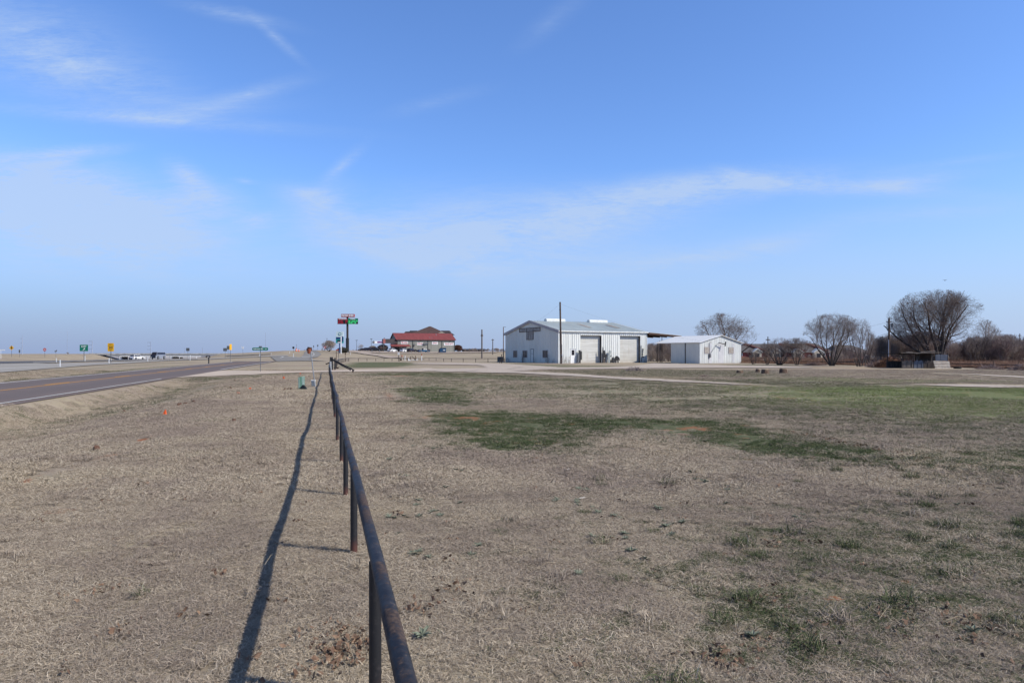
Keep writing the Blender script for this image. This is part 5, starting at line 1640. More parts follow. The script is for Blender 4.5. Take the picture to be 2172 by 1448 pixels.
# orange survey flags
def flag(px, py, kind, lab):
    b = P(px, py)
    o = thing('survey_flag', lab, 'flag', b, 0, 'orange survey flags in the grass')
    s = b.y / F
    if kind == 'cone':
        MB().pipe([(-.06, 0, 0), (-.02, 0, .05), (.03, .01, .15)], [.001, .004, .003], 5).build('stem', 'mid_steel', o)
        m = MB(); m.hexa([(-.045, -.03, .005), (.045, -.035, .02), (.05, .03, .015), (-.03, .035, .01)], [(.015, -.01, .14), (.03, -.01, .145), (.035, .005, .15), (.02, .005, .145)]); m.build('cloth', 'orange', o)
    else:
        hh = .09 if kind == 'low' else .16
        MB().tube((0, 0, -.02), (.02, 0, hh), .004, .004, 5).build('stem', 'mid_steel', o)
        m = MB(); m.hexa([(-.055, -.02, hh * .25), (.055, -.03, hh * .1), (.06, .02, hh * .15), (-.05, .03, hh * .35)], [(-.05, -.015, hh * .85), (.03, -.02, hh), (.035, .01, hh), (-.045, .015, hh * .9)]); m.build('cloth', 'orange', o)


flag(349, 880.2, 'cone', 'nearest orange survey flag, folded into a small cone shape')
flag(505.5, 835.2, 'low', 'orange survey flag lying low, left of the two close together')
flag(530.5, 825.8, 'low', 'orange survey flag lying low, right of the two close together')
flag(601.8, 803.6, 'up', 'small upright orange survey flag left of the green ribbed cover')
flag(637, 793.4, 'low', 'faded orange survey flag at the driveway edge above the green ribbed cover')

# ---- price sign, brand sign, lamp posts, transmission poles
Y = 268.0
b = at(737, Y)
o = thing('price_sign', 'tall black pole carrying a red shop sign and a digital fuel price board', 'sign', b, 0)
s = Y / F


def pz(py): return zat(py, Y) - b.z


def pxx(px): return (px - 737) * s


MB().tube((0, 0, -.5), (0, 0, pz(717)), .62, .62, 14).build('pole_base', 'black', o)
MB().tube((0, 0, pz(717.01)), (0, 0, pz(666)), .42, .40, 14).build('pole', 'dark_steel', o)
m = MB(); m.box(pxx(716.9), pxx(760.1), -.75, -.45, pz(687.3), pz(675.2)); bd = m.build('price_board', 'led_off', o)
MB().box(pxx(717.3), pxx(738.2), -.79, -.751, pz(678.4), pz(675.4)).build('red_header', 'red_sign', bd)
MB().box(pxx(738.8), pxx(759.8), -.79, -.751, pz(678.4), pz(675.4)).build('green_header', 'green_sign', bd)
text('lettering', 'UNLEADED', 2.3 * s, 'white', bd, (pxx(727.8), -.8, pz(676.9)), width=17.5 * s, bold=.02)
text('lettering', 'DIESEL', 2.3 * s, 'white', bd, (pxx(749.4), -.8, pz(676.9)), width=11 * s, bold=.02)
SEG = {'0': 'abcdef', '1': 'bc', '2': 'abged', '3': 'abgcd', '5': 'afgcd', '6': 'afgedc', '9': 'abcdfg'}


def digit(mb, ch, x, z, w, h, t, y=-.8):
    sg = SEG[ch]
    if 'a' in sg: mb.box(x, x + w, y, y + .03, z + h - t, z + h)
    if 'g' in sg: mb.box(x, x + w, y - .001, y + .03, z + h / 2 - t / 2, z + h / 2 + t / 2)
    if 'd' in sg: mb.box(x, x + w, y, y + .03, z, z + t)
    if 'f' in sg: mb.box(x, x + t, y - .002, y + .03, z + h / 2, z + h)
    if 'b' in sg: mb.box(x + w - t, x + w, y - .002, y + .03, z + h / 2, z + h)
    if 'e' in sg: mb.box(x, x + t, y - .003, y + .03, z, z + h / 2)
    if 'c' in sg: mb.box(x + w - t, x + w, y - .003, y + .03, z, z + h / 2)


for mt, x0, chs in (('led_red', 718.2, ((0, '2'), (6.0, '6'), (12.4, '1'))), ('led_green', 739.2, ((0, '3'), (6.4, '2'), (12.2, '5')))):
    mb = MB()
    for dx, ch in chs: digit(mb, ch, pxx(x0 + dx), pz(686.4), 4.5 * s, 7.0 * s, .78 * s)
    mb.box(pxx(x0 + 5.0), pxx(x0 + 5.9), -.8, -.77, pz(686.4), pz(685.5))
    digit(mb, '9', pxx(x0 + 17.6), pz(682.4), 2.2 * s, 3.2 * s, .6 * s)
    mb.build('digits', mt, bd)
m = MB(); m.box(pxx(724.1), pxx(752), -.55, .5, pz(672.6), pz(666.1)); rs = m.build('shop_sign', 'red_sign', o)
text('lettering', 'PECAN SHED', 5.0 * s, 'white', rs, (pxx(738), -.57, pz(669.4)), width=26 * s, bold=.05)

Y = 258.0
b = at(720, Y)
s = Y / F
o = thing('fuel_brand_sign', 'white, teal and navy fuel station sign with a round emblem on a post', 'sign', b, 0)


def bz(py): return zat(py, Y) - b.z


def bx_(px): return (px - 720) * s


MB().box(bx_(712.9), bx_(728.2), 0, .4, bz(714.6), bz(703.4)).build('panel', 'pale_panel', o)
pn = MB().box(bx_(712.4), bx_(728.4), 0, .4, bz(727.6), bz(714.601)).build('price_panel', 'teal', o)
MB().box(bx_(713.2), bx_(722.6), -.05, -.001, bz(718.8), bz(714.9)).build('price_window', 'navy', pn)
MB().box(bx_(724.6), bx_(728.3), -.05, -.001, bz(724), bz(713.5)).build('navy_bar', 'navy', pn)
MB().box(bx_(715.4), bx_(722.6), -.05, -.001, bz(724.6), bz(721.4)).build('price_window', 'black', pn)
MB().box(bx_(716.4), bx_(722.6), -.05, -.001, bz(727), bz(725)).build('pale_bar', 'white', pn)
e = MB(); e.drum((bx_(720.6), 0, bz(708)), 3.4 * s, -.06, -.001, 20); em = e.build('emblem', 'teal', o)
MB().drum((bx_(720.6), 0, bz(708)), 2.5 * s, -.08, -.061, 20).build('emblem_centre', 'pale_steel', em)
MB().box(bx_(718.6), bx_(722.6), -.1, -.081, bz(709), bz(707)).build('emblem_bar', 'white', em)
MB().tube((0, .2, -.3), (0, .2, bz(727.6)), .2).build('post', 'navy', o)
b2 = at(723.6, 250)
o = thing('white_pole', 'plain white pole standing before the fuel station sign', 'pole', b2, 0)
MB().box(-.16, .16, -.16, .16, -.3, zat(714.2, 250) - b2.z).build('shaft', 'white', o)
MB().box(-.2, .2, -.2, .2, zat(714.2, 250) - b2.z, zat(713.8, 250) - b2.z).build('cap', 'white', o)


def lamp_post(px, Y, top, lab, heads, hpx=1.7):
    b = at(px, Y); s = Y / F
    o = thing('lamp_post', lab, 'lamp post', b, 0, 'car park lamp posts')
    zt = zat(top, Y) - b.z
    MB().tube((0, 0, -.2), (0, 0, zt), .10, .07, 8).build('pole', 'mid_steel', o)
    for dx in heads:
        MB().cbox((dx * s * 2, 0, zt), hpx * s, .5, .22).build('lamp_head', 'mid_steel', o)
        if dx: MB().tube((0, 0, zt - .05), (dx * s * 2, 0, zt - .02), .04).build('arm', 'mid_steel', o)


lamp_post(693.6, 330, 718, 'lamp post rising behind the round bare bush', (0,))
lamp_post(756.5, 300, 721.4, 'twin headed lamp post right of the price sign pole', (-.7, .7))
lamp_post(787.6, 300, 718.6, 'lamp post with cross arm above the bushes left of the store', (-.7, 0, .7))
lamp_post(815.0, 310, 716.4, 'slender lamp post just behind the store entrance canopy', (0,))


def tpole(px, Y, top, bot, lab, arms, mat_='pale_steel', armlen=6.0):
    b = at(px, Y)
    o = thing('transmission_pole', lab, 'power pole', b, 0, 'far power poles')
    zt = zat(top, Y) - b.z
    MB().tube((0, 0, -2), (0, 0, zt), .75, .35, 8).build('pole', mat_, o)
    for k, py in enumerate(arms):
        z = zat(py, Y) - b.z
        MB().tube((0, 0, z), (-armlen, 0, z + .3), .35, .28, 6).build('cross_arm', mat_, o)
        MB().tube((-armlen * .9, 0, z), (-armlen * .9, 0, z - 2), .18, .18, 6).build('insulator', mat_, o)


tpole(47.2, 1300, 709.6, 753, 'pale transmission pole with arms, leftmost of the three', (718, 727.6, 737.3), armlen=3.2)
tpole(195.6, 1150, 721.4, 752, 'pale transmission pole rising just behind the exit sign', (723.8, 731.6, 739.8), armlen=6.0)
tpole(319.8, 1150, 724.6, 752, 'pale transmission pole above the bridge, behind the dark van', (726.2, 733.6, 741.2), armlen=5.6)
for px, Y, top, lab in ((142.6, 1500, 702, 'thin tall radio mast left of the exit sign'), (563.4, 1400, 705, 'thin tall radio mast behind the road name sign'), (429.6, 1200, 736.6, 'short distant mast beyond the right end of the bridge'), (391.8, 1300, 737, 'short distant mast left of the square sign back'), (628.9, 900, 729.6, 'short distant mast behind the orange barrels')):
    b = at(px, Y)
    o = thing('radio_mast', lab, 'mast', b, 0, 'distant thin masts')
    zt = zat(top, Y) - b.z
    MB().tube((0, 0, -4), (0, 0, zt), .42, .2, 6).build('mast', 'pale_steel', o)
    m = MB()
    for f in (.35, .6, .85): m.box(-.5, .5, -.3, .3, zt * f, zt * f + .8)
    m.build('braces', 'pale_steel', o)
# orange construction barrels on the hill
for px, py, lab, sc2 in ((628.4, 744.6, 'orange striped traffic barrel on the hill, right of the black double sign', 1.0), (633.6, 745.4, 'faded orange traffic barrel lowest on the hill', .8)):
    b = P(px, py)
    o = thing('traffic_barrel', lab, 'barrel', b, 0, 'orange barrels on the hill')
    MB().tube((0, 0, 0), (0, 0, 1.05 * sc2), .42 * sc2, .34 * sc2, 12).build('drum', 'orange', o)
    MB().tube((0, 0, .55 * sc2), (0, 0, .75 * sc2), .39 * sc2, .375 * sc2, 12).build('white_band', 'white', o)
    MB().tube((0, 0, 1.05 * sc2), (0, 0, 1.5 * sc2), .1 * sc2).build('handle', 'dull_orange', o)


# ---- wooden power poles and wires
def wood_pole(px, Y, base, top, r, lab, m='wood_pole', lean=0.0, extra=None):
    b = at(px, Y)
    o = thing('utility_pole', lab, 'power pole', b, 0)
    zt = zat(top, Y) - b.z
    MB().pipe([(0, 0, -.3), (lean * .5, 0, zt * .5), (lean, 0, zt)], [r, r * .92, r * .8], 10).build('pole', m, o)
    return o, b, zt


o, b, zt = wood_pole(1190.2, 113, 770, 640.4, .17, 'tall dark wooden pole directly before the big metal building', lean=-.17)
MB().box(-.3, -.08, -.2, .2, zt - 1.35, zt - 1.2).build('bracket', 'dark_steel', o)
MB().box(.12, .32, -.24, -.1, 1.25, 1.6).build('meter', 'white', o)
MB().pipe([(.16, -.12, .0), (.14, -.12, 3.2)], .03).build('conduit', 'grey_steel', o)
TOPA = b + Vector((-.17, 0, zt - .3))
o, b, zt = wood_pole(1022.2, 215, 750, 698.6, .26, 'grey wooden pole left of the big metal building, taller of the distant pair', 'grey_wood')
MB().box(-.35, .35, -.12, .12, zt - 2.2, zt - 1.6).build('bracket', 'grey_wood', o)
o, b, zt = wood_pole(1045.2, 260, 748, 718.6, .2, 'short grey wooden pole, more distant of the pair left of the metal building', 'grey_wood')
MB().box(-.5, .5, -.12, .12, zt - .5, zt - .25).build('cross_arm', 'grey_wood', o)
o, b, zt = wood_pole(1067.8, 141, 768, 693.0, .10, 'thin brown pole with a tiny lamp at the gable corner of the metal building', 'brown_post')
MB().pipe([(0, 0, zt - .1), (.35, 0, zt + .02), (.5, 0, zt - .1)], .03).build('lamp_arm', 'dark_steel', o)
o, b, zt = wood_pole(1885.8, 98, 768, 674.2, .15, 'utility pole with transformer left of the largest bare tree')
MB().tube((.42, -.1, zt - 1.35), (.42, -.1, zt - .75), .17, .17, 12).build('transformer', 'mid_steel', o)
MB().box(-.36, .36, -.06, .06, zt - .6, zt - .48).build('cross_arm', 'wood_pole', o)
MB().pipe([(-.16, -.14, 1.2), (-.15, -.14, zt - 3.1)], .05).build('conduit', 'pale_steel', o)
TOPB = b + Vector((0, 0, zt - .55)); TOPB2 = b + Vector((0, 0, zt - 2.1))
o, b, zt = wood_pole(1628.8, 190, 765, 713.6, .15, 'short dark utility pole rising above the brick house roofs')
MB().box(-.6, .6, -.06, .06, zt - 1.0, zt - .75).build('cross_arm', 'wood_pole', o)
TOPC = b + Vector((0, 0, zt - .5))
o, b, zt = wood_pole(2163.2, 240, 760, 707.4, .16, 'lone utility pole at the far right above the warehouse roof')
MB().box(-.5, .5, -.06, .06, zt - .8, zt - .6).build('cross_arm', 'wood_pole', o)
TOPD = b + Vector((0, 0, zt - .3))


def wire(label, a, b, sag, r=.012):
    a, b = Vector(a), Vector(b)
    pts = [a.lerp(b, t) - Vector((0, 0, sag * 4 * t * (1 - t))) for t in np.linspace(0, 1, 24)]
    o = MB().pipe(pts, r, 4).build('overhead_wire', 'mid_steel')
    tag(o, label, 'wire', 'overhead wires')


wire('faint wire from the tall dark pole down to the gable roof', TOPA, bld_pt(.2, 9.2, 7.5), .25, .007)
wire('faint wire sloping from the tall dark pole over the metal roof to the right', TOPA, shed_pt(2.6, -.1, 3.6), .8, .007)
wire('upper wire running left from the transformer pole', TOPB, TOPC, 1.0, .010)
wire('lower wire sagging left from the transformer pole behind the slim bare tree', TOPB2, TOPC + Vector((0, 0, -1.3)), 2.2, .018)
wire('wire running right from the transformer pole behind the largest bare tree', TOPB, TOPD, 1.5, .012)

# air conditioner by the gable corner, gas-pipe fence stub
q = bld_pt(-.7, 21.9)
o = thing('air_conditioner', 'grey air conditioner box at the gable foot of the metal building', 'air conditioner', q, math.atan2(.45, .893))
MB().box(-.5, .35, -.45, .45, .08, 1.05).build('cabinet', 'mid_steel', o, bevel=.03)
g = MB()
for k in range(7): g.box(-.52, -.501, -.38, .38, .2 + .11 * k, .25 + .11 * k)
g.build('grille', 'dark_steel', o)
MB().box(-.6, .45, -.55, .55, 0, .079).build('slab', 'concrete', o)


# ================================================================== FENCES
def pipe_fence(name, label, pts, top, r, m, pm, post_tops=None, tall=(), spacing=None, cat='fence', low=None, pr=None):
    """rail over a row of posts; pts are ground points of the posts"""
    o = thing(name, label, cat, pts[0], 0)
    o0 = Vector(pts[0])
    rl = [p - o0 + Vector((0, 0, top)) for p in pts]
    return o, o0, rl


# the long roadside pipe fence in the foreground
def near_fence():
    x0, y0 = .222, 0.0
    n0 = Vector((x0, 0, 0))
    o = thing('pipe_fence', 'long rusty black pipe fence running away from the camera', 'fence', (0.222, 0, 0), 0)
    base = Vector((0.222, 0, 0))
    ts, t = [], 3.14 - 2.44 * 2 / 1.0363 * 1.0
    ys = [3.14 + 2.43 * k for k in range(-2, 24)]
    TOP = .685
    pts = []
    random.seed(3)
    for k, y in enumerate(ys):
        x = .222 - .2718 * y
        dz = random.uniform(-.014, .014) if y > 6 else 0
        dx = random.uniform(-.022, .022) if y > 6 else 0
        z = h1(x, y)
        pts.append(Vector((x + dx, y, z + TOP + dz)))
        px_ = Vector((x + dx + .002, y, z))
        m = MB(); m.tube((0, 0, -.08), (0, 0, TOP + dz - .012), .0285, .0285, 20)
        p = m.build('post', 'post', o, smooth=True)
        p.location = px_ - base
    rail = [Vector((.222 + .2718 * 2.6 + .02, -2.6, TOP))] + [p + Vector((.006 if p.y < 3.5 else .003, 0, .016)) for p in pts]
    # resample smoothly
    fine = []
    for a, b in zip(rail[:-1], rail[1:]):
        for t in np.linspace(0, 1, 6, endpoint=False): fine.append(a.lerp(b, t) + Vector((0, 0, -.009 * math.sin(math.pi * t))))
    fine.append(rail[-1])
    MB().pipe([p - base for p in fine], .031, 28).build('rail', 'rail', o, smooth=True)
    return pts[-1]


END = near_fence()
# end post, brace, sagging gate
E = Vector((END.x - .04, END.y + .7, h1(END.x, END.y)))
sE = E.y / F
o = thing('gate_post', 'tall black pipe gate post with a pale diagonal brace at the fence end', 'gate post', E, 0)


def ez(py): return zat(py, E.y) - E.z


def ex(px): return (px - 1086) * sE - E.x


MB().tube((0, 0, -.1), (0, 0, ez(757)), .075, .075, 12).build('post', 'post', o)
MB().pipe([(ex(701.2), -.05, ez(767.4)), (ex(707.2), -.9, ez(788.2))], .085, 10).build('brace', 'grey_steel', o)
MB().pipe([(ex(700), -.05, ez(768.6)), (ex(691.6), -.1, ez(772.2))], .05, 8).build('stub_arm', 'dark_steel', o)
o = thing('pipe_gate', 'sagging black pipe gate drooping to the ground beside the driveway', 'gate', E + Vector((.12, .05, 0)), 0)


def gx(px): return (px - 1086) * sE - E.x - .12


MB().pipe([(gx(702), 0, ez(760.2)), (gx(732), -.7, ez(773.4)), (gx(750), -1.1, ez(780.6)), (gx(757.6), -1.25, ez(784.6))], .055, 8).build('top_rail', 'post', o)
MB().pipe([(gx(703), .05, ez(762.4)), (gx(730), -.6, ez(775.4)), (gx(748), -1.0, ez(783.2))], .045, 8).build('lower_rail', 'post', o)
MB().pipe([(gx(755), -1.2, ez(784)), (gx(755), -1.2, ez(788.6))], .06, 8).build('foot', 'post', o)
MB().pipe([(gx(748.6), -1.05, ez(780)), (gx(748.6), -1.05, ez(785.2))], .045, 8).build('cross_bar', 'post', o)
# far side of the gate: cluster of posts and the fence beyond
for px, top, lab, r in ((704.6, 758.2, 'black gate post on the far side of the driveway, taller of the pair', .085), (710.6, 759.6, 'second black gate post on the far side of the driveway', .07)):
    b = P(px, 785.0)
    o = thing('gate_post', lab, 'gate post', b, 0)
    MB().tube((0, 0, -.1), (0, 0, zat(top, b.y) - b.z), r, r, 10).build('post', 'post', o)
    MB().tube((0, 0, zat(top, b.y) - b.z), (0, 0, zat(top, b.y) - b.z + .06), r * 1.15, r * .4, 10).build('cap', 'dark_steel', o)

M2 = [P(713, 778), P(714.5, 776), P(716.5, 774.4), P(719, 772.6), P(721.5, 771.2), P(724, 769.9), P(726.5, 768.9), P(729, 768.1), P(731.5, 767.5), P(734, 767), P(736.5, 766.6), P(739.5, 766.2)]
o = thing('pipe_fence', 'short black pipe fence leading from the gate to the field corner', 'fence', M2[0], 0)
TOP2 = .74
MB().pipe([p - M2[0] + Vector((0, 0, TOP2)) for p in M2], .05, 6).build('rail', 'post', o)
for p in M2:
    m = MB(); m.tube((0, 0, -.1), (0, 0, TOP2), .045, .045, 6); q = m.build('post', 'post', o); q.location = p - M2[0]
FF = [(740, 766.2), (760, 766.1), (778.5, 766.0), (797, 765.9), (814.5, 765.8), (831.5, 765.7), (848, 766.2), (864, 765.4), (880, 764.9), (895, 764.6), (910, 764.4), (925, 765.0), (941, 766.4), (957.5, 767.0), (982.5, 767.6), (1009, 767.8), (1035, 768.0), (1056, 768.2), (1070, 768.4)]
FP = [P(a, b) for a, b in FF]
o = thing('pipe_fence', 'long black pipe fence crossing the far field below the store', 'fence', FP[0], 0)
rp = [p - FP[0] + Vector((0, 0, .72)) for p in FP]
MB().pipe(rp, .055, 6).build('rail', 'dark_steel', o)
for p in FP:
    m = MB(); m.tube((0, 0, -.1), (0, 0, .72), .06, .06, 6); q = m.build('post', 'dark_steel', o); q.location = p - FP[0]
# right hand pasture fence with a single low rail
RF = [(1574, 771.6), (1610, 772.4), (1655, 773.2), (1700, 774.2), (1745, 775.0), (1790, 776), (1840, 777.2), (1895, 778.2), (1950, 779.4), (2010, 780.6), (2060, 781.8), (2108, 783.0), (2160, 784.6), (2230, 787), (2310, 790)]
RP = [P(a, b - 2.2) for a, b in RF]
o = thing('pasture_fence', 'low dark rail fence with thin posts along the right side of the field', 'fence', RP[0], 0)
MB().pipe([p - RP[0] + Vector((0, 0, .42)) for p in RP], .055, 6).build('rail', 'dark_steel', o)
MB().pipe([p - RP[0] + Vector((0, 0, .8)) for p in RP], .012, 4).build('wire', 'dark_steel', o)
for p in RP:
    m = MB(); m.tube((0, 0, -.1), (0, 0, .85), .05, .045, 6); q = m.build('post', 'brown_post', o); q.location = p - RP[0]
q = bld_pt(-1.2, 22.3)
b = P(1060, 770)
o = thing('pipe_fence', 'stub of dark pipe fence at the gable corner of the metal building', 'fence', b, 0)
s = b.y / F
MB().pipe([(0, 0, .55), (5.2 * s, 0, .55)], .05, 6).build('rail', 'dark_steel', o)
MB().pipe([(0, 0, .28), (5.2 * s, 0, .28)], .05, 6).build('rail', 'dark_steel', o)
MB().tube((4.0 * s, 0, -.1), (4.0 * s, 0, 1.55), .07, .07, 8).build('post', 'dark_steel', o)
MB().tube((0, 0, -.1), (0, 0, .6), .06, .06, 8).build('post', 'dark_steel', o)

# marker posts near the gate
b = P(713.4, 781.4)
s = b.y / F
o = thing('marker_post', 'slim dark marker post with a red top and red base near the gate', 'marker', b, 0)
MB().tube((0, 0, -.1), (0, 0, zat(766, b.y) - b.z), .07, .05, 8).build('post', 'dark_steel', o)
MB().tube((0, 0, zat(766, b.y) - b.z), (0, 0, zat(741.8, b.y) - b.z), .032, .03, 8).build('rod', 'rust', o)
MB().box(-.02, .22, -.06, .06, zat(742.6, b.y) - b.z, zat(740.8, b.y) - b.z).build('cap_plate', 'stop_red', o)
MB().hexa([(-.22, -.1, 0), (.22, -.1, 0), (.22, .1, 0), (-.22, .1, 0)], [(-.27, -.12, .16), (.27, -.12, .16), (.27, .12, .16), (-.27, .12, .16)]).build('base', 'rust', o)
for px, pb, top, lab, w in ((718.4, 771, 742.4, 'pale slim pole right of the red topped marker post', .045), (732.4, 766.5, 748.4, 'thin brown rod before the corner of the far field fence', .05)):
    b = P(px, pb)
    o = thing('marker_post', lab, 'marker', b, 0)
    zt = zat(top, b.y) - b.z
    MB().tube((0, 0, -.1), (0, 0, zt), w, w, 6).build('rod', 'grey_wood' if px < 720 else 'rust', o)
    MB().box(-.1, .1, -.03, .03, zt - .35, zt).build('tag', 'sign_back' if px < 720 else 'rust', o)

# gas pipe yard by the field fence
b = P(845.6, 766.2)
o = thing('marker_sign', 'white rectangular notice on a dark post at the gas pipe yard', 'sign', b, 0)
z1, z2 = zat(752.6, b.y) - b.z, zat(747.0, b.y) - b.z
MB().box(-.24, .24, -.06, -.02, z1, z2).build('panel', 'white', o)
MB().tube((0, 0, -.1), (0, 0, z2), .07).build('post', 'dark_steel', o)
b = P(894.4, 764.8)
o = thing('marker_post', 'white pipeline marker with an orange top at the gas pipe yard', 'marker', b, 0)
z1, z2 = zat(754, b.y) - b.z, zat(749.6, b.y) - b.z
MB().tube((0, 0, -.1), (0, 0, z1), .1).build('post', 'white', o)
MB().tube((0, 0, z1), (0, 0, z2), .12, .1).build('orange_top', 'dull_orange', o)
b = P(852.4, 764.6)
o = thing('marker_post', 'dull orange and white short pipeline marker right of the white notice', 'marker', b, 0)
MB().tube((0, 0, -.1), (0, 0, .75), .09).build('post', 'white', o)
MB().tube((0, 0, 1.05), (0, 0, 1.55), .2, .12).build('orange_top', 'dull_orange', o)
MB().tube((0, 0, .75), (0, 0, 1.05), .06).build('neck', 'rust', o)
b = P(858, 764.8)
s = b.y / F
o = thing('gas_pipework', 'low white and grey gas valves and pipes inside the field fence', 'pipework', b, 0)


def yp(px, z): return ((px - 858) * s, .3, z)


for i, (nm, pts, r, m) in enumerate((('riser', [yp(858.5, 0), yp(858.5, 1.0), yp(859.8, 1.25)], .12, 'white'), ('riser', [yp(866, 0), yp(866.5, .75)], .17, 'white'), ('riser', [yp(867, .12), yp(871, .15)], .13, 'white'), ('header_pipe', [yp(854, .55), yp(869, .6)], .11, 'dark_steel'),
                                     ('hoop', [yp(870.5, .1), yp(870.5, 1.15), yp(874, 1.2), yp(880, .3)], .08, 'dark_steel'), ('riser', [yp(885.5, 0), yp(885.5, .9)], .08, 'white'), ('header_pipe', [yp(873, .2), yp(885, .2)], .1, 'white'), ('header_pipe', [yp(886, .35), yp(900, .4)], .08, 'mid_steel'), ('riser', [yp(881, 0), yp(881, 1.35)], .09, 'rust'))):
    MB().pipe(pts, r, 8).build(nm, m, o)
MB().box(yp(848, 0)[0], yp(852, 0)[0], .2, .6, .05, .5).build('valve_box', 'rust', o)

# white litter, wood scraps
for px, py, L_, lab in ((1235, 1060.5, .075, 'white plastic scrap lying in the mid field grass'), (1205, 998.5, .04, 'small pale scrap of litter beyond the green patch'), (1156, 817.5, .32, 'small pale and dark scrap on the grass before the gravel track'), (534, 768.6 + 26.2, .6, 'pale flat board lying beyond the driveway edge')):
    b = P(px, py)
    o = MB().hexa([(-L_ / 2, -.015, .02), (L_ / 2, -.012, .03), (L_ / 2, .012, .03), (-L_ / 2, .015, .02)], [(-L_ / 2, -.01, .028), (L_ / 2 - .01, -.006, .04), (L_ / 2 - .01, .01, .04), (-L_ / 2, .01, .03)]).build('litter_scrap', 'pale_wood')
    o.location = b; o.rotation_euler = (0, 0, random.uniform(-.5, .8))
    tag(o, lab, 'litter')
# stumps
for px, py, w, hh, lab in ((1569.5, 791.0, .5, .22, 'rough broken stump, leftmost of the four in the field'), (1607, 789.6, .34, .3, 'small dark upright stump in the middle of the row'), (1622.4, 792.6, .55, .36, 'wide sawn stump with a pale right side, third of the row'), (1661.4, 791.4, .6, .38, 'wide sawn stump, rightmost of the row')):
    b = P(px, py)
    o = thing('tree_stump', lab, 'stump', b, random.uniform(0, 3), 'sawn stumps in the field')
    n = 11
    rr = [w / 2 * random.uniform(.85, 1.1) for _ in range(n)]
    low = [(1.15 * r * math.cos(6.283 * k / n), 1.15 * r * math.sin(6.283 * k / n), -.03) for k, r in enumerate(rr)]
    top = [(r * math.cos(6.283 * k / n), r * math.sin(6.283 * k / n), hh * random.uniform(.92, 1.05)) for k, r in enumerate(rr)]
    MB().hexa(low, top).build('stump', 'stump', o)
    MB().hexa([(x * .94, y * .94, hh * .9) for x, y, z in top], [(x * .9, y * .9, hh * 1.06) for x, y, z in top]).build('cut_face', 'stump_top', o)
# bird
b = Vector(((2004 - 1086) / F * 120, 120, zat(594.3, 120)))
o = thing('bird', 'tiny dark bird gliding in the sky above the largest bare tree', 'bird', b, 0)
mb = MB()
mb.pipe([(-.16, 0, .0), (-.05, 0, -.02), (.08, 0, -.02), (.2, 0, .03)], [.01, .055, .06, .012], 8)
mb.build('body', 'black', o, smooth=True)
for sg in (-1, 1):
    MB().hexa([(-.05, 0, -.01), (.07, 0, -.01), (.02 + sg * .34, -.1 * sg, .07), (-.04 + sg * .30, -.1 * sg, .07)], [(-.05, 0, .012), (.07, 0, .012), (.02 + sg * .34, -.1 * sg, .082), (-.04 + sg * .30, -.1 * sg, .082)]).build('wing', 'black', o)


# ================================================================== TREES
def ell_dist(p, d, c, rad):
    q = [(p[i] - c[i]) / rad[i] for i in range(3)]
    e = [d[i] / rad[i] for i in range(3)]
    a = sum(x * x for x in e); b = 2 * sum(x * y for x, y in zip(q, e)); cc = sum(x * x for x in q) - 1
    D = b * b - 4 * a * cc
    if D <= 0: return 0.0
    t = (-b + math.sqrt(D)) / (2 * a)
    return max(t, 0.0)


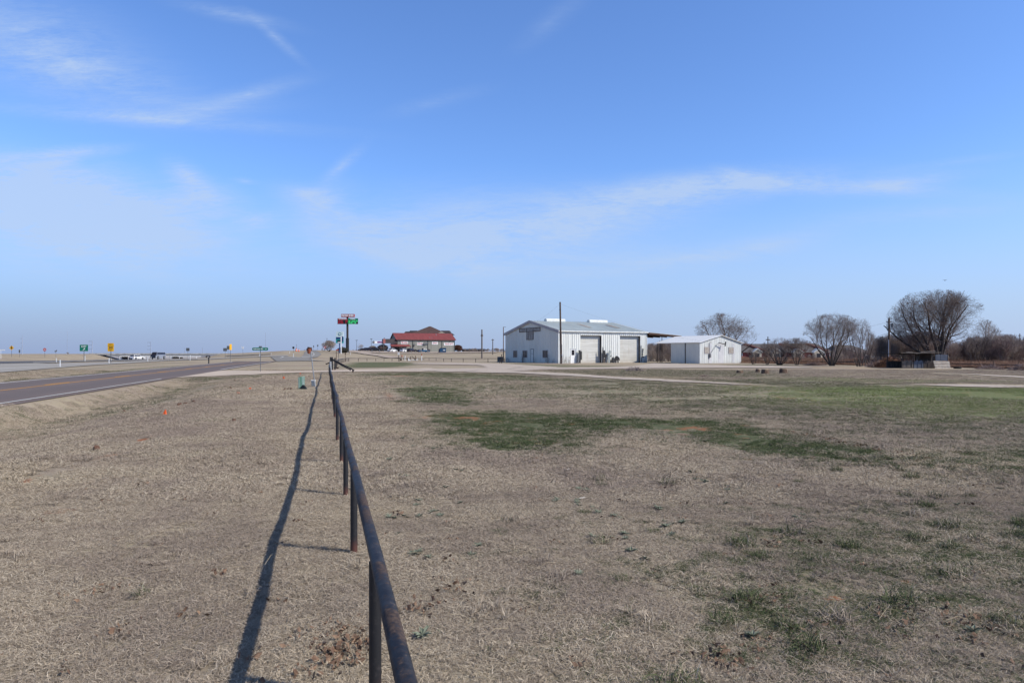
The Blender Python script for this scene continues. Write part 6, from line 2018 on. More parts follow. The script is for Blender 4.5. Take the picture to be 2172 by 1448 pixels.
def grow(seed, cen, rad, stems=4, r0=.18, kids=(8, 7, 6, 4), tilt=(.15, .7), twig=.012, split=.0, droop=0.0, up=.06, ang=(.45, .95), lift=0.0, base=.15):
    """bare branching inside an ellipsoid; returns rows p0 p1 r0 r1 level"""
    R_ = random.Random(seed)
    out = []

    def branch(p, d, L, r, lev):
        n = (7, 5, 4, 3, 2)[lev]
        pts = [p]
        step = L / n
        dd = d.copy()
        for k in range(n):
            j = (.10, .17, .22, .26, .3)[lev]
            dd = (dd + Vector((R_.gauss(0, j), R_.gauss(0, j), R_.gauss(0, j) + (up if lev < 3 else up * .5) - droop * (lev >= 2)))).normalized()
            pts.append(pts[-1] + dd * step)
        rr = [max(r * (1 - .78 * k / n), twig * .55) for k in range(n + 1)]
        for k in range(n):
            out.append((*pts[k], *pts[k + 1], rr[k], rr[k + 1], lev))
        if lev >= len(kids): return
        m = kids[lev]
        m = max(1, int(m * R_.uniform(.75, 1.25) + .5))
        for q in range(m):
            f = (.22 if lev == 0 else .12) + (.78 if lev == 0 else .88) * (q + R_.random()) / m
            f = min(f, .99)
            k = min(int(f * n), n - 1); g = f * n - k
            pp = pts[k].lerp(pts[k + 1], g)
            dk = (pts[k + 1] - pts[k]).normalized()
            ax = dk.cross(Vector((R_.gauss(0, 1), R_.gauss(0, 1), R_.gauss(0, 1))))
            if ax.length < 1e-4: continue
            nd = (Matrix.Rotation(R_.uniform(*ang), 3, ax.normalized()) @ dk)
            nd.z += lift if lev < 2 else 0
            nd.normalize()
            bd = ell_dist(pp, nd, cen, rad)
            if bd < .12: continue
            bd *= 1 + .11 * math.sin(2.3 * math.atan2(nd.y, nd.x) + seed) + .08 * math.sin(6 * nd.z + 2.1 * seed)
            LL = min(bd * R_.uniform(.5, 1.06), L * R_.uniform(.5, .9))
            rk = max((rr[k] * (1 - g) + rr[k + 1] * g) * R_.uniform(.42, .62), twig)
            branch(pp, nd, LL, rk, lev + 1)

    a0 = R_.uniform(0, 6.28)
    for s in range(stems):
        a = a0 + 6.283 * s / stems + R_.uniform(-.35, .35)
        t = R_.uniform(*tilt)
        d = Vector((math.sin(t) * math.cos(a), math.sin(t) * math.sin(a), math.cos(t)))
        p = Vector((base * math.cos(a) * (stems > 1), base * math.sin(a) * (stems > 1), -.1))
        bd = ell_dist(p if cen[2] - rad[2] < .0 else p + d * max(0, (cen[2] - rad[2]) / max(d.z, .3)) * 1.05, d, cen, rad) + (0 if cen[2] - rad[2] < 0 else max(0, (cen[2] - rad[2]) / max(d.z, .3)))
        branch(p, d, bd * R_.uniform(.85, .98), r0 * R_.uniform(.75, 1.1), 0)
    return np.array(out)


def tubes_mesh(name, S, n, m):
    p0, p1, r0, r1 = S[:, 0:3], S[:, 3:6], S[:, 6], S[:, 7]
    d = p1 - p0
    d /= np.linalg.norm(d, axis=1)[:, None] + 1e-9
    ref = np.where(np.abs(d[:, 2:3]) < .9, np.array([[0, 0, 1.0]]), np.array([[1.0, 0, 0]]))
    x = np.cross(d, ref); x /= np.linalg.norm(x, axis=1)[:, None] + 1e-9
    y = np.cross(d, x)
    ang = 2 * math.pi * np.arange(n) / n
    ring = x[:, None, :] * np.cos(ang)[None, :, None] + y[:, None, :] * np.sin(ang)[None, :, None]
    A = p0[:, None, :] + ring * r0[:, None, None]
    B = p1[:, None, :] + ring * r1[:, None, None]
    V = np.concatenate([A, B], 1).reshape(-1, 3)
    k = np.arange(len(S))[:, None] * 2 * n
    q = np.arange(n)[None, :]
    qn = (q + 1) % n
    f = np.stack([k + q, k + n + q, k + n + qn, k + qn], -1).reshape(-1, 4)
    return big_mesh(name, V, f, m, smooth=n > 3)


def link(name, me, parent=None):
    o = bpy.data.objects.new(name, me); COL.objects.link(o)
    if parent is not None: o.parent = parent
    return o


def tree(label, base, S, bark='bark', twigs='twig', group=None, name='bare_tree', rz=0.0):
    o = thing(name, label, 'bush' if 'bush' in name or 'shrub' in name else 'tree', base, rz, group)
    link('trunk', tubes_mesh('trunk', S[S[:, 8] < 1], 7, bark), o)
    link('crown', tubes_mesh('crown', S[S[:, 8] >= 1], 3, twigs), o)
    return o


def tgrow(seed, Y, top, half, bottom, base_row=None, zb=0.0, **k):
    """ellipsoid crown from photo rows/half-width at depth Y"""
    zt = zat(top, Y) - zb; zl = zat(bottom, Y) - zb
    return grow(seed, (0, 0, (zt + zl) / 2), (half * Y / F, half * Y / F * .9, (zt - zl) / 2), **k)


b = at(1541, 150)
tree('round spreading bare tree rising behind the white shed roof', b, tgrow(14, 150, 661, 68, 745, zb=b.z, stems=6, r0=.24, kids=(9, 7, 6, 4), tilt=(.15, 1.05), droop=.05, up=.03, twig=.011))
b = P(1765, 775.4)
tree('vase shaped bare tree with clustered trunks in front of the brick houses', b, tgrow(5, b.y, 662, 64, 752, zb=b.z, stems=8, r0=.12, kids=(8, 6, 5, 4), tilt=(.06, .75), up=.09, twig=.0058, ang=(.3, .75), base=.22))
b = P(1823, 777.2)
tree('slim tall bare tree with several straight stems right of the vase shaped one', b, tgrow(21, b.y, 670, 27, 765, zb=b.z, stems=5, r0=.07, kids=(6, 5, 4, 3), tilt=(.02, .2), up=.14, twig=.005, ang=(.25, .65), base=.25))
b = P(1838, 776.6)
tree('short dark bare tree leaning right beside the slim tall one', b, tgrow(23, b.y, 694, 27, 762, zb=b.z, stems=3, r0=.08, kids=(7, 5, 5, 3), tilt=(.05, .35), up=.1, twig=.0055, ang=(.3, .8)))
b = at(1986, 106)
tree('largest bare tree with a huge round crown above the old animal shelter', b, tgrow(36, 106, 611, 98, 752, zb=b.z, stems=8, r0=.27, kids=(10, 7, 5, 4), tilt=(.04, .74), up=.04, twig=.0088, ang=(.4, 1.0), base=.35))
b = at(2088, 150)
tree('pale barked slender bare tree right of the largest tree', b, tgrow(41, 150, 676, 34, 755, zb=b.z, stems=3, r0=.15, kids=(7, 6, 5, 3), tilt=(.03, .35), up=.12, twig=.009, ang=(.3, .7)), 'pale_bark', 'grey_brush')
b = P(1653, 773.6)
tree('low V-shaped bare shrub with thick spreading stems before the brick houses', b, tgrow(51, b.y, 714, 36, 772, zb=b.z, stems=7, r0=.09, kids=(6, 5, 4, 3), tilt=(.3, .95), up=.07, twig=.0055), name='bare_shrub')
b = P(1627, 772.8)
tree('small dense bare shrub left of the V-shaped one', b, tgrow(52, b.y, 724, 20, 772, zb=b.z, stems=8, r0=.045, kids=(6, 5, 4, 2), tilt=(.05, .5), up=.07, twig=.0055), name='bare_shrub')
b = P(1598, 772.6)
tree('leaning sparse bare shrub nearest the right corner of the white shed', b, tgrow(53, b.y, 738, 19, 772, zb=b.z, stems=5, r0=.04, kids=(5, 4, 4, 2), tilt=(.3, .9), up=.04, twig=.007), name='bare_shrub')
b = P(1690, 773.8)
tree('dark bare shrub between the V-shaped shrub and the vase shaped tree', b, tgrow(54, 150, 726, 26, 766, zb=b.z, stems=7, r0=.06, kids=(6, 5, 4, 3), tilt=(.1, .7), up=.06, twig=.008), name='bare_shrub')
for k, (px, top, hw, lab) in enumerate(((1647, 710, 7, 'thin upright sapling rising above the brick roofs, left of two'), (1663, 713, 7, 'thin upright sapling rising above the brick roofs, right of two'))):
    b = at(px, 175)
    tree(lab, b, tgrow(60 + k, 175, top, hw, 762, zb=b.z, stems=4, r0=.06, kids=(6, 5, 3), tilt=(.02, .15), up=.15, twig=.015, ang=(.2, .5)), 'bark', 'grey_brush', name='sapling')
b = at(698, 288)
tree('round bare bush on the hill crest behind the yield sign', b, tgrow(71, 288, 721, 16, 744.5, zb=b.z, stems=9, r0=.10, kids=(7, 6, 5, 3), tilt=(.1, 1.0), up=.05, twig=.013), 'bark', 'grey_brush', name='bare_bush')
b = at(686, 300)
tree('wispy low bare bush left of the round one on the hill', b, tgrow(72, 300, 727, 9, 744, zb=b.z, stems=5, r0=.05, kids=(5, 4, 3), tilt=(.1, 1.0), twig=.02), 'bark', 'grey_brush', name='bare_bush')
b = at(765, 300)
tree('sparse pale bare bush between the lamp post and the dark cars', b, tgrow(73, 300, 728, 8, 744, zb=b.z, stems=5, r0=.05, kids=(5, 4, 3), tilt=(.05, .7), twig=.018), 'bark', 'grey_brush', name='bare_bush')
b = at(790.5, 302)
tree('dense greyish bush behind the black off-road vehicle', b, tgrow(74, 302, 733, 10, 746, zb=b.z, stems=10, r0=.06, kids=(7, 6, 5, 3), tilt=(.1, 1.2), twig=.028), 'bark', 'grey_brush', name='bare_bush')
b = at(812, 300)
tree('dense reddish brown bush just left of the store entrance', b, tgrow(75, 300, 730.5, 13, 747, zb=b.z, stems=12, r0=.06, kids=(7, 6, 5, 3), tilt=(.1, 1.2), twig=.03), 'bark', 'brush', name='bare_bush')
b = at(971, 318)
tree('rusty brown leafy bush at the right end of the store', b, tgrow(76, 318, 731, 11, 747, zb=b.z, stems=12, r0=.06, kids=(7, 6, 5, 3), tilt=(.1, 1.1), twig=.03), 'bark', 'rust_leaf', name='leafy_bush')
b = at(144, 690)
tree('tiny bare tree on the skyline left of the exit sign', b, tgrow(77, 690, 746.8, 4.5, 752.5, zb=b.z, stems=3, r0=.15, kids=(5, 4, 3), tilt=(.2, .9), twig=.05), 'bark', 'grey_brush')


def leaf_bush(name, label, base, rx, rz, n, m, seed, size=.12):
    r = np.random.default_rng(seed)
    u = r.normal(size=(n, 3)); u /= np.linalg.norm(u, axis=1)[:, None]
    rad = r.uniform(.45, 1.0, n) ** .5 * (1 + .18 * np.sin(u[:, 0] * 5 + seed) * np.sin(u[:, 2] * 4))
    c = u * rad[:, None] * np.array([rx, rx * .9, rz]) + np.array([0, 0, rz * .85])
    c[:, 2] = np.maximum(c[:, 2], .05)
    a = r.normal(size=(n, 3)); a /= np.linalg.norm(a, axis=1)[:, None]
    b2 = np.cross(a, r.normal(size=(n, 3))); b2 /= np.linalg.norm(b2, axis=1)[:, None]
    sz = size * r.uniform(.6, 1.3, n)[:, None]
    V = np.stack([c - a * sz, c + b2 * sz * .5, c + a * sz, c - b2 * sz * .5], 1).reshape(-1, 3)
    f = np.arange(4 * n).reshape(-1, 4)
    o = thing(name, label, 'bush', base)
    link('foliage', big_mesh('foliage', V, f, m), o)
    S = grow(seed, (0, 0, rz * .8), (rx * .8, rx * .8, rz * .8), stems=5, r0=.05, kids=(4, 3), tilt=(.1, .9), twig=.02)
    link('stems', tubes_mesh('stems', S, 3, 'bark'), o)
    return o


leaf_bush('evergreen_bush', 'dark rounded evergreen bush at the foot of the fuel station sign', at(727, 262), 2.0, 1.15, 2600, 'evergreen', 5, .16)
for k, (px, rx, rz, m, lab) in enumerate(((881.5, .75, .75, 'evergreen', 'small dark shrub by the store wall, right of the dark brown car'), (888.5, 1.0, .7, 'evergreen', 'wider olive shrub by the store wall, left of the blue pickup'), (908.5, .8, .8, 'rust_leaf', 'reddish brown shrub by the store wall, right of the blue pickup'))):
    leaf_bush('wall_shrub', lab, at(px, 296), rx, rz, 700, m, 20 + k, .14)


# ---- brush piles
def pile(label, px, py, hw, top, n, m, core, seed, name='brush_pile', cat='brush pile', rstick=.02):
    b = P(px, py)
    s = b.y / F
    r = random.Random(seed)
    o = thing(name, label, cat, b)
    W_, H_ = hw * s, zat(top, b.y) - b.z
    mb = MB()
    if core:
        N = 18
        ring = [[(W_ * .86 * q * math.cos(6.283 * k / N) * r.uniform(.9, 1.05), .55 * W_ * q * math.sin(6.283 * k / N), H_ * .82 * (1 - q ** 1.7) * r.uniform(.8, 1.1) - (.05 if q == 1 else 0)) for k in range(N)] for q in (1, .8, .55, .3, .08)]
        i0 = 0
        for rg in ring: mb.v += rg
        for a in range(len(ring) - 1):
            for k in range(N):
                j = (k + 1) % N
                mb.f.append((a * N + k, a * N + j, (a + 1) * N + j, (a + 1) * N + k))
        mb.f.append(tuple((len(ring) - 1) * N + k for k in range(N)))
        mb.build('core', core, o, smooth=True)
    S = []
    for _ in range(n):
        q = r.random() ** .6; a = r.uniform(0, 6.283)
        p = Vector((W_ * q * math.cos(a), .6 * W_ * q * math.sin(a), H_ * (1 - q ** 1.8) * r.uniform(.2, .95)))
        d = Vector((r.gauss(0, 1), r.gauss(0, .7), r.gauss(.1, .45))).normalized() * r.uniform(.25, .8) * min(1.5, W_)
        e = p + d * .6
        e.z = max(e.z, .01)
        S.append((*(p - d * .4), *e, rstick * r.uniform(.5, 1.3), rstick * .5, 0))
    link('sticks', tubes_mesh('sticks', np.array(S), 3, m), o)
    return o


pile('big orange brown brush pile with a dark mound left of the animal shelter', 1888, 779.0, 30, 753.5, 900, 'deadbrush', 'dark_mound', 1)
pile('dark earth coloured brush mound in front of the white camper trailer', 1860, 778.4, 24, 762.5, 220, 'brush', 'dark_mound', 2)
pile('low dark brush mound at the foot of the vase shaped tree, left side', 1728, 774.6, 24, 768.4, 160, 'brush', 'dark_mound', 3)
pile('long low dark brush mound along the rail right of the pale pallet', 2098, 782.6, 24, 773.6, 260, 'brush', 'dark_mound', 4)
pile('dark tangled brush mound at the right frame edge by the rail', 2168, 785.4, 26, 771.4, 420, 'brush', 'dark_mound', 5)
pile('small dark heap by the rail between the two brush mounds at the right', 2124, 783.2, 8, 778.2, 60, 'brush', 'dark_mound', 6)
pile('loose grey twig pile on the grass in front of the roll-up doors', 1346, 786.6, 19, 779.6, 240, 'grey_brush', None, 7, rstick=.028)
pile('tiny dark mound on the grass below the white shed', 1494, 798.2, 11, 795.0, 50, 'brush', 'dark_mound', 8, name='earth_mound', cat='mound')
b = P(2031, 781.6)
o = thing('discarded_tyre', 'dark discarded tyre lying flat right of the pale pallet', 'tyre', b)
N = 20
mb = MB()
for k in range(N):
    a, c = 6.283 * k / N, 6.283 * (k + 1) / N
    for (ra, za), (rb_, zb_) in (((.36, .0), (.40, .1)), ((.40, .1), (.36, .2)), ((.36, .2), (.2, .18)), ((.2, .18), (.2, .02))):
        mb.poly([(ra * math.cos(a), ra * math.sin(a), za), (ra * math.cos(c), ra * math.sin(c), za), (rb_ * math.cos(c), rb_ * math.sin(c), zb_), (rb_ * math.cos(a), rb_ * math.sin(a), zb_)])
mb.build('tread', 'tyre', o)


# ================================================================== SCATTERED GROUND COVER (stuff)
def scatter(name, label, pts, rot, scl, variants, attrs=None):
    """points carrying instances of the variant meshes"""
    me = bpy.data.meshes.new(name)
    me.vertices.add(len(pts)); me.vertices.foreach_set('co', np.ascontiguousarray(pts, np.float32).ravel())
    a = me.attributes.new('rot', 'FLOAT_VECTOR', 'POINT'); a.data.foreach_set('vector', np.ascontiguousarray(rot, np.float32).ravel())
    fattr(me, 'scl', scl)
    for k, v in (attrs or {}).items(): fattr(me, k, v)
    o = bpy.data.objects.new(name, me); COL.objects.link(o)
    vc = bpy.data.collections.new(name + '_variants')
    for i, m_ in enumerate(variants):
        vo = bpy.data.objects.new('%s_variant_%d' % (name, i), m_); vc.objects.link(vo)
    ng = bpy.data.node_groups.new(name, 'GeometryNodeTree')
    ng.interface.new_socket('Geometry', in_out='INPUT', socket_type='NodeSocketGeometry')
    ng.interface.new_socket('Geometry', in_out='OUTPUT', socket_type='NodeSocketGeometry')
    N_ = ng.nodes; Lk = ng.links
    gi, go = N_.new('NodeGroupInput'), N_.new('NodeGroupOutput')
    ci = N_.new('GeometryNodeCollectionInfo'); ci.inputs['Collection'].default_value = vc
    ci.inputs['Separate Children'].default_value = True; ci.inputs['Reset Children'].default_value = True
    ip = N_.new('GeometryNodeInstanceOnPoints'); ip.inputs['Pick Instance'].default_value = True
    na = N_.new('GeometryNodeInputNamedAttribute'); na.data_type = 'FLOAT_VECTOR'; na.inputs[0].default_value = 'rot'
    er = N_.new('FunctionNodeEulerToRotation')
    ns = N_.new('GeometryNodeInputNamedAttribute'); ns.data_type = 'FLOAT'; ns.inputs[0].default_value = 'scl'
    ri = N_.new('FunctionNodeRandomValue'); ri.data_type = 'INT'
    ri.inputs[4].default_value = 0; ri.inputs[5].default_value = len(variants) - 1
    Lk.new(gi.outputs[0], ip.inputs['Points'])
    Lk.new(ci.outputs[0], ip.inputs['Instance'])
    Lk.new(na.outputs[0], er.inputs[0]); Lk.new(er.outputs[0], ip.inputs['Rotation'])
    Lk.new(ns.outputs[0], ip.inputs['Scale'])
    Lk.new(ri.outputs[2], ip.inputs['Instance Index'])
    Lk.new(ip.outputs[0], go.inputs[0])
    md = o.modifiers.new('scatter', 'NODES'); md.node_group = ng
    return tag(o, label, kind='stuff')


def blade_material(name, cols, greens, gmul=1.0):
    m, t, b = new_mat(name)
    r = t.attr('rnd').outputs['Fac']; r2 = t.attr('rnd2').outputs['Fac']
    cr = t.n('ShaderNodeValToRGB', Fac=r)
    el = cr.color_ramp.elements
    while len(el) < len(cols): el.new(.5)
    for i, c in enumerate(cols):
        el[i].position = i / (len(cols) - 1); el[i].color = (*c, 1)
    geo = t.n('ShaderNodeNewGeometry')
    nz = t.noise(geo.outputs['Position'], .6, 4, .6)
    nf = t.noise(geo.outputs['Position'], 5.0, 4, .65)
    nb = t.noise(geo.outputs['Position'], .16, 4, .6)
    c = t.mix(t.math('MULTIPLY', t.ramp(nz, .42, .62), .55), cr.outputs[0], (.235, .187, .158))
    c = t.mix(t.math('MULTIPLY', t.ramp(nb, .50, .64), .5), c, (.28, .222, .188))
    c = t.mix(t.math('MULTIPLY', t.ramp(nb, .48, .36), .25), c, (.50, .41, .275))
    nm = t.noise(geo.outputs['Position'], 1.7, 5, .65)
    g = t.math('ADD', t.math('SUBTRACT', t.attr('green', 'INSTANCER').outputs['Fac'], .16), t.math('MULTIPLY', t.math('SUBTRACT', t.math('ADD', t.math('MULTIPLY', nf, .5), t.math('MULTIPLY', nm, .7)), .6), 2.9))
    weak = t.math('MULTIPLY', t.ramp(t.noise(geo.outputs['Position'], .22, 5, .62), .56, .72), .3)
    ga = t.attr('green', 'INSTANCER').outputs['Fac']
    g = t.math('ADD', t.math('MULTIPLY', g, t.ramp(ga, .02, .15)), weak)
    gsel = t.math('GREATER_THAN', t.math('MULTIPLY', g, gmul), t.math('MULTIPLY_ADD', r2, .75, .12))
    c = t.mix(gsel, c, t.mix(r, greens[0], greens[1]))
    la = t.attr('lush', 'INSTANCER').outputs['Fac']
    lsel = t.math('GREATER_THAN', t.math('ADD', la, t.math('MULTIPLY', t.math('SUBTRACT', nf, .5), .8)), t.math('ADD', r2, .15))
    c = t.mix(t.math('MULTIPLY', lsel, t.ramp(la, .02, .12)), c, (.175, .215, .075))
    t.set(b, 'Base Color', c)
    b.inputs['Roughness'].default_value = .75
    b.inputs['Specular IOR Level'].default_value = .15
    return m


M['blade'] = blade_material('dry_blades', [(.145, .112, .087), (.315, .256, .194), (.475, .398, .302), (.66, .575, .455)], [(.042, .062, .025), (.108, .125, .056)])


def patch(seed, size, n, lmin, lmax, w, el=(.05, .8), m='blade', curl=.5, clump=0):
    """a mat of bent grass blades"""
    r = np.random.default_rng(seed)
    if clump:
        cc = r.uniform(-size / 2, size / 2, (clump, 2))
        base = cc[r.integers(0, clump, n)] + r.normal(0, size * .035, (n, 2))
    else:
        base = r.uniform(-size / 2, size / 2, (n, 2))
    az = r.uniform(0, 2 * math.pi, n)
    e = el[0] + (el[1] - el[0]) * r.random(n) ** 1.6
    L = r.uniform(lmin, lmax, n)
    w = w * r.uniform(.7, 1.3, n)
    z0 = r.uniform(-.006, .012, n)
    P0 = np.stack([base[:, 0], base[:, 1], z0], 1)
    d1 = np.stack([np.cos(az) * np.cos(e), np.sin(az) * np.cos(e), np.sin(e)], 1)
    az2 = az + r.normal(0, curl, n); e2 = e - r.uniform(.1, .9, n) * (.5 + e)
    d2 = np.stack([np.cos(az2) * np.cos(e2), np.sin(az2) * np.cos(e2), np.sin(e2)], 1)
    P1 = P0 + d1 * (L * .55)[:, None]
    P2 = P1 + d2 * (L * .5)[:, None]
    P2[:, 2] = np.maximum(P2[:, 2], .002)
    sd = np.stack([-np.sin(az), np.cos(az), r.normal(0, .5, n)], 1)
    sd /= np.linalg.norm(sd, axis=1)[:, None]
    hw = (w / 2)[:, None]
    V = np.stack([P0 - sd * hw, P0 + sd * hw, P1 + sd * hw, P1 - sd * hw, P2 + sd * hw * .35, P2 - sd * hw * .35], 1).reshape(-1, 3)
    k = np.arange(n)[:, None] * 6
    f = np.concatenate([k + np.array([[0, 1, 2, 3]]), k + np.array([[3, 2, 4, 5]])], 0)
    me = big_mesh('grass_patch', V, f, m)
    fattr(me, 'rnd', np.repeat(np.clip(r.normal(.5, .24, n), 0, 1), 6)); fattr(me, 'rnd2', np.repeat(r.random(n), 6))
    return me


def in_bare(X, Y, margin=0.0):
    out = np.zeros(X.shape, bool)
    for poly in BARE:
        lo = poly.min(0) - margin; hi = poly.max(0) + margin
        k = (X >= lo[0]) & (X <= hi[0]) & (Y >= lo[1]) & (Y <= hi[1]) & ~out
        if k.any(): out[k] = poly_dist(X[k], Y[k], poly) > -margin
    return out


def field(y0, y1, sp, fx=.95, x0=4.0, seed=0):
    r = np.random.default_rng(seed)
    xm = fx * y1 + x0
    gx_, gy_ = np.meshgrid(np.arange(-xm, xm, sp), np.arange(y0, y1, sp))
    X = gx_.ravel() + r.uniform(-sp * .22, sp * .22, gx_.size); Y = gy_.ravel() + r.uniform(-sp * .22, sp * .22, gx_.size)
    k = np.abs(X) < fx * np.maximum(Y, 0) + x0
    return X[k], Y[k], r


def lay(name, label, y0, y1, sp, variants, smin, smax, seed, drop=0.0, margin=.15, within=None):
    X, Y, r = field(y0, y1, sp, seed=seed)
    g, l, d = masks(X, Y)
    s, t = st_of(X, Y)
    for ox, oy in ((.5, 0), (-.5, 0), (0, .5), (0, -.5)):
        d = np.maximum(d, masks(X + ox * sp, Y + oy * sp)[2] * .9)
    k = ~in_bare(X, Y, margin) & (d < .42) & (r.random(len(X)) > drop)
    if within: k &= in_bare(X, Y, within)
    k &= ~((g > .6) & (r.random(len(X)) < .28))
    X, Y, g, l = X[k], Y[k], g[k], l[k]
    Z = H(X, Y)
    n = len(X)
    # lean each patch with the slope of the ground
    e = .15
    gxs = (H(X + e, Y) - H(X - e, Y)) / (2 * e); gys = (H(X, Y + e) - H(X, Y - e)) / (2 * e)
    rz_ = r.uniform(0, 6.283, n)
    rot = np.array([tuple((Vector((-a, -b, 1)).to_track_quat('Z', 'Y').to_matrix() @ Matrix.Rotation(c, 3, 'Z')).to_euler()) for a, b, c in zip(gxs, gys, rz_)]).reshape(-1, 3)
    return scatter(name, label, np.stack([X, Y, Z], 1), rot, r.uniform(smin, smax, n), variants, {'green': g, 'lush': l})


nearP = [patch(100 + i, .5, 3600, .016, .052, .0017, (.0, .75)) for i in range(5)] + [patch(110, .5, 3200, .02, .062, .0018, (.05, .95), clump=26)]
lay('dry_grass', 'matted short dry grass of the foreground lawn', -.8, 8.5, .33, nearP, .9, 1.2, 1)
midP = [patch(200 + i, 1.0, 3600, .025, .07, .0034, (.0, .85)) for i in range(4)] + [patch(210, 1.0, 3200, .03, .085, .0036, (.1, 1.1), clump=50)]
lay('dry_grass', 'matted short dry grass of the middle distance', 8.3, 24, .70, midP, .85, 1.25, 2, margin=.5)
farP = [patch(300 + i, 2.4, 3800, .03, .085, .0075, (.1, 1.0)) for i in range(4)] + [patch(310, 2.4, 3400, .035, .10, .008, (.1, 1.15), clump=150)]
lay('dry_grass', 'short dry grass of the distant field', 23.5, 70, 2.0, farP, .85, 1.25, 3, margin=1.35)
lay('dry_grass', 'short dry grass along the edges of road and gravel', 14, 70, .5, midP, .55, .8, 4, margin=.52, within=2.4)

# loose pale straw stalks lying on the lawn
r = np.random.default_rng(31)
stalks = []
for i in range(4):
    S = []
    for _ in range(6):
        a = r.uniform(0, 6.283); L = r.uniform(.08, .24); c = r.uniform(-.6, .6, 2)
        p = np.array([c[0], c[1], r.uniform(.02, .05)]); q = p + np.array([math.cos(a) * L * .5, math.sin(a) * L * .5, r.uniform(-.01, .04)]); e = q + np.array([math.cos(a + r.normal(0, .25)) * L * .5, math.sin(a + r.normal(0, .25)) * L * .5, -.02])
        S.append((*p, *q, .0011, .0010, 0)); S.append((*q, *e, .0010, .0006, 0))
    stalks.append(tubes_mesh('stalks', np.array(S), 3, 'straw'))
X, Y, r = field(1.6, 9, 1.0, seed=33)
scatter('straw_stalks', 'loose pale straw stalks lying on the grass', np.stack([X, Y, H(X, Y)], 1), np.stack([X * 0, X * 0, r.uniform(0, 6.28, len(X))], 1), r.uniform(.8, 1.3, len(X)), stalks)


# weeds: flat grey-green rosettes
def rosette(seed, n=16, L=.055):
    r = np.random.default_rng(seed)
    mb = MB()
    for k in range(n):
        a = 6.283 * k / n + r.uniform(-.2, .2); l = L * r.uniform(.6, 1.15); w = l * .16; e = r.uniform(.15, .9)
        c, s_ = math.cos(a), math.sin(a)
        m1 = (c * l * .5 * math.cos(e), s_ * l * .5 * math.cos(e), l * .5 * math.sin(e) + .01)
        tp = (c * l * math.cos(e * .6), s_ * l * math.cos(e * .6), l * .75 * math.sin(e) + .008)
        mb.poly([(0, 0, .012), (m1[0] - s_ * w, m1[1] + c * w, m1[2]), tp, (m1[0] + s_ * w, m1[1] - c * w, m1[2])])
    me = bpy.data.meshes.new('rosette'); me.from_pydata(mb.v, [], mb.f); me.materials.append(M['weed'])
    return me


rv = [rosette(i, 14 + 3 * i) for i in range(4)]
wp = [(997, 1168), (1420, 1110), (1240, 1143), (1255, 1046), (850, 1138), (905, 1065), (975, 1068), (965, 1000), (885, 946), (930, 952), (1060, 950), (1095, 948), (1185, 1062), (1310, 1135), (1480, 1020), (1560, 1040), (895, 1092), (820, 1098), (1280, 1090), (1225, 1070), (960, 1330), (880, 1180), (1380, 1080), (1700, 1100), (1340, 1178), (850, 930), (852, 1010)]
pts = [P(a, b) for a, b in wp]
r = np.random.default_rng(9)
ex_ = []
for p in pts:
    for _ in range(r.integers(1, 5)):
        q = p[0] + r.normal(0, .09), p[1] + r.normal(0, .09)
        ex_.append((q[0], q[1], h1(*q)))
ax_, ay_, rr_ = field(3, 14, 1.1, seed=77)
kk = (ax_ > -.2 * ay_) & (rr_.random(len(ax_)) < .35)
for x, y in zip(ax_[kk], ay_[kk]): ex_.append((x, y, h1(x, y)))
ex_ = np.array(ex_)
scatter('weeds', 'scattered grey-green rosette weeds in the dry grass', ex_, np.stack([r.normal(0, .15, len(ex_)), r.normal(0, .15, len(ex_)), r.uniform(0, 6.28, len(ex_))], 1), r.uniform(.6, 1.2, len(ex_)), rv)

# green tufts standing above the mat in the lower right
tv = [patch(400 + i, .16, 130, .05, .13, .0032, (.5, 1.4), curl=.25) for i in range(3)]
X, Y, r = field(1.6, 10, .42, seed=41)
g, l, d = masks(X, Y)
nz = np.sin(X * 2.1 + 1.3 * np.sin(Y * 1.7)) * np.sin(Y * 2.6 + X * .8)
k = (r.random(len(X)) < np.clip(g * 1.1 * (nz > .05) + .03 + .10 * (X > 0), 0, 1)) & (d < .4) & (X > -.27 * Y + .5)
X, Y = X[k], Y[k]
scatter('grass_tufts', 'greenish grass tufts standing above the dry mat', np.stack([X, Y, H(X, Y)], 1), np.stack([X * 0, X * 0, r.uniform(0, 6.28, len(X))], 1), r.uniform(.6, 1.25, len(X)), tv, {'green': np.clip(.25 + .6 * (X > .5) + r.normal(0, .25, len(X)), 0, 1), 'lush': X * 0})

dv = [patch(420 + i, .22, 150, .05, .12, .0028, (.4, 1.35), curl=.35, clump=5) for i in range(4)]
X, Y, r = field(1.6, 17, .5, seed=43)
nz = np.sin(X * 1.1 + 1.7 * np.sin(Y * .9)) * np.sin(Y * 1.4 + X * .6)
g, l, d = masks(X, Y)
k = (r.random(len(X)) < .18 + .3 * (nz > .2)) & (d < .3) & ~in_bare(X, Y, .4) & (g < .6)
X, Y = X[k], Y[k]
scatter('dry_tufts', 'taller dry straw tufts standing out of the mat', np.stack([X, Y, H(X, Y)], 1), np.stack([X * 0, X * 0, r.uniform(0, 6.28, len(X))], 1), r.uniform(.5, 1.1, len(X)), dv, {'green': np.clip(r.normal(.05, .12, len(X)), 0, 1), 'lush': X * 0})


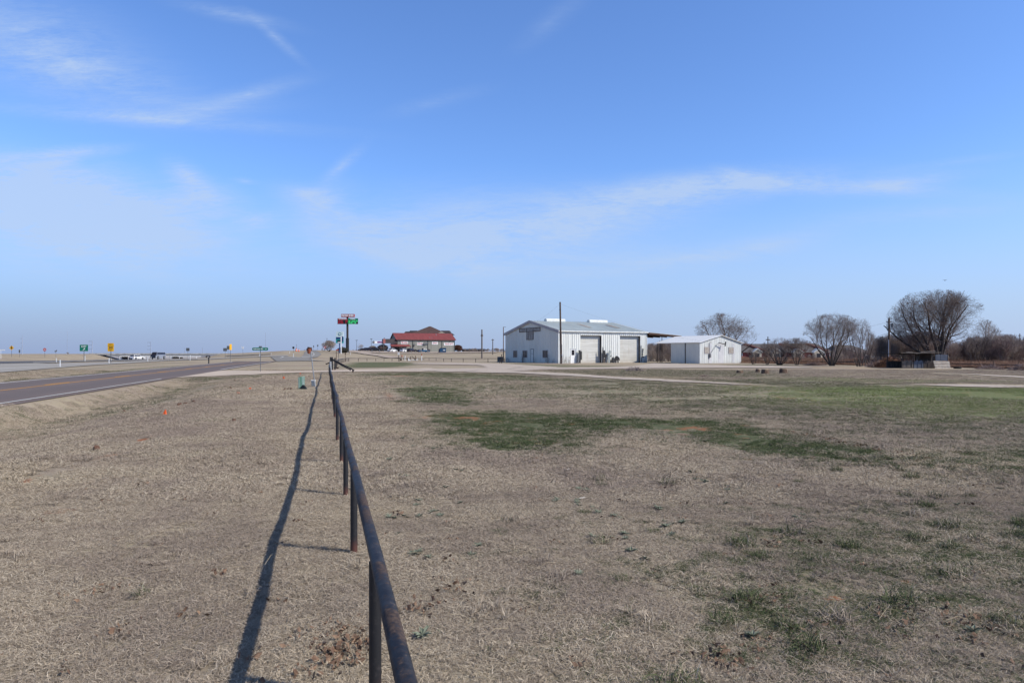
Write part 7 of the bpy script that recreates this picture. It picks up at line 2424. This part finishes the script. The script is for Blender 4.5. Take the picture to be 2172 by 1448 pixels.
# dead leaves
def leaf_mesh(seed):
    r = np.random.default_rng(seed); mb = MB()
    for k in range(7):
        c = r.normal(0, .05, 2); a = r.uniform(0, 6.28); l = r.uniform(.008, .022); w = l * .5; z = r.uniform(.008, .03); t = r.uniform(-.7, .7)
        ca, sa = math.cos(a), math.sin(a)
        mb.poly([(c[0] - ca * l, c[1] - sa * l, z), (c[0] + sa * w, c[1] - ca * w, z + t * .03), (c[0] + ca * l, c[1] + sa * l, z + .012), (c[0] - sa * w, c[1] + ca * w, z - t * .02)])
    me = bpy.data.meshes.new('leaves'); me.from_pydata(mb.v, [], mb.f); me.materials.append(M['leaf'])
    return me


lv = [leaf_mesh(i) for i in range(5)]
L_ = []
r = np.random.default_rng(12)
for px, py, sp, n in ((712, 1352, .12, 16), (700, 1395, .14, 18), (740, 1385, .1, 8), (940, 1235, .1, 6), (900, 1290, .1, 5), (1530, 1410, .1, 7), (1580, 1395, .1, 6), (1615, 1365, .09, 6), (1760, 1330, .07, 5), (2110, 1335, .12, 10), (2040, 1330, .1, 5), (520, 1050, .1, 4), (210, 1255, .1, 5), (240, 1340, .05, 3), (1130, 975, .3, 5), (1660, 1265, .1, 5), (1570, 1270, .12, 6), (1640, 1150, .1, 4), (1890, 1330, .1, 5)):
    p = P(px, py)
    for _ in range(n):
        q = p[0] + r.normal(0, sp), p[1] + r.normal(0, sp); L_.append((q[0], q[1], h1(*q)))
for t in np.linspace(0, 1, 60):     # line of dark litter along the old rut
    pp = P(1660 + 310 * t, 912 + 66 * t)
    L_.append((pp[0] + r.normal(0, .12), pp[1] + r.normal(0, .15), pp[2]))
X, Y, r2 = field(2, 9, .8, seed=55)
for x, y in zip(X, Y): L_.append((x, y, h1(x, y)))
L_ = np.array(L_)
scatter('fallen_leaves', 'curled brown leaves caught in the grass', L_, np.stack([L_[:, 0] * 0, L_[:, 0] * 0, r.uniform(0, 6.28, len(L_))], 1), r.uniform(.5, 1.25, len(L_)), lv)

# clods of earth on the ditch edge
cl = []
for k in range(3):
    bm = bmesh.new(); bmesh.ops.create_icosphere(bm, subdivisions=2, radius=1)
    rr = random.Random(k)
    for v in bm.verts: v.co *= rr.uniform(.7, 1.15)
    for v in bm.verts: v.co.z *= .6
    me = bpy.data.meshes.new('clod'); bm.to_mesh(me); bm.free(); me.materials.append(M['clod']); cl.append(me)
cp = []
r = np.random.default_rng(15)
for px, py, n in ((383, 858, 5), (392, 857, 5), (400, 856.5, 4), (409, 853.5, 6), (418, 856, 3), (378, 860, 3), (487, 823.5, 3), (584, 801.5, 2), (494, 806.6, 3), (265, 874, 4), (205, 954, 2), (498, 893, 2), (735, 966, 2), (612, 825.5, 4), (602, 826.5, 3)):
    for _ in range(n):
        p = P(px + r.normal(0, 2.5), py + r.normal(0, .5)); cp.append((p[0], p[1], p[2] + .01))
cp = np.array(cp)
scatter('dirt_clods', 'small brown clods of earth along the ditch edge', cp, r.uniform(0, 3, (len(cp), 3)), r.uniform(.02, .085, len(cp)), cl)

# tall dry grass along the right fence and on the rough ground behind
tg = []
for i in range(4):
    tg.append(patch(500 + i, 1.6, 700, .25, .75, .018, (.7, 1.45), m='tallgrass', curl=.3))
pts = []
r = np.random.default_rng(18)
for px in np.arange(1572, 2330, 1.5):
    base_y = np.interp(px, [a for a, b in RF], [b - 2.2 for a, b in RF])
    for _ in range(2):
        p = P(px + r.uniform(-3, 3), base_y - r.uniform(-.3, 1.2))
        pts.append((p[0], p[1], p[2], r.uniform(.35, .75)))
    for _ in range(5):
        p = at(px + r.uniform(-4, 4), r.uniform(1.08, 1.9) * P(px, base_y).y)
        pts.append((p[0], p[1], p[2], r.uniform(.5, 1.25)))
pts = np.array(pts)
scatter('tall_dry_grass', 'tall rusty dry grass along the pasture fence', pts[:, :3], np.stack([pts[:, 0] * 0, pts[:, 0] * 0, r.uniform(0, 6.28, len(pts))], 1), pts[:, 3], tg)

# thickets of leafless brush
sh = [tubes_mesh('shrub', grow(900 + i, (0, 0, 2.3), (1.9, 1.9, 2.3), stems=7, r0=.045, kids=(6, 5, 4), tilt=(.03, .6), up=.13, twig=.010, ang=(.25, .75)), 3, mt) for i, mt in enumerate(('brush', 'grey_brush', 'twig', 'brush'))]


def thicket(name, label, items, seed, meshes):
    r = np.random.default_rng(seed)
    pts, sc = [], []
    for x0, x1, d0, d1, t0, t1, n in items:
        for _ in range(n):
            px, Y = r.uniform(x0, x1), r.uniform(d0, d1)
            p = at(px, Y)
            top = r.uniform(t0, t1)
            hgt = zat(top, Y) - p.z
            pts.append(tuple(p)); sc.append(max(hgt / 4.6, .12))
    pts = np.array(pts)
    return scatter(name, label, pts, np.stack([pts[:, 0] * 0, pts[:, 0] * 0, r.uniform(0, 6.28, len(pts))], 1), np.array(sc), meshes)


thicket('brush_thicket', 'dark leafless brush massed behind the animal shelter and the big tree', [(1846, 1905, 108, 132, 706, 738, 26), (1900, 1985, 110, 132, 700, 736, 34), (1985, 2060, 112, 136, 710, 748, 26), (2050, 2105, 108, 136, 706, 748, 22), (2098, 2146, 106, 120, 705, 732, 16), (2120, 2200, 104, 136, 706, 748, 28), (2180, 2420, 100, 134, 702, 745, 60)], 3, sh)
thicket('brush_thicket', 'grey brown leafless brush seen through the canopy and shed posts', [(1374, 1428, 150, 170, 720, 738, 34), (1376, 1426, 140, 152, 738, 752, 20)], 4, [sh[1], sh[2]])
thicket('brush_thicket', 'low leafless brush in front of the brick houses', [(1590, 1700, 118, 200, 752, 763, 26), (1696, 1760, 130, 200, 748, 762, 16), (1776, 1850, 112, 190, 734, 758, 34)], 5, sh)
thicket('distant_scrub', 'low dark scrub on the skyline left of the metal building', [(986, 1074, 300, 370, 737, 744, 70), (640, 760, 420, 470, 740.5, 742.2, 30), (740, 840, 330, 380, 741, 744, 26)], 6, [sh[1], sh[2]])
# weeds along the foot of the metal building
b = []
r = np.random.default_rng(8)
for a, off in [(x, -.25) for x in (.25, .6, 1.0, 1.4, 2.1, 4.2, 9.4, 10.6, 11.3, 12.5, 18.4, 18.9)]:
    p = bld_pt(a, off); b.append((*p, r.uniform(.1, .34)))
for y in (1.0, 1.5, 3.2, 3.4, 3.9, 8.3, 12.6, 12.9, 13.0, 18.6, 19.1, 19.8, 20.2):
    p = bld_pt(-.35, y); b.append((*p, r.uniform(.12, .45)))
b = np.array(b)
scatter('wall_weeds', 'dry leggy weeds along the foot of the metal building walls', b[:, :3], np.stack([b[:, 0] * 0, b[:, 0] * 0, r.uniform(0, 6, len(b))], 1), b[:, 3], [tubes_mesh('wall_weed', grow(980 + i, (0, 0, 2.3), (.9, .9, 2.4), stems=4, r0=.05, kids=(4, 3), tilt=(.02, .3), up=.1, twig=.022, ang=(.25, .7)), 3, 'twig') for i in range(3)])
